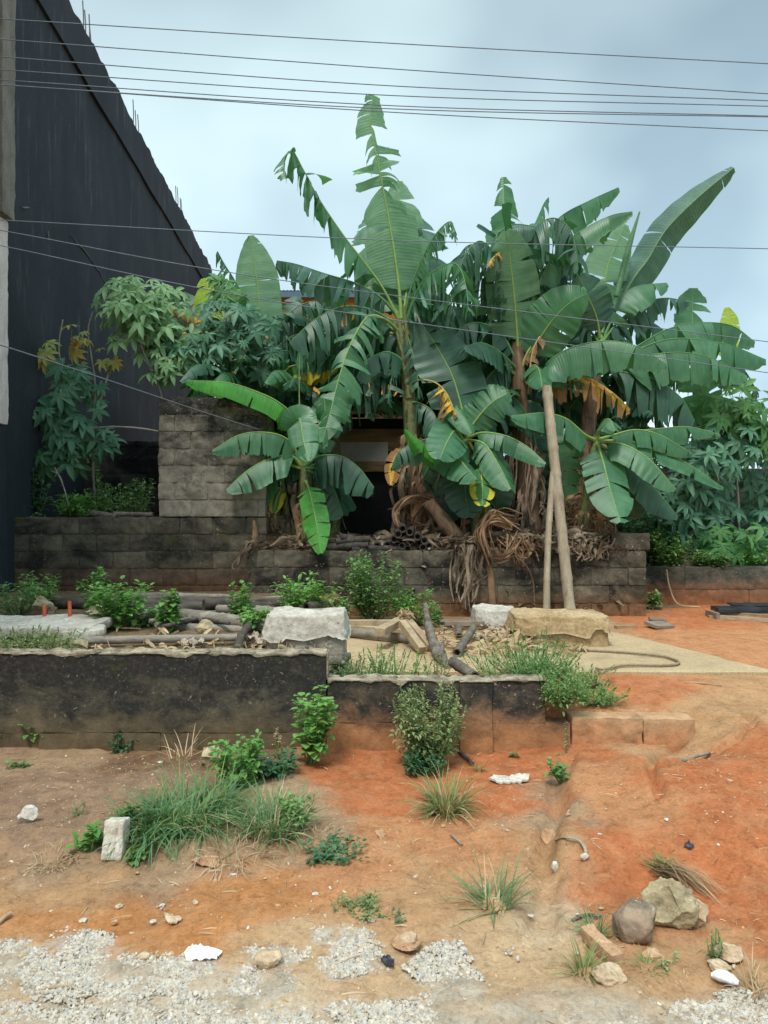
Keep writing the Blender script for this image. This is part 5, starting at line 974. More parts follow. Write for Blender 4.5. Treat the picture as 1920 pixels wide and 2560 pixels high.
tube(mb, vp, 0.004, 14, 5); mb.build('stems', M['twig'], t); mb = MB(); q = spline(vp, 30); rs = np.random.default_rng(3); leaves(mb, q, np.stack([rs.normal(0, 1, 30), rs.normal(-.4, .4, 30), rs.normal(0, .4, 30)], 1), 0.022, 0.6); mb.build('foliage', M['wd_m'], t)
weed('leafy_weed', 'small round leaved weed in the washed out hollow below the hanging vine', W(1213, 1690), 0.17, 0.07, 5, 0.042, 'wd_m', 0.8, 6, dens=12)
weed('leafy_weed', 'bright green weed at the far left foot of the front wall', W(72, 1608), 0.24, 0.15, 12, 0.05, 'wd_b', 0.6, 7, group=g1, dens=22)
weed('leafy_weed', 'flat spreading weed at the left edge of the picture by the front wall', W(8, 1602), 0.12, 0.16, 9, 0.04, 'wd_m', 0.6, 8, group=g1, dens=18)
weed('leafy_weed', 'thin pale weed against the mouldy wall left of the grassy patch', W(200, 1612), 0.17, 0.06, 3, 0.035, 'wd_m', 0.6, 9, group=g1, dens=12)
weed('leafy_weed', 'low dark weed against the wall between the pale weed and the straw stalks', W(262, 1622), 0.15, 0.09, 6, 0.038, 'wd_d', 0.6, 10, group=g1, dens=14)
weed('leafy_weed', 'bright leafy weed rising out of the right side of the big grass clump', W(515, 1700), 0.36, 0.17, 16, 0.042, 'wd_b', 0.7, 11, group=g1, dens=34)
weed('leafy_weed', 'low spreading dark green weed between the grass clump and the tall round leaved weed', W(590, 1672), 0.16, 0.20, 16, 0.04, 'wd_d', 0.6, 12, group=g1, dens=26)
weed('flowering_weed', 'wispy weed with tiny dry seed heads against the wall', W(602, 1640), 0.26, 0.05, 7, 0.012, 'straw', 0.8, 13, dens=22, bare=0.7)
weed('leafy_weed', 'small flowering green weed on the right edge of the grass clump', W(645, 1790), 0.23, 0.13, 12, 0.035, 'wd_m', 0.55, 14, dens=24)
weed('creeping_weed', 'dark creeping weed on bare soil right of the grass clump', W(720, 1850), 0.07, 0.17, 18, 0.026, 'wd_d', 0.6, 15, dens=22, cat='weed')
weed('leafy_weed', 'green nettle like weed just left of the upright white block', W(195, 1838), 0.15, 0.07, 6, 0.05, 'wd_b', 0.65, 16, dens=13)
weed('leafy_weed', 'low green weed just right of the upright white block', W(285, 1852), 0.06, 0.08, 6, 0.04, 'wd_m', 0.6, 17, dens=12)
weed('leafy_weed', 'tall leafed weed standing right behind the upright white block', W(270, 1795), 0.18, 0.05, 4, 0.06, 'wd_m', 0.7, 18, dens=9)
weed('creeping_weed', 'small creeping reddish weed mat alone on the orange soil in the lower middle', W(775, 1968), 0.05, 0.13, 24, 0.016, 'wd_o', 0.5, 19, dens=20)
weed('creeping_weed', 'thin dark sprig trailing right of the reddish weed mat', W(850, 1985), 0.03, 0.07, 7, 0.016, 'wd_d', 0.5, 20, dens=14)
weed('leafy_weed', 'tiny weed on the red soil below the pier', W(1108, 1640), 0.07, 0.05, 5, 0.025, 'wd_o', 0.5, 21, dens=10)
weed('leafy_weed', 'tiny weed on the brown soil left of the upright white block', W(168, 1765), 0.10, 0.05, 4, 0.02, 'wd_o', 0.5, 22, dens=8)
weed('leafy_weed', 'small sprout on the brown soil at the far left below the wall', W(35, 1660), 0.05, 0.08, 6, 0.03, 'wd_m', 0.6, 23, dens=9)
weed('grey_sprig', 'thin grey green sprig right of the two big rocks', W(1545, 2068), 0.15, 0.035, 6, 0.013, 'wd_o', 0.4, 24, dens=26)
weed('leafy_weed', 'tiny sprout between the big rocks and the white wrapper', W(1440, 2090), 0.06, 0.05, 4, 0.02, 'wd_o', 0.5, 25, dens=8)
weed('leafy_weed', 'little weed among the pebbles by the fallen plaster flake', W(1205, 1668), 0.05, 0.05, 4, 0.03, 'wd_m', 0.6, 26, dens=8)
weed('leafy_weed', 'wiry weed right behind the front wall at the step', P(1215, 1640, 5.2), 0.05, 0.04, 3, 0.02, 'wd_m', 0.6, 27, dens=8)
gt = 'grass tufts on the bare soil'
grass('grass_clump', 'big floppy clump of long green grass in front of the wall, left of centre', W(420, 1775), 0.34, 0.62, 560, 'grass', 1, 'grass clumps', 0.004, 1.05, mat2='grass_y', upr=0.4)
grass('grass_clump', 'long green grass hanging down beside the upright white block', W(330, 1800), 0.28, 0.4, 330, 'grass', 2, 'grass clumps', 0.004, 1.1, mat2='grass_y')
grass('grass_clump', 'finer olive green grass at the right side of the big grass clump', W(590, 1795), 0.27, 0.42, 330, 'grass', 3, 'grass clumps', 0.0035, 0.6, mat2='straw', upr=0.6)
grass('grass_tuft', 'yellowish green grass tuft alone on red soil below the olive bush', W(965, 1750), 0.27, 0.26, 200, 'grass_y', 4, gt, 0.0035, 0.7, mat2='straw')
grass('grass_tuft', 'sparse dark grass tuft lower right of centre on pale sand', W(1068, 1955), 0.24, 0.22, 90, 'grass', 5, gt, 0.003, 0.5, mat2='straw', upr=0.25)
grass('grass_tuft', 'small grass tuft beside the long brick fragment', W(1285, 2020), 0.14, 0.10, 50, 'grass', 6, gt, 0.0022, 0.4, upr=0.5)
grass('grass_tuft', 'small wiry grass tuft below the long brick fragment', W(1265, 2105), 0.13, 0.12, 60, 'grass_y', 7, gt, 0.0022, 0.6)
grass('grass_tuft', 'little grass tuft on sand right of the brick fragment', W(1395, 2100), 0.08, 0.12, 60, 'grass_y', 8, gt, 0.002, 0.6)
mb = MB(); rs = np.random.default_rng(9)
for i in range(150):
    a_ = W(1425 + rs.normal(0, 12), 1880 + rs.normal(0, 9)); q_ = rs.uniform(0.35, 1.0); b_ = W(1425 + 145 * q_ + rs.normal(0, 10), 1882 + 62 * q_ + rs.normal(0, 14)); h_ = rs.uniform(0.01, 0.07)
    p = spline([a_ + [0, 0, .01], (a_ + b_) / 2 + [rs.normal(0, .015), rs.normal(0, .02), h_], b_ + [0, 0, rs.uniform(0.005, 0.03)]], 9); t_ = nrm(np.gradient(p, axis=0)); s_ = nrm(np.cross(t_, [0, 0.3, 1.0])); w__ = 0.0022 * (1 - np.linspace(0, 1, 9)[:, None] * 0.7)
    mb.add(np.stack([p - s_ * w__, p + s_ * w__], 1).reshape(-1, 3), gridF(9, 2))
tag(mb.build('dry_grass', M['straw'], None, W(1425, 1885)), 'flattened straw coloured grass lying above the two big rocks', 'grass tuft', gt)
grass('grass_tuft', 'green grass sprouting from the top of the flattened straw', W(1430, 1880), 0.10, 0.12, 60, 'grass_y', 10, gt, 0.0022, 0.8)
grass('dry_grass', 'thin straw blades at the lower right corner of the sand', W(1640, 2150), 0.14, 0.2, 50, 'straw', 11, gt, 0.002, 0.8)
grass('grass_tuft', 'tiny grass tuft on the red soil near the fallen plaster flake', W(1035, 1665), 0.09, 0.08, 30, 'grass_y', 12, gt, 0.002, 0.7)
grass('dry_grass', 'sparse straw stalks leaning against the wall left of the grass clump', W(390, 1640), 0.26, 0.28, 22, 'straw', 13, gt, 0.003, 0.35, upr=0.2)
grass('dry_grass', 'brown matted dead roots on the soil left of the upright white block', W(120, 1865), 0.1, 0.3, 160, 'straw', 14, gt, 0.0016, 1.2, upr=0.0)
grass('dry_grass', 'thin dead grass runners on the soil below the grass clump', W(500, 1845), 0.22, 0.5, 120, 'straw', 15, gt, 0.0014, 1.2, upr=0.0)
grass('dry_grass', 'short dry blades on the soil right of the grass clump', W(690, 1810), 0.14, 0.3, 90, 'straw', 16, gt, 0.0014, 1.2, upr=0.0)

# behind the front wall
g2 = 'weeds among the poles behind the front wall'
def Wz(x, y, z): return G(x, y, z)
for i, (lb_, x, y, z, h, r_, ns, ls, mt, asp) in enumerate([
    ('leafy weed patch at the far left behind the broken slab', 40, 1330, 0.52, 0.42, 0.35, 16, 0.05, 'wd_m', 0.5),
    ('taller leafy weed behind the left end of the broken slab', 95, 1310, 0.52, 0.34, 0.25, 12, 0.05, 'wd_b', 0.5),
    ('bright leafy weed heap right of the broken slab', 250, 1358, 0.52, 0.40, 0.30, 22, 0.055, 'wd_b', 0.7),
    ('upright leafy weed behind the weed heap right of the broken slab', 212, 1330, 0.52, 0.48, 0.16, 10, 0.055, 'wd_b', 0.6),
    ('single upright weed standing among the dark poles', 358, 1366, 0.52, 0.36, 0.12, 9, 0.055, 'wd_b', 0.75),
    ('small weed between the weed heap and the single upright weed', 318, 1352, 0.52, 0.18, 0.13, 8, 0.04, 'wd_m', 0.7),
    ('upright weed at the right end of the dark poles left of the grey footing', 525, 1352, 0.52, 0.42, 0.14, 9, 0.05, 'wd_b', 0.7),
    ('low weeds touching the left side of the grey footing', 548, 1368, 0.52, 0.24, 0.15, 9, 0.05, 'wd_b', 0.7),
    ('leafy weed looking over the top of the grey footing', 655, 1335, 0.5, 0.42, 0.30, 18, 0.07, 'wd_b', 0.5),
    ('little weed behind the right shoulder of the grey footing', 728, 1335, 0.4, 0.26, 0.14, 8, 0.06, 'wd_m', 0.5),
    ('tall dense bush with small leaves in front of the terrace wall', 803, 1345, 0.22, 0.82, 0.38, 44, 0.045, 'wd_m', 0.7),
    ('low bush right of the tall dense bush at the terrace wall', 895, 1352, 0.22, 0.42, 0.26, 22, 0.045, 'wd_b', 0.7),
    ('small weed beside the upright branch in the debris', 935, 1360, 0.22, 0.30, 0.14, 10, 0.04, 'wd_m', 0.7),
    ('small weed at the right foot of the terrace wall corner', 1412, 1312, 0.24, 0.22, 0.10, 6, 0.07, 'wd_m', 0.5)]):
    weed('leafy_weed', lb_, Wz(x, y, z), h * 1.2, r_ * 1.15, ns, ls * 1.1, mt, asp, 40 + i, group=g2, dens=32 if ns < 30 else 44, spread=0.4)
for i, (lb_, x, Y, h, r_, ns, mt) in enumerate([
    ('tangled brownish weeds between the broken slab and the front wall at far left', 25, 5.75, 0.26, 0.3, 22, 'wd_o'), ('wiry weeds in front of the broken slab', 105, 5.8, 0.20, 0.28, 18, 'wd_o'),
    ('wispy weeds on the sandy slab just right of the wall step', 735, 5.85, 0.24, 0.2, 16, 'wd_o'), ('spiky green weeds on the sandy slab behind the low wall', 800, 5.9, 0.28, 0.24, 20, 'wd_m'),
    ('spiky weeds left of the hollow pipe end behind the low wall', 865, 5.9, 0.30, 0.2, 16, 'wd_m'), ('short weeds directly behind the pipe on the low wall', 940, 6.0, 0.14, 0.12, 8, 'wd_o'),
    ('feathery weeds behind the pier top', 1085, 5.9, 0.26, 0.22, 18, 'wd_m'), ('feathery weeds in front of the tan footing', 1135, 6.2, 0.34, 0.3, 26, 'wd_m'),
    ('sparse weeds right of the bush at the wall end', 1262, 6.1, 0.16, 0.2, 12, 'wd_o'), ('low weeds trailing down the soil right of the wall end', 1275, 5.75, 0.14, 0.2, 14, 'wd_m')]):
    xx = (x - CX) * Y / FP; weed('spiky_weed', lb_, (xx, Y, float(H(xx, Y, False))), h * 0.75 + (0.2 if xx > -0.5 and xx < 1.3 else 0.05), r_ * 1.5, int(ns * 1.4), 0.036, mt, 0.48, 70 + i, bare=0.2, group='spiky weeds on the slab behind the front wall', dens=36, spire=True)

# planting bed at the left, on top of the mouldy wall
for i, (lb_, x, y, Y, h, r_, ns, ls, mt, asp) in enumerate([
    ('glossy leafed low shrub at the left end of the planting bed', 70, 1105, 10.9, 0.65, 0.35, 18, 0.11, 'wd_d', 0.4), ('bright new leaves of a low shrub in the planting bed', 155, 1118, 10.7, 0.35, 0.35, 16, 0.085, 'wd_b', 0.4),
    ('fine leaved weed in the middle of the planting bed', 245, 1118, 10.8, 0.45, 0.4, 24, 0.05, 'wd_m', 0.6), ('tall thin weed spire beside the dark back wall', 215, 1110, 11.0, 0.85, 0.12, 6, 0.055, 'wd_m', 0.6),
    ('fine leaved weed at the foot of the tall grey wall end', 300, 1118, 10.8, 0.55, 0.2, 14, 0.05, 'wd_m', 0.6), ('dark shrub in the corner by the black building', 60, 1090, 11.6, 0.7, 0.5, 20, 0.10, 'wd_d', 0.4), ('green ground weed under the cassava', 190, 1118, 10.6, 0.3, 0.35, 16, 0.06, 'wd_b', 0.6)]):
    b_ = P(x, y, Y); b_[2] = 1.46; weed('bed_shrub', lb_, b_, h * 1.3, r_, ns, ls, mt, asp, 90 + i, cat='shrub', group='shrubs in the planting bed', dens=30, spread=0.3)

# ------------------------------------------------------------------ cassava plants: knobbly stems, palmate leaves on long stalks
def palmate(lb, sb, O, Dv, size, rs, nl=7, droop=0.5):
    for o, d, s in zip(O, Dv, size):
        b = nrm(np.array([0, -0.75, 0.75]) + nrm(d) * 0.45 + rs.normal(0, 0.3, 3)); d = d + np.array([0, 0, -0.35]) + rs.normal(0, 0.25, 3); d = nrm(d - b * (d @ b)); a = np.cross(d, b)
        k = rs.integers(5, nl + 1); th = np.linspace(-2.2, 2.2, k) + rs.normal(0, 0.08, k)
        dirs = d[None] * np.cos(th)[:, None] + a[None] * np.sin(th)[:, None] - UPV * 0.12
        leaves(lb, np.repeat(o[None], k, 0), dirs, s * (1 - 0.12 * np.abs(th)), 0.34, up=np.repeat((b + rs.normal(0, 0.1, 3))[None], k, 0), droop=droop * 0.4)
def cassava(name, label, stems, clusters, seed=0, group='cassava plants', sr=0.02, cat='cassava plant', base=None):
    """stems: lists of 3D points; clusters: (centre, radius xyz, count, leaf size, material)"""
    rs = np.random.default_rng(seed); t = thing(name, label, cat, base if base is not None else stems[0][0], group); mb = MB()
    for st in stems: tube(mb, st, [sr, sr * 0.55], 40, 7, noise_amp=0.35)
    mb.build('stem', M['cstem'], t)
    for ci, (c_, r_, n_, s_, mt) in enumerate(clusters):
        n_ = int(n_ * 1.0); s_ = s_ * 1.12
        lb = MB(); sb = MB(); c_ = np.asarray(c_, float); r_ = np.asarray(r_, float)
        dv = nrm(rs.normal(0, 1, (n_, 3)) + np.array([0, -0.5, 0.25])); O = c_ + dv * r_ * rs.uniform(0.15, 1.2, (n_, 1)) ** 0.8; Dd = dv * 0.9 + np.array([0, -0.25, -0.35]) + rs.normal(0, 0.25, (n_, 3))
        palmate(lb, sb, O, Dd, s_ * rs.uniform(0.45, 1.2, n_), rs)
        for o in O[:: 2]: tube(sb, [c_ + (o - c_) * 0.15 + rs.normal(0, 0.03, 3), (c_ + o) / 2 + np.array([0, 0, 0.05]), o], 0.0045, 5, 4, capped=False)
        lb.build('foliage', M[mt], t); sb.build('leaf_stalks', M['stalk'], t)
    return t
P_ = P
cassava('cassava_plant', 'left cassava plant with dark leaves and yellowing top shoots by the black wall',
        [[P_(205, 1118, 11.2), P_(200, 950, 11.2), P_(205, 830, 11.2), P_(190, 720, 11.2), P_(200, 673, 11.2)], [P_(190, 1000, 11.2), P_(150, 850, 11.2), P_(127, 760, 11.2), P_(135, 690, 11.2)], [P_(205, 900, 11.2), P_(240, 790, 11.2), P_(262, 720, 11.2), P_(280, 680, 11.3)]],
        [(P_(130, 900, 11.1), (0.55, 0.4, 0.5), 46, 0.27, 'cas'), (P_(175, 830, 11.0), (0.3, 0.3, 0.35), 20, 0.24, 'cas'), (P_(150, 970, 11.2), (0.5, 0.4, 0.35), 26, 0.24, 'wd_d'), (P_(230, 955, 11.0), (0.22, 0.2, 0.2), 9, 0.2, 'cas'), (P_(160, 735, 11.1), (0.2, 0.2, 0.35), 11, 0.18, 'cas_y'), (P_(100, 770, 11.1), (0.22, 0.2, 0.2), 7, 0.2, 'cas_y'), (P_(225, 790, 11.1), (0.25, 0.2, 0.25), 7, 0.14, 'cas_y')], 1)
cassava('cassava_plant', 'cassava plant with a rounded pale green crown on an arching whitish stem',
        [[P_(352, 900, 11.0), P_(345, 840, 11.0), P_(310, 760, 11.0), P_(297, 700, 11.0), P_(330, 640, 11.1)]],
        [(P_(310, 665, 11.2), (0.62, 0.5, 0.42), 95, 0.25, 'cas_p'), (P_(330, 720, 11.1), (0.6, 0.4, 0.34), 55, 0.23, 'cas_p'), (P_(375, 745, 11.3), (0.4, 0.4, 0.4), 26, 0.22, 'cas'), (P_(378, 795, 11.0), (0.42, 0.3, 0.24), 40, 0.17, 'cas_p')], 2, base=(P_(352, 900, 11.0)[0], 11.0, 1.46))
cassava('cassava_plant', 'dark leaved cassava plant in front of the pale upright banana leaf',
        [[P_(500, 1110, 11.3), P_(505, 900, 11.3), P_(500, 760, 11.3), P_(520, 690, 11.3)]],
        [(P_(505, 715, 11.2), (0.62, 0.5, 0.5), 70, 0.23, 'cas'), (P_(450, 760, 11.1), (0.5, 0.4, 0.35), 40, 0.21, 'cas'), (P_(560, 760, 11.2), (0.3, 0.3, 0.4), 26, 0.2, 'cas'), (P_(490, 640, 11.3), (0.3, 0.3, 0.3), 20, 0.2, 'cas_r')], 3, base=(P_(500, 1110, 11.3)[0], 11.3, 1.1))
mb = MB(); tube(mb, [P(200, 925, 10.9), P(245, 922, 10.7), P(300, 925, 10.6), P(342, 932, 10.5)], 0.014, 30, 6, noise_amp=0.4); tag(mb.build('bare_branch', M['cstem'], None, P(342, 932, 10.5)), 'pale bare knobbly branch reaching from the cassava to the tall grey wall', 'branch')
mb = MB(); tube(mb, [P(150, 1108, 10.6), P(140, 1060, 10.6), P(118, 1010, 10.7)], 0.008, 12, 5); tube(mb, [P(145, 1085, 10.6), P(130, 1030, 10.6), P(113, 1018, 10.7)], 0.006, 12, 5); tag(mb.build('bare_branch', M['cstem'], None, P(150, 1115, 10.6)), 'forked dead twig standing in the planting bed', 'branch')
# right hand side
for i, (lb_, x, Y, st, cl) in enumerate([
    ('cassava plant reaching highest at the right edge, bright leaves against the sky', 1590, 11.9, [(1600, 1190), (1590, 1000), (1575, 880)], [(1590, 880, 0.75, 0.4, 44, 'cas_r'), (1640, 940, 0.6, 0.4, 34, 'cas_r'), (1560, 960, 0.5, 0.4, 26, 'cas')]),
    ('cassava plant behind the low right wall near the banana terrace', 1470, 12.0, [(1480, 1200), (1470, 1100), (1465, 1010)], [(1475, 1070, 0.7, 0.5, 50, 'cas'), (1440, 1140, 0.5, 0.45, 40, 'cas'), (1520, 1120, 0.6, 0.5, 40, 'cas')]),
    ('cassava plant with yellow green lower leaves behind the low right wall', 1590, 11.7, [(1560, 1215), (1555, 1100), (1550, 980)], [(1560, 1170, 0.45, 0.25, 22, 'cas_r'), (1640, 1180, 0.5, 0.35, 30, 'cas_r'), (1520, 1000, 0.5, 0.3, 24, 'cas')]),
    ('thin cassava plant leaning in front of the near black wall at the right edge', 1630, 12.4, [(1610, 1200), (1625, 1080), (1600, 960)], [(1620, 1040, 0.5, 0.5, 30, 'cas'), (1655, 1110, 0.4, 0.5, 26, 'cas'), (1600, 930, 0.6, 0.4, 30, 'cas_r')])]):
    cassava('cassava_plant', lb_, [[P(a, b_, Y) for a, b_ in st]], [(P(a, b_, Y - 0.2), (rx, 0.4, rz), n_, 0.25, mt) for a, b_, rx, rz, n_, mt in cl], 20 + i, base=(P(st[0][0], 0, Y)[0], Y, 0.68))
for i, (lb_, x, Y, h, r_, ns, ls, mt, asp) in enumerate([
    ('dark leafy bush filling the corner right of the banana terrace', 1410, 11.7, 1.0, 0.5, 50, 0.09, 'wd_d', 0.4), ('green bush on the low wall beside the terrace corner', 1450, 11.35, 0.7, 0.35, 34, 0.06, 'wd_m', 0.7), ('small round leaved bush on the low right wall', 1530, 11.3, 0.38, 0.42, 34, 0.05, 'wd_m', 0.8), ('leafy bush at the right end of the low wall', 1620, 11.4, 0.42, 0.4, 24, 0.07, 'wd_b', 0.5), ('dark bush behind the low right plant of the terrace', 1380, 12.4, 1.3, 0.6, 46, 0.12, 'wd_d', 0.35)]):
    weed('bush', lb_, (P(x, 0, Y)[0], Y, 0.68), h, r_, ns, ls, mt, asp, 120 + i, cat='bush', group='bushes behind the low right wall', dens=44, spread=0.3)
# distant trees at the right and behind the plantation
def crown_tree(label, x, Y, h, r_, seed, mt='wd_d'):
    rs = np.random.default_rng(seed); b_ = np.array([x, Y, 0.6]); t = thing('leafy_tree', label, 'tree', b_, 'trees behind the plantation'); mb = MB()
    tube(mb, [b_, b_ + [0.1, 0, h * 0.35], b_ + [0, 0, h * 0.7]], [0.16, 0.07], 14, 8); br = []
    for i in range(9):
        a = rs.uniform(0, 6.28); q0 = b_ + [0, 0, h * rs.uniform(0.3, 0.6)]; q1 = b_ + np.array([math.cos(a) * r_ * 0.7, math.sin(a) * r_ * 0.7, h * rs.uniform(0.55, 0.9)]); tube(mb, [q0, (q0 + q1) / 2 + [0, 0, 0.1], q1], [0.06, 0.02], 8, 6); br.append(q1)
    mb.build('trunk', M['twig'], t); lb = MB(); O = []
    for q1 in br:
        for j in range(4):
            c_ = q1 + rs.normal(0, r_ * 0.25, 3); d = nrm(rs.normal(0, 1, (110, 3))); O.append(c_ + d * r_ * 0.3 * rs.uniform(0.4, 1, (110, 1)))
    O = np.concatenate(O); leaves(lb, O, rs.normal(0, 1, O.shape) + [0, 0, -0.2], 0.17 * rs.uniform(0.6, 1.2, len(O)), 0.5, droop=0.3); lb.build('crown', M[mt], t)
crown_tree('dark leafy tree behind the cassava at the right edge', 7.6, 15.6, 2.6, 1.6, 1); crown_tree('leafy tree behind the bananas near the low right wall', 5.2, 15.8, 2.4, 1.3, 2)
crown_tree('leafy tree behind the bananas by the orange house', -2.9, 16.0, 3.8, 1.5, 3); crown_tree('leafy tree in the middle behind the timber shed', 1.9, 16.5, 4.2, 1.7, 4); crown_tree('leafy tree behind the right part of the banana clump', 4.0, 16.2, 3.4, 1.5, 5)

# ------------------------------------------------------------------ poles, timbers and pipes
M['pole_dark'] = mat_var('weathered_dark_pole', [(0.035, 0.028, 0.023), (0.09, 0.074, 0.06), (0.18, 0.15, 0.125)], 5, 0.85, 0.6, 0.008, (0.8, 3, 3))
M['pole_grey'] = mat_var('weathered_grey_pole', [(0.12, 0.10, 0.08), (0.25, 0.22, 0.18), (0.42, 0.38, 0.32)], 5, 0.85, 0.6, 0.008, (0.8, 3, 3))
M['bamboo'] = mat_var('dry_bamboo', [(0.10, 0.075, 0.05), (0.30, 0.24, 0.165), (0.36, 0.30, 0.21), (0.46, 0.40, 0.30)], 4, 0.6, 0.3, 0.004, (3, 3, 0.4))
M['char'] = mat_var('blackened_bamboo', [(0.015, 0.013, 0.012), (0.05, 0.042, 0.036), (0.12, 0.10, 0.085)], 14, 0.9, 0.5)
M['bark'] = mat_var('rough_bark', [(0.06, 0.048, 0.04), (0.15, 0.125, 0.10), (0.27, 0.23, 0.19)], 12, 0.9, 0.8, 0.012)
def pole(name, label, p0, p1, r, mat, seed=0, cat='pole', group=None, hollow=False, knots=3, bend=0.02, k=12):
    rs = np.random.default_rng(seed + 50); p0 = np.asarray(p0, float); p1 = np.asarray(p1, float); Ln = np.linalg.norm(p1 - p0)
    n_ = 70; t = np.linspace(0, 1, n_); b = rs.normal(0, bend, 3) * Ln; b[2] = abs(b[2]) * 0.3
    p = p0 + (p1 - p0) * t[:, None] + b * np.sin(t * np.pi)[:, None]
    r_ = np.full(n_, r) * (1 - 0.1 * t); nk = [(i + 0.5 + rs.uniform(-.15, .15)) / knots for i in range(knots)] if knots else []
    for q in nk: r_ = r_ * (1 + 0.15 * np.exp(-((t - q) / 0.008) ** 2))
    mb = MB(); tube(mb, p, r_, None, k, capped=not hollow, noise_amp=0.05)
    if hollow:
        ax = nrm(p[1] - p[0])
        for e_, s_ in ((p[0], 1), (p[-1], -1)):
            th = np.linspace(0, 6.283, k, endpoint=False); a = nrm(np.cross(ax, UPV + 0.01)); c_ = np.cross(ax, a); rr = r if s_ > 0 else r * 0.9
            rings = [e_ + (a * np.cos(q)[..., None] + c_ * np.sin(q)[..., None]) * m_ + ax * s_ * d_ for m_, d_ in ((rr * 1.0, 0), (rr * 0.70, 0), (rr * 0.66, 0.10), (0.001, 0.11)) for q in (th,)]
            mb.add(np.vstack(rings), gridF(4, k, True))
    return tag(mb.build(name, M[mat], None, (p0 + p1) / 2), label, cat, group)
Gz = lambda x, y, z: G(x, y, z)
gp = 'weathered poles lying behind the front wall'
pole('wooden_pole', 'long straight grey brown pole lying just behind the high part of the front wall', Gz(134, 1384, 0.575), Gz(512, 1377, 0.575), 0.036, 'pole_grey', 1, group=gp)
pole('wooden_pole', 'dark short round pole leaning on the wall edge left of the grey footing', G(537, 1352, 0.62), P(512, 1404, 5.56), 0.035, 'pole_dark', 2, group=gp)
pole('wooden_pole', 'thick split grey pole pointing at the grey footing', Gz(385, 1328, 0.62), Gz(598, 1352, 0.60), 0.062, 'pole_grey', 3, group=gp)
ps = [(255, 1287, 520, 1292, .6, 'pole_grey'), (300, 1300, 640, 1301, .62, 'pole_dark'), (235, 1306, 560, 1312, .6, 'pole_dark'), (330, 1318, 620, 1310, .62, 'pole_dark'), (180, 1296, 420, 1304, .58, 'pole_dark'), (110, 1302, 330, 1312, .56, 'pole_dark'),
      (400, 1346, 560, 1352, .55, 'pole_dark'), (420, 1334, 600, 1326, .58, 'pole_dark'), (300, 1330, 470, 1342, .55, 'pole_dark'), (470, 1316, 640, 1326, .66, 'pole_grey'), (280, 1340, 420, 1326, .55, 'pole_dark'), (240, 1322, 380, 1318, .56, 'pole_dark'), (530, 1300, 652, 1292, .58, 'pole_grey'), (440, 1306, 540, 1300, .68, 'pole_dark'), (200, 1318, 520, 1336, .54, 'pole_dark'), (380, 1356, 540, 1362, .54, 'pole_grey')]
ORD = ['first', 'second', 'third', 'fourth', 'fifth', 'sixth', 'seventh', 'eighth', 'ninth', 'tenth', 'eleventh', 'twelfth', 'thirteenth', 'fourteenth', 'fifteenth', 'sixteenth']
def rank(i, vals): return ORD[min(15, sorted(range(len(vals)), key=lambda k: (vals[k], k)).index(i))]
def prank(i, mt):
    ix = [k for k in range(len(ps)) if ps[k][5] == mt]; return rank(ix.index(i), [ps[k][1] + ps[k][3] for k in ix])
for i, (x0, y0, x1, y1, z, mt) in enumerate(ps):
    pole('wooden_pole', prank(i, mt) + (' dark' if mt == 'pole_dark' else ' grey') + ' pole counted from the back of the jumbled pole pile', G(x0, y0, z), G(x1, y1, z), 0.045 + 0.012 * ((i * 7) % 3), mt, 10 + i, group='dark poles in the pile' if mt == 'pole_dark' else 'grey poles in the pile', hollow=i % 3 == 0)
pole('pipe', 'dark hollow pole end sticking out behind the left of the grey footing', G(660, 1312, 0.66), G(706, 1302, 0.6), 0.05, 'pole_dark', 40, group=gp, hollow=True)
pole('bamboo_prop', 'long thick bamboo prop leaning from the tan footing up into the bananas', [P(1234, 1340, 9.45)[0], 9.45, 0.2], P(1181, 835, 10.1), 0.072, 'bamboo', 41, 'bamboo pole', 'bamboo props leaning on the terrace', knots=9, bend=0.006, k=16)
pole('bamboo_prop', 'shorter thinner bamboo prop standing left of the long one', [P(1181, 1340, 9.5)[0], 9.5, 0.2], P(1195, 1020, 9.85), 0.045, 'bamboo', 42, 'bamboo pole', 'bamboo props leaning on the terrace', knots=5, bend=0.006, k=14)
for i in range(12):
    x0, x1 = 230 + (i * 53) % 120, 480 + (i * 71) % 170; y0, y1 = 1292 + (i * 29) % 66, 1294 + (i * 37) % 66
    pole('thin_pole', ORD[i] + ' thin long stick in the jumbled pole pile, counted from the left', G(x0, y0, .60), G(x1, y1, .62), 0.02, ('pole_grey', 'pole_dark')[i % 2], 140 + i, group='thin sticks in the pole pile', knots=2, bend=0.012)
# hollow pipe ends stacked on the terrace
sp_ = [(845, 1147), (870, 1142), (862, 1160), (887, 1152), (853, 1172), (880, 1170), (902, 1160), (836, 1158), (822, 1170), (899, 1175), (866, 1178), (838, 1176), (912, 1172), (800, 1172), (855, 1135)]
for i, (x, y) in enumerate(sp_):
    p0 = P(x + 15, y + 8, 9.95 + 0.05 * (i % 3)); pole('hollow_pole', rank(i, [q[0] for q in sp_]) + ' hollow pole end from the left in the stack on the terrace', p0, p0 + np.array([0.08 * math.sin(i * 2), 0.7, 0.03]), 0.050, 'char', 60 + i, 'pole', 'hollow poles stacked on the terrace', hollow=True)
for i, (a, b_) in enumerate((((705, 1182), (795, 1178)), ((725, 1170), (800, 1164)), ((760, 1186), (870, 1186)), ((735, 1160), (790, 1168)))):
    pole('wooden_pole', ORD[i] + ' dark short pole lying lengthwise left of the stacked ends', P(*a, 9.97), P(*b_, 9.98 + 0.05 * i), 0.05, 'char', 80 + i, 'pole', 'short dark poles on the terrace wall')
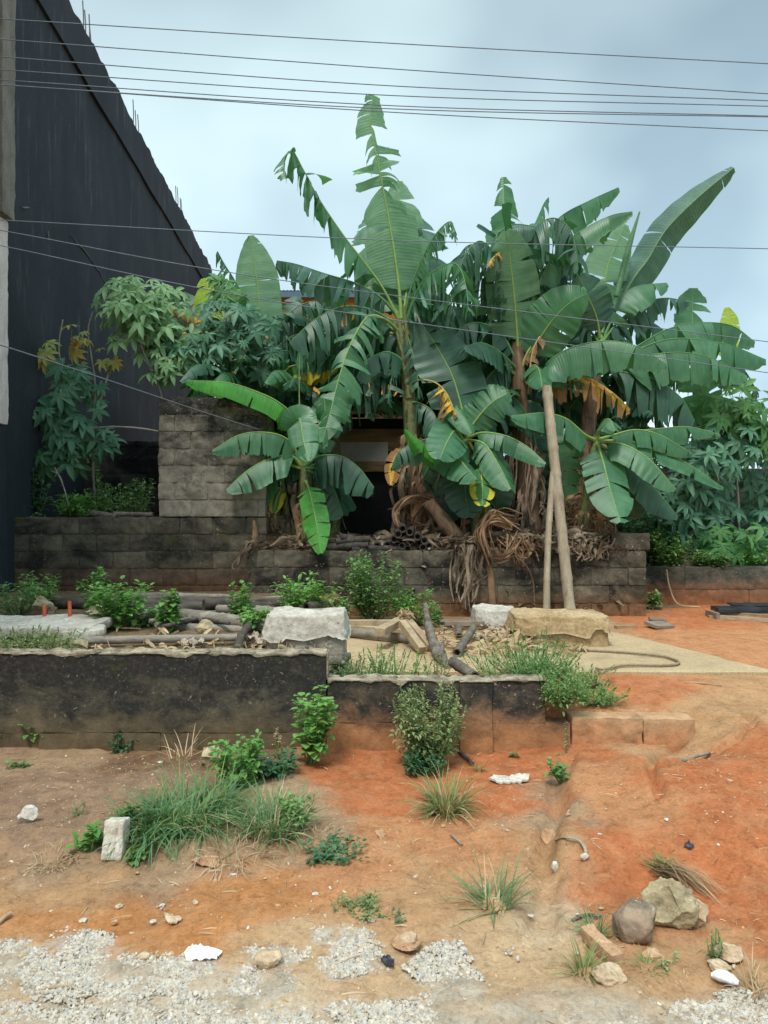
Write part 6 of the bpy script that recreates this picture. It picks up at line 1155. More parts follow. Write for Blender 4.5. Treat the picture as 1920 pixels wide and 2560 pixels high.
pole('wooden_pole', 'hollow log end resting on the edge of the planting bed', P(195, 1108, 10.5), P(253, 1119, 10.24), 0.05, 'bark', 90, hollow=True); pole('wooden_pole', 'thin dark log lying in the planting bed below the grey wall end', P(245, 1110, 10.5), P(330, 1112, 10.4), 0.035, 'bark', 91)
# timbers around the footings
def plank(label, p0, p1, wd, ht, mat='plankpale', seed=0, group='sawn timbers on the paving', roll=0.0, name='timber'):
    mb = MB(); beam(mb, p0, p1, wd, ht, 0, seed, roll=roll); return tag(mb.build(name, M[mat], None, (np.asarray(p0) + np.asarray(p1)) / 2), label, 'timber', group)
plank('long timber lying behind the right side of the grey footing, topmost', G(742, 1346, .36), G(868, 1346, .36), 0.10, 0.07, seed=1); plank('timber under the topmost one, its end cut square', G(764, 1358, .30), G(888, 1368, .30), 0.11, 0.08, seed=2)
pole('wooden_pole', 'pale whitish round pole in front of the stacked timbers', G(752, 1366, .31), G(884, 1380, .31), 0.05, 'pole_grey', 95)
plank('short thick timber propped up slanting on the stack', G(820, 1366, .44), G(866, 1341, .46), 0.11, 0.075, seed=3)
plank('long squared timber leaning down toward the front, left one of the pair', G(868, 1345, .50), G(912, 1405, .30), 0.075, 0.07, seed=4); plank('long squared timber leaning down toward the front, right one of the pair', G(881, 1342, .50), G(930, 1400, .30), 0.075, 0.07, 'plankpale', seed=5)
mb = MB(); litter(mb, 40, (G(872, 1342, .5)[0] - .04, G(872, 1342, .5)[0] + .06), (G(872, 1342, .5)[1] - .04, G(872, 1342, .5)[1] + .04), lambda x, y: 0.53, l=(.05, .2), hz=0.06, wd=(.003, .008)); tag(mb.build('straw_wisp', M['straw'], None, G(872, 1342, .5)), 'wisp of straw caught on the top end of the leaning timbers', 'straw')
plank('flat grey timber in front of the small white footing', G(950, 1358, .27), G(1092, 1355, .27), 0.10, 0.06, 'plankgrey', 6); plank('thin short board lying on top of the flat grey timber', G(960, 1347, .33), G(1046, 1346, .33), 0.10, 0.05, 'plankgrey', 7); plank('narrow board end behind the flat grey timber', G(948, 1344, .26), G(985, 1350, .26), 0.08, 0.04, 'plankgrey', 8)
mb = MB(); tube(mb, [P(918, 1305, 7.6), P(926, 1350, 7.4), P(938, 1390, 7.1), P(955, 1425, 6.7), P(968, 1440, 6.5)], [0.024, 0.04, 0.05, 0.055, 0.03], 50, 10, noise_amp=0.3)
tube(mb, [P(952, 1420, 6.7), P(958, 1385, 6.9)], [0.03, 0.012], 12, 8, noise_amp=0.2); tag(mb.build('dead_branch', M['bark'], None, P(950, 1420, 6.7)), 'rough dark dead branch leaning up beside the squared timbers', 'branch')
pole('hollow_pole', 'thick hollow pole lying over the front wall edge, its open end facing up left', P(979, 1430, 5.95), P(1026, 1462, 5.5), 0.045, 'bark', 97, hollow=True, knots=2, bend=0)
pole('hollow_pole', 'hollow pole on the slab pointing at the camera with its open end', P(987, 1411, 7.0), P(1022, 1358, 8.0), 0.044, 'bark', 98, hollow=True, knots=2, bend=0.01); pole('hollow_pole', 'short hollow pole lying behind the one that points at the camera', P(992, 1375, 7.9), P(990, 1352, 8.6), 0.04, 'bark', 99, hollow=True, knots=1, bend=0)
mb = MB(); litter(mb, 260, (0.55, 2.0), (7.0, 8.6), lambda x, y: 0.265, l=(0.06, 0.3), hz=0.03, wd=(0.004, 0.02), up=0.04); litter(mb, 160, (-2.8, -0.4), (5.6, 6.2), lambda x, y: 0.53, l=(0.05, 0.22), hz=0.03, wd=(0.004, 0.018), up=0.03); litter(mb, 80, (1.2, 1.7), (7.3, 7.9), lambda x, y: 0.27, l=(0.1, 0.3), hz=0.08, wd=(0.01, 0.03)); litter(mb, 120, (-3.2, -0.8), (6.3, 8.6), lambda x, y: 0.53, l=(0.06, 0.3), hz=0.04, wd=(0.005, 0.02))
tag(mb.build('leaf_debris', M['straw'], None, (1.2, 7.8, 0.26)), 'pale dry leaf scraps and wood splinters strewn between the timbers', 'debris', kind='stuff')
M['bagm'] = mat_var('dry_shrivelled_leaf', [(0.3, 0.24, 0.18), (0.5, 0.42, 0.34)], 20, 0.85, 0.4)
def crumple(name, label, c_, s_, mat, cat, seed, group=None, n_=16, flat=0.5):
    u, v = np.meshgrid(np.linspace(-1, 1, n_), np.linspace(-1, 1, n_), indexing='ij'); x = u * s_[0] / 2; y = v * s_[1] / 2
    z = s_[2] * (0.5 + 0.6 * fbm(u * 1.6 + seed, v * 1.6, seed, 3) + 0.35 * np.abs(vn(u * 4, v * 4, seed + 2))); x = x + 0.12 * s_[0] * fbm(u * 2, v * 2, seed + 5, 3); y = y + 0.15 * s_[1] * fbm(u * 2, v * 2, seed + 9, 3)
    z = np.maximum(z, 0.002); a = seed * 1.3; V = np.stack([x * math.cos(a) - y * math.sin(a), x * math.sin(a) + y * math.cos(a), z], -1).reshape(-1, 3) + np.asarray(c_); mb = MB(); mb.add(V, gridF(n_, n_)); V2 = V.copy(); V2[:, 2] -= 0.003; mb.add(V2, gridF(n_, n_)[:, ::-1])
    return tag(mb.build(name, M[mat], None, c_), label, cat, group)
crumple('dead_leaf', 'grey curled dead leaf on the wall edge in front of the long pole', G(418, 1398, 0.53), (0.16, 0.1, 0.07), 'bagm', 'dead leaf', 3); crumple('dead_leaf', 'pale shrivelled leaf in the debris before the grey footing', G(545, 1392, 0.53), (0.2, 0.14, 0.07), 'bagm', 'dead leaf', 4)
for i, (x, y, s_, l_) in enumerate([(1065, 1362, .3, 'large pale dry leaf before the small white footing'), (1100, 1350, .24, 'curled yellowish leaf touching the tan footing'), (1045, 1385, .2, 'pale leaf scrap lying near the hollow poles')]): crumple('dead_leaf', l_, G(x, y, 0.262), (s_, s_ * .5, .07), 'bagm', 'dead leaf', 7 + i)
# red pegs, stones on the fill
M['redpeg'] = mat_var('red_plastic', [(0.52, 0.10, 0.05), (0.62, 0.15, 0.08)], 6, 0.5, 0.1)
for (x, y0, y1, Y, l_) in ((96, 1308, 1334, 6.95, 'shorter red peg behind the broken slab'), (151, 1299, 1330, 6.95, 'taller red peg behind the broken slab')):
    mb = MB(); tube(mb, [P(x, y1 + 8, Y), P(x - 1, y0, Y)], 0.018, 6, 10); tag(mb.build('red_peg', M['redpeg'], None, P(x, y1, Y)), l_, 'peg', 'red pegs behind the broken slab')
# ------------------------------------------------------------------ rocks and stones
M['rk_dark'] = mat_mould('grey_brown_boulder', (0.36, 0.29, 0.21), (0.13, 0.10, 0.075), 0.47, 0.12, (-0.10, 0.10), (0.26, 0.15, 0.09), 0, 0.66, 8)
M['rk_tan'] = mat_mould('tan_conglomerate', (0.42, 0.34, 0.21), (0.17, 0.14, 0.085), 0.42, 0.1, None, (0.3, .15, .08), 0, 0.62, 13)
M['rk_white'] = mat_var('white_plaster_lump', [(0.36, 0.31, 0.24), (0.56, 0.51, 0.43), (0.66, 0.62, 0.54)], 16, 0.95, 0.7, 0.01)
M['rk_sand'] = mat_var('sandy_stone', [(0.34, 0.23, 0.14), (0.50, 0.37, 0.24), (0.62, 0.5, 0.36)], 12, 0.95, 0.6, 0.008)
M['rk_brick'] = mat_var('earthy_brick', [(0.30, 0.16, 0.09), (0.46, 0.28, 0.16), (0.55, 0.36, 0.22)], 12, 0.95, 0.6, 0.008)
M['grit'] = mat_var('pale_grey_gravel', [(0.34, 0.31, 0.27), (0.44, 0.41, 0.37), (0.54, 0.51, 0.47)], 30, 0.95, 0.3, 0.004)
_t = (1 + 5 ** .5) / 2; ICV = nrm(np.array([(-1, _t, 0), (1, _t, 0), (-1, -_t, 0), (1, -_t, 0), (0, -1, _t), (0, 1, _t), (0, -1, -_t), (0, 1, -_t), (_t, 0, -1), (_t, 0, 1), (-_t, 0, -1), (-_t, 0, 1)], float))
ICF = np.array([(0, 11, 5), (0, 5, 1), (0, 1, 7), (0, 7, 10), (0, 10, 11), (1, 5, 9), (5, 11, 4), (11, 10, 2), (10, 7, 6), (7, 1, 8), (3, 9, 4), (3, 4, 2), (3, 2, 6), (3, 6, 8), (3, 8, 9), (4, 9, 5), (2, 4, 11), (6, 2, 10), (8, 6, 7), (9, 8, 1)])
def ico(s):
    V, F = [tuple(v) for v in ICV], ICF.tolist()
    for _ in range(s):
        c_ = {}; G_ = []
        def mid(a, b):
            k = (min(a, b), max(a, b))
            if k not in c_: v = np.array(V[a]) + np.array(V[b]); V.append(tuple(v / np.linalg.norm(v))); c_[k] = len(V) - 1
            return c_[k]
        for a, b, c in F: x, y, z = mid(a, b), mid(b, c), mid(c, a); G_ += [(a, x, z), (b, y, x), (c, z, y), (x, y, z)]
        F = G_
    return np.array(V), np.array(F)
IC = {s: ico(s) for s in (0, 1, 2, 3, 4)}
def rock(name, label, c_, s_, mat, seed, cat='rock', group=None, sub=4, ang=0.5, fine=0.05, rot=0.0, sink=0.2, tiltx=0.0):
    V, F = IC[sub]; V = V.copy(); rs = np.random.default_rng(seed); 
    for i in range(11):
        d = nrm(rs.normal(0, 1, 3)); h = rs.uniform(0.55, 0.88); q = V @ d; V = V - d * (np.maximum(q - h, 0) * ang * 1.6)[:, None]
    V = V * (1 + 0.10 * fbm(V[:, 0] * 1.5 + seed, V[:, 1] * 1.5, V[:, 2] * 1.5, 3) + fine * fbm(V[:, 0] * 6 + seed, V[:, 1] * 6, V[:, 2] * 6, 4))[:, None]
    V = V * np.array(s_) / 2; ct, st = math.cos(tiltx), math.sin(tiltx); V = V @ np.array([[ct, 0, -st], [0, 1, 0], [st, 0, ct]]); cr, sr = math.cos(rot), math.sin(rot); V = V @ np.array([[cr, sr, 0], [-sr, cr, 0], [0, 0, 1]])
    V[:, 2] -= V[:, 2].min(); c_ = np.array(c_, float); mb = MB(); mb.add(V + c_ - [0, 0, sink * s_[2]], F); return tag(mb.build(name, M[mat], None, c_), label, cat, group)
def RW(x, y): p = W(x, y); return p
def rk(label, x, yb, wpx, hpx, mat, seed, name='stone', cat='stone', dep=0.8, **k):
    p = W(x, yb); s = p[1] / FP; wd = wpx * s; h = hpx * s; p = p + np.array([0, wd * dep * 0.5, 0]); p[2] = float(H(p[0], p[1], False)); return rock(name, label, p, (wd, wd * dep, h * 1.1), mat, seed, cat, sink=0.12, **k)
rk('round dark grey brown boulder, the nearer of the two big rocks at lower right', 1387, 2060, 104, 100, 'rk_dark', 11, 'boulder', 'boulder', 0.85, ang=0.5, fine=0.03, group='big rocks at the lower right')
rk('rough tan pebbly boulder leaning behind the round dark one', 1462, 2030, 118, 112, 'rk_tan', 22, 'boulder', 'boulder', 0.7, ang=0.9, fine=0.075, tiltx=-0.5, group='big rocks at the lower right')
rk('pale flat faced rock joined to the right of the tan boulder', 1503, 2015, 74, 84, 'rk_sand', 13, 'boulder', 'boulder', 0.6, ang=0.9, tiltx=-0.3)
p0, p1 = W(1266, 2032), W(1335, 2096); mb = MB(); beam(mb, p0 + [0, 0, .035], p1 + [0, 0, .03], 0.055, 0.055, seed=3, res=0.012, amp=0.006); tag(mb.build('brick_fragment', M['rk_brick'], None, p0), 'long tan brick fragment lying aslant on sand left of the boulders', 'brick')
rk('pale pointed stone at the lower end of the long brick fragment', 1328, 2140, 78, 46, 'rk_sand', 14, ang=0.8)
rk('pale stone lying right of the big rocks', 1590, 2088, 66, 34, 'rk_sand', 15, ang=0.7); rk('flat half buried pale stone above the white wrapper', 1562, 2104, 58, 20, 'rk_sand', 16); rk('sandy stone half sunk below the round boulder', 1420, 2086, 56, 24, 'rk_brick', 17)
rk('small squarish earthy brick lump beside the curved strip', 1191, 1816, 38, 44, 'rk_brick', 18, ang=0.9); rk('small oval pale stone below the curved strip', 1199, 1886, 18, 24, 'rk_white', 19); rk('tiny white lump at the lower end of the curved strip', 1265, 1866, 20, 15, 'rk_white', 20)
rk('round white lump of plaster alone on brown soil at the left', 52, 1786, 46, 42, 'rk_white', 21, ang=0.7); rk('flat earthy stone on the edge of the orange soil below the grass clump', 446, 1880, 74, 24, 'rk_brick', 23, ang=0.8, dep=0.5)
rk('tan and white stone at the upper edge of the gravel left of centre', 575, 2100, 60, 38, 'rk_sand', 24, ang=0.6); rk('lumpy pale stone on a crumbled earth base, lower middle', 886, 2055, 48, 38, 'rk_sand', 25, ang=0.7, fine=0.08); rk('crumbled reddish earth heap around the lumpy pale stone', 884, 2062, 74, 17, 'rk_brick', 26)
rk('pale rock half hidden in the grass clump near the wall', 452, 1665, 84, 46, 'rk_tan', 27, ang=0.8); rk('small angular tan stone on the orange soil left of centre', 307, 2078, 26, 16, 'rk_sand', 28); rk('yellowish lump beside the taller red peg', 216, 1335, 44, 36, 'rk_tan', 29) if False else None
for i, (x, y, z, w_, h_, l_) in enumerate([(92, 1335, .52, .30, .26, 'brown rough stone behind the broken slab'), (210, 1338, .52, .26, .2, 'yellowish rough stone right of the taller red peg'), (442, 1368, .56, .17, .14, 'angular tan stone on the long pole before the grey footing'), (172, 1405, .52, .17, .09, 'small pale block under the left end of the long pole')]):
    rock('stone', l_, G(x, y, z), (w_, w_ * .7, h_), 'rk_tan', 31 + i, 'stone', sink=0.05, ang=.8)
# upright white block
p = W(242, 1858); s = p[1] / FP; mb = MB(); lbox(mb, p + [0, 0.05, 0.085], (46 * s, 0.10, 0.19), 0.010, 0.006, 0.012, seed=5, tilt=R(-14)); lbox(mb, p + [0.012, 0.06, 0.0], (44 * s, 0.09, 0.05), 0.010, 0.012, 0.012, seed=6, m=1)
tag(mb.build('white_block', [M['rk_white'], M['rk_dark']], None, p), 'upright white painted block with a broken dark foot, left of the grass clump', 'block')
# flakes, scraps
M['paper'] = mat_var('white_paper', [(0.72, 0.72, 0.70), (0.82, 0.82, 0.80)], 10, 0.8, 0.1); M['scrapb'] = mat_var('black_plastic', [(0.03, 0.03, 0.035), (0.08, 0.08, 0.1)], 30, 0.4, 0.2); M['foam'] = mat_var('white_wrapper', [(0.8, 0.8, 0.82), (0.88, 0.88, 0.9)], 10, 0.5, 0.1)
def flat(name, label, px, mat, cat, th=0.006, zoff=0.008, tl=0.0, group=None, jag=0.1):
    pts = np.array([W(x, y) for x, y in px]); c_ = pts.mean(0); rs = np.random.default_rng(len(label)); q = []
    for a, b_ in zip(pts, np.roll(pts, -1, 0)):
        for t in np.linspace(0, 1, 7)[:-1]: q.append(a + (b_ - a) * t + rs.normal(0, 0.03, 3) * np.linalg.norm(b_ - a) * jag)
    q = np.array(q); k = len(q); q[:, 2] = H(q[:, 0], q[:, 1], False) + zoff + tl * (q[:, 0] - c_[0]) + 0.004 * rs.normal(0, 1, k); c2 = c_.copy(); c2[2] = q[:, 2].mean() + 0.004
    V = np.vstack([q, q - [0, 0, th], [c2], [c2 - [0, 0, th]]]); F3 = [(j, (j + 1) % k, 2 * k) for j in range(k)] + [((j + 1) % k + k, j + k, 2 * k + 1) for j in range(k)]; F4 = [(j, j + k, (j + 1) % k + k, (j + 1) % k) for j in range(k)]
    mb = MB(); mb.add(V, F3); mb.F.append(np.array(F4)); mb.M.append(np.zeros(k)); return tag(mb.build(name, M[mat], None, c_, smooth=False), label, cat, group)
flat('paper_scrap', 'torn white paper with a sandy middle at the edge of the gravel', [(398, 2066), (412, 2050), (432, 2052), (480, 2068), (468, 2082), (436, 2080), (402, 2082)], 'paper', 'paper', 0.003, 0.014, 0.03)
flat('plastic_scrap', 'dark purple black scrap right of the round gravel patch', [(822, 2082), (832, 2076), (852, 2088), (850, 2098), (834, 2096)], 'scrapb', 'scrap', 0.01, 0.022, 0.1)
flat('plaster_flake', 'long broken white plaster flake on the red soil below the pier', [(1055, 1690), (1068, 1683), (1098, 1684), (1118, 1678), (1144, 1680), (1142, 1692), (1104, 1698), (1072, 1696)], 'rk_white', 'plaster flake', 0.012, 0.022)
flat('plaster_flake', 'small orange tan clay shard in the orange soil at lower left', [(354, 1978), (368, 1982), (394, 1990), (392, 1997), (370, 2002), (358, 1994)], 'rk_sand', 'shard', 0.006, 0.012, 0.05)
flat('clay_shard', 'flat tan shard on the soil between the grass clump and the reddish weed', [(808, 1800), (824, 1798), (834, 1812), (822, 1820)], 'rk_brick', 'shard', 0.008, 0.016)
flat('black_scrap', 'tiny dark folded scrap on the red soil at the right', [(1478, 1836), (1488, 1826), (1500, 1838), (1490, 1840)], 'scrapb', 'scrap', 0.01, 0.02)
mb = MB(); p0, p1 = W(1538, 2118), W(1596, 2136); q = spline([p0 + [0, 0, .02], (p0 + p1) / 2 + [0, 0, .03], p1 + [0, 0, .02]], 24); tube(mb, q, [0.012, 0.026, 0.028, 0.026, 0.012], None, 14, noise_amp=0.22, ell=0.7); tag(mb.build('white_wrapper', M['foam'], None, p0), 'crumpled bright white wrapper on the sand near the lower right corner', 'wrapper')
def stick(label, x0, y0, x1, y1, r, mat='straw', name='stick', cat='stick', bend=0.0):
    p0, p1 = W(x0, y0), W(x1, y1); m_ = (p0 + p1) / 2 + [0, bend, 0.004]; mb = MB(); tube(mb, [p0 + [0, 0, r], m_ + [0, 0, r], p1 + [0, 0, r]], r, 12, 7, noise_amp=0.15); return tag(mb.build(name, M[mat], None, p0), label, cat, 'sticks on the bare soil')
stick('straight pale stick on the red slope at the right', 1476, 1648, 1533, 1630, 0.010, 'pole_grey'); stick('thin pale stick on the sand in the lower middle', 868, 1886, 924, 1892, 0.0035); stick('flat wood chip on the red soil right of centre', 975, 1808, 998, 1830, 0.008, 'plankgrey'); stick('dark strip leaning on the soil right of the olive bush', 992, 1628, 1022, 1654, 0.012, 'pole_dark')
stick('pale stick at the left edge of the orange soil', -5, 2000, 22, 1978, 0.009, 'straw'); stick('dark crooked twig left of the round boulder', 1236, 1992, 1300, 1984, 0.007, 'bark', bend=0.02); stick('thin brown twig at lower right of the pale sand', 1165, 2142, 1235, 2150, 0.003, 'bark'); stick('straw piece on the gravel at the lower left', 78, 2144, 156, 2132, 0.004); stick('straw piece on the gravel at the bottom middle', 738, 2152, 790, 2148, 0.004)
stick('curved thin twig on soil below the grass clump', 480, 1858, 560, 1838, 0.004, 'twig', bend=0.05); stick('pale stub of wood at the far left foot of the wall', 0, 1584, 48, 1590, 0.018, 'plankpale'); stick('brown flat stick on the slope behind the kerb block', 1480, 1476, 1560, 1484, 0.008, 'plank')
pc = [W(1200, 1822) , W(1222, 1816), W(1250, 1822), W(1264, 1840), W(1266, 1860)]; mb = MB(); tube(mb, [q + [0, 0, 0.016] for q in pc], 0.009, 30, 8, ell=0.5); tag(mb.build('curved_strip', M['bamboo'], None, pc[0]), 'curved pale strip of bark beside the small brick lump', 'strip')
# cord on the paving
cd = [(1130, 1402), (1180, 1401), (1240, 1404), (1330, 1408), (1420, 1416), (1455, 1424), (1467, 1432), (1440, 1437), (1350, 1437), (1320, 1443), (1300, 1446), (1288, 1443)]
mb = MB(); tube(mb, [G(x, y, 0.275) for x, y in cd], 0.012, 120, 7); M['cord'] = mat_var('dusty_cord', [(0.22, 0.16, 0.10), (0.34, 0.25, 0.16)], 20, 0.9); tag(mb.build('cord', M['cord'], None, G(1300, 1440, 0.27)), 'dusty brown cord lying in a long hairpin loop on the paving', 'cord')
# boards and black sheets on the right
M['blk'] = mat_var('black_plastic_sheet', [(0.012, 0.013, 0.017), (0.03, 0.034, 0.042)], 3, 0.35, 0.1, spec=0.5)
q0, q1 = G(1545, 1338, .2), G(1760, 1352, .2); t = thing('batten_stack', 'stack of wooden battens lying flat on red soil at the right edge', 'timber', q0)
for a, b_, w_, h_, mt in ((q0 + [0.02, 0, .03], q1 + [0, 0, .03], .05, .05, 'plankpale'), (q0 + [0, 0.25, .04], q0 + [0.02, -0.05, .04], .05, .10, 'plankgrey'), (q0 + [0.06, 0.3, .04], q1 + [0, .3, .04], .05, .06, 'plank'), (q0 + [-0.05, 0.08, .02], q0 + [0.9, -0.02, .02], .06, .04, 'plank')):
    mb = MB(); beam(mb, a, b_, w_, h_); mb.build('batten', M[mt], t)
mb = MB(); lbox(mb, q0 + [0.75, 0.22, 0.10], (1.3, 0.28, 0.07), 0.04, 0.012, 0.01, seed=2, rot=-0.05); lbox(mb, q0 + [0.95, 0.30, 0.15], (1.2, 0.2, 0.03), 0.04, 0.01, 0.01, seed=4, rot=-0.08); tag(mb.build('black_sheet', M['blk'], None, q0 + [.7, .2, .08]), 'folded black plastic sheet on top of the wooden battens at the right edge', 'plastic sheet')
plank('brown board lying at the foot of the terrace wall right end', G(1330, 1356, .22), G(1374, 1354, .22), 0.08, 0.05, 'plank', 21); plank('grey board leaning on the terrace wall corner', G(1404, 1350, .25), G(1445, 1350, .23), 0.2, 0.04, 'plankgrey', 22, roll=0.15); plank('thin board behind the grey board at the wall corner', G(1402, 1336, .24), G(1438, 1340, .22), 0.1, 0.03, 'plankgrey', 23)
mb = MB(); tube(mb, [P(1440, 1230, 10.9), P(1447, 1270, 10.85), P(1465, 1305, 10.7), P(1512, 1312, 10.6)], 0.012, 20, 6, noise_amp=.2); tag(mb.build('bare_branch', M['straw'], None, P(1465, 1308, 10.7)), 'thin bare branch hanging over the low right wall onto red soil', 'branch')
mb = MB(); tube(mb, [P(1098, 1195, 9.8), P(1130, 1215, 9.7), P(1150, 1250, 9.7), P(1155, 1300, 9.65)], 0.010, 20, 6, noise_amp=.2); tag(mb.build('bare_branch', M['stem_dry'], None, P(1155, 1300, 9.65)), 'bent dead stalk against the terrace wall left of the bamboo props', 'branch')

# small stones: a few dozen one could count, and the fine gravel nobody could
rs = np.random.default_rng(77); base_st = []
for i in range(6): base_st.append(rock('loose_stone', ORD[i] + ' small stone in the slanting line from the gravel towards the olive bush', W(600 + i * 40, 1960 - 13 * i), (0.035, 0.026, 0.016), ['rk_sand', 'rk_brick', 'rk_white'][i % 3], 200 + i, 'stone', 'loose small stones on the bare soil', sub=2, ang=.9, sink=0.15))
pl = [(270, 1660), (280, 1690), (350, 1650), (105, 1698), (15, 1840), (60, 1835), (95, 1850), (150, 1855), (30, 1865), (110, 1970), (145, 2010), (180, 1990), (255, 1965), (250, 1998), (330, 1995), (280, 2020), (110, 2055), (45, 2062), (50, 2074), (470, 2000), (540, 2010), (420, 1950), (340, 2070), (500, 1890), (570, 1900), (640, 1875), (690, 1880), (705, 1895), (600, 1900), (660, 1960), (700, 1980), (760, 1985), (800, 1990), (640, 2020), (700, 2028), (730, 2040), (780, 2045), (870, 1905), (900, 1895), (920, 1876), (1000, 1900), (1040, 1915), (985, 1960), (1020, 1980), (1150, 1985), (1100, 1800), (1010, 1770), (850, 1690), (945, 1830), (960, 1790), (1290, 1800), (1310, 1748), (1420, 1825), (1440, 1770), (1575, 1690), (1540, 1800), (1550, 1832), (1620, 1720), (1230, 1760), (1250, 1975), (1300, 1965), (1190, 2045), (1250, 2060), (1380, 2150), (1120, 1700), (740, 1930), (560, 1960), (390, 1915), (420, 1830), (380, 1860), (300, 1890), (838, 1872), (792, 1868)]
LM = [('the round white plaster lump', 52, 1770), ('the upright white block', 242, 1830), ('the big grass clump', 420, 1790), ('the white paper scrap', 440, 2067), ('the tan and white stone', 575, 2085), ('the reddish weed mat', 775, 1968), ('the lumpy pale stone', 886, 2040), ('the sparse grass tuft', 1068, 1940), ('the tuft below the olive bush', 965, 1740), ('the white plaster flake', 1100, 1688), ('the curved pale strip', 1240, 1840), ('the round boulder', 1387, 2010), ('the tiny dark scrap', 1490, 1833), ('the pale stick on the slope', 1505, 1640), ('the long brick fragment', 1300, 2060), ('the flat earthy stone', 446, 1870), ('the left edge of the gravel', 60, 2030), ('the dark creeping weed', 720, 1845)]
own = [min(range(len(LM)), key=lambda k: math.hypot(x - LM[k][1], (y - LM[k][2]) * 1.5)) for x, y in pl]
STC = ['sandy', 'earthy brown', 'whitish']
for i, (x, y) in enumerate(pl):
    k0 = own[i]; ds = [math.hypot(a - LM[k0][1], b - LM[k0][2]) for j, (a, b) in enumerate(pl) if own[j] == k0]; me_ = sum(d < math.hypot(x - LM[k0][1], y - LM[k0][2]) for d in ds)
    b_ = base_st[i % 6]; o = b_.copy(); C.objects.link(o); o['label'] = STC[(i % 6) % 3] + ' small stone, ' + (ORD[me_] + ' nearest to ' if me_ else 'the one nearest to ') + LM[k0][0]; p = W(x + rs.uniform(-6, 6), y + rs.uniform(-4, 4)); o.location = (p[0], p[1], float(H(p[0], p[1], False)) - 0.002); s = rs.uniform(0.45, 1.25); o.scale = (s, s * rs.uniform(.7, 1.2), s * rs.uniform(.7, 1.3)); o.rotation_euler = (0, 0, rs.uniform(0, 6.28))
def scatter(name, label, cat, O, S_, mat, sub=0, seed=0, flatz=0.65, mats=None):
    r_ = np.random.default_rng(seed); V0, F0 = IC[sub]; k = len(O); n_ = len(V0); A = r_.uniform(0, 6.28, k); base_ = V0[None] * (1 + r_.normal(0, 0.2, (k, n_, 1)))
    sc = S_[:, None, None] * np.stack([np.ones(k), r_.uniform(.6, 1.1, k), flatz * r_.uniform(.6, 1.3, k)], 1)[:, None]; V = base_ * sc; ca_, sa_ = np.cos(A)[:, None], np.sin(A)[:, None]; tl = r_.normal(0, .35, k)[:, None]
    V = np.stack([V[..., 0] * ca_ - V[..., 1] * sa_, V[..., 0] * sa_ + V[..., 1] * ca_, V[..., 2] + V[..., 0] * tl], -1) + O[:, None]; F = (F0[None] + (np.arange(k) * n_)[:, None, None]).reshape(-1, 3)
    mb = MB(); mb.add(V.reshape(-1, 3), F); mb.M[-1] = np.repeat(r_.integers(0, len(mats), k), len(F0)) if mats else np.zeros(len(F)); return tag(mb.build(name, [M[m_] for m_ in (mats or [mat])], None, None, smooth=False), label, cat, kind='stuff')
# gravel lies in patches along the road edge
k = 230000; X_ = rs.uniform(-1.9, 1.9, k); Y_ = rs.uniform(1.9, 3.3, k); Z_ = H(X_, Y_, False); sx_ = CX + X_ * FP / Y_; sy_ = HY + (CAMZ - Z_) * FP / Y_; gm = gmask(sx_, sy_)
sel = (gm > rs.uniform(-0.35, 0.75, k)) & (sy_ < 2290); X_, Y_, Z_ = X_[sel], Y_[sel], Z_[sel]; n1_ = min(len(X_), 46000); O = np.stack([X_, Y_, Z_ - 0.0015], 1)[:n1_]
M['grit2'] = mat_var('pale_tan_gravel', [(0.40, 0.33, 0.24), (0.50, 0.43, 0.34), (0.58, 0.52, 0.43)], 30, 0.95, 0.3, 0.004)
scatter('gravel', 'pale crushed gravel spread in patches along the road edge', 'gravel', O, 0.0028 + 0.0085 * rs.random(len(O)) ** 2.4, 'grit', 0, 1, 0.7, ['grit', 'grit2', 'grit2'])
k = 26000; X_ = rs.uniform(-3.2, 3.4, k); Y_ = 2.0 + 3.3 * rs.random(k) ** 1.2; dm = fbm(X_ * 1.6, Y_ * 1.6, 55, 3); sel = dm > rs.uniform(-0.5, 0.9, k); X_, Y_ = X_[sel], Y_[sel]
scatter('soil_grit', 'fine stone chips and crumbs scattered over the bare soil', 'grit', np.stack([X_, Y_, H(X_, Y_) + 0.0005], 1), 0.0018 + 0.0065 * rs.random(len(X_)) ** 5, 'rk_sand', 0, 2, 0.6, ['rk_sand', 'rk_brick', 'rk_brick', 'rk_sand', 'rk_white', 'rk_brick'])
mb = MB(); 
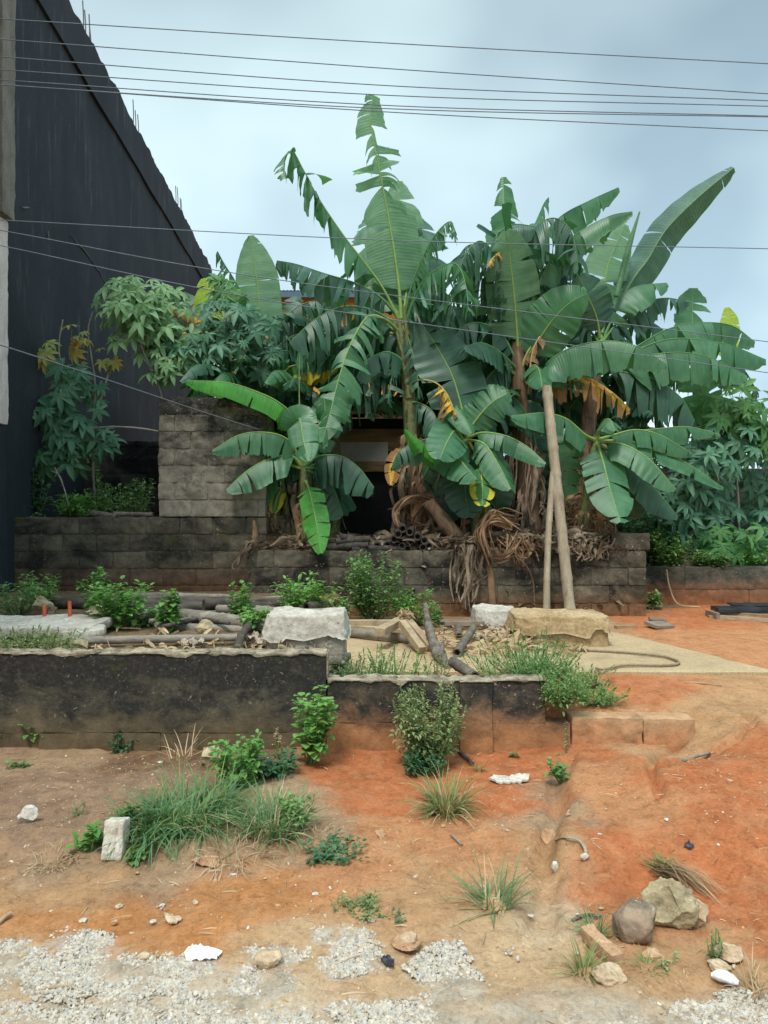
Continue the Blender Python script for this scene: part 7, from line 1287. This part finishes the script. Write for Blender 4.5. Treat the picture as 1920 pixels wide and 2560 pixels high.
for i in range(420):
    x, y = rs.uniform(-2.6, 2.6), rs.uniform(2.3, 5.3); a = rs.uniform(0, 6.28); l = rs.uniform(0.02, 0.09); z = float(H(x, y, False)) + 0.006; d = np.array([math.cos(a), math.sin(a), 0]) * l / 2; ribbon(mb, [np.array([x, y, z]) - d, np.array([x, y, z + 0.004]), np.array([x, y, z]) + d], 0.0025, 0.001, i, 0.5, 0.3, 5)
tag(mb.build('straw_bits', M['straw'], None, None), 'bits of straw and twig strewn over the soil', 'straw', kind='stuff')

# ------------------------------------------------------------------ power lines
M['wire'] = mat_var('aluminium_wire', [(0.13, 0.165, 0.20), (0.17, 0.20, 0.24)], 2, 0.6)
def wire(label, px, Y0, Y1, r, group):
    pts = []
    (x0, y0), (x1, y1) = px[0], px[-1]
    for (x, y) in px: pts.append(P(x, y, lerp(Y0, Y1, (x - x0) / (x1 - x0))))
    a = pts[0] + (pts[0] - pts[1]) * 0.9; b_ = pts[-1] + (pts[-1] - pts[-2]) * 0.9; mb = MB(); tube(mb, [a] + pts + [b_], r, 60, 6); o = tag(mb.build('power_line', M['wire'], None, pts[0]), label, 'power line', group); return o
gu = 'power lines high over the yard'
for l_, y0, ym, y1 in (('topmost of the seven high power lines', 40, 92, 137), ('second power line from the top', 84, 147, 202), ('third power line from the top', 122, 184, 217), ('fourth power line from the top', 150, 205, 229), ('fifth power line from the top', 172, 227, 250), ('sixth power line from the top, almost touching the fifth', 183, 234, 252), ('lowest of the seven high power lines', 182, 241, 282)):
    wire(l_, [(0, y0), (830, ym), (1659, y1)], 7.6, 7.6, 0.0048, gu)
gl = 'thin cables crossing in front of the bananas'
wire('highest of the thin cables, crossing the whole view above the bananas', [(0, 475), (830, 518), (1659, 537)], 6.5, 6.5, 0.0038, gl); wire('second thin cable, sloping down to the right across the bananas', [(0, 497), (600, 604), (1659, 738)], 6.4, 6.6, 0.0038, gl)
wire('third thin cable, sloping across the middle of the bananas', [(0, 530), (600, 652), (1659, 805)], 6.3, 6.6, 0.0038, gl); 
mb = MB(); tube(mb, [P(-60, 728, 6.4), P(0, 745, 6.5), P(230, 820, 7.6), P(430, 887, 9.0), P(560, 928, 10.1)], 0.006, 50, 6); tag(mb.build('cable', M['wire'], None, P(0, 745, 6.5)), 'slack low cable sagging past the cassava to the tall grey wall', 'cable', gl)
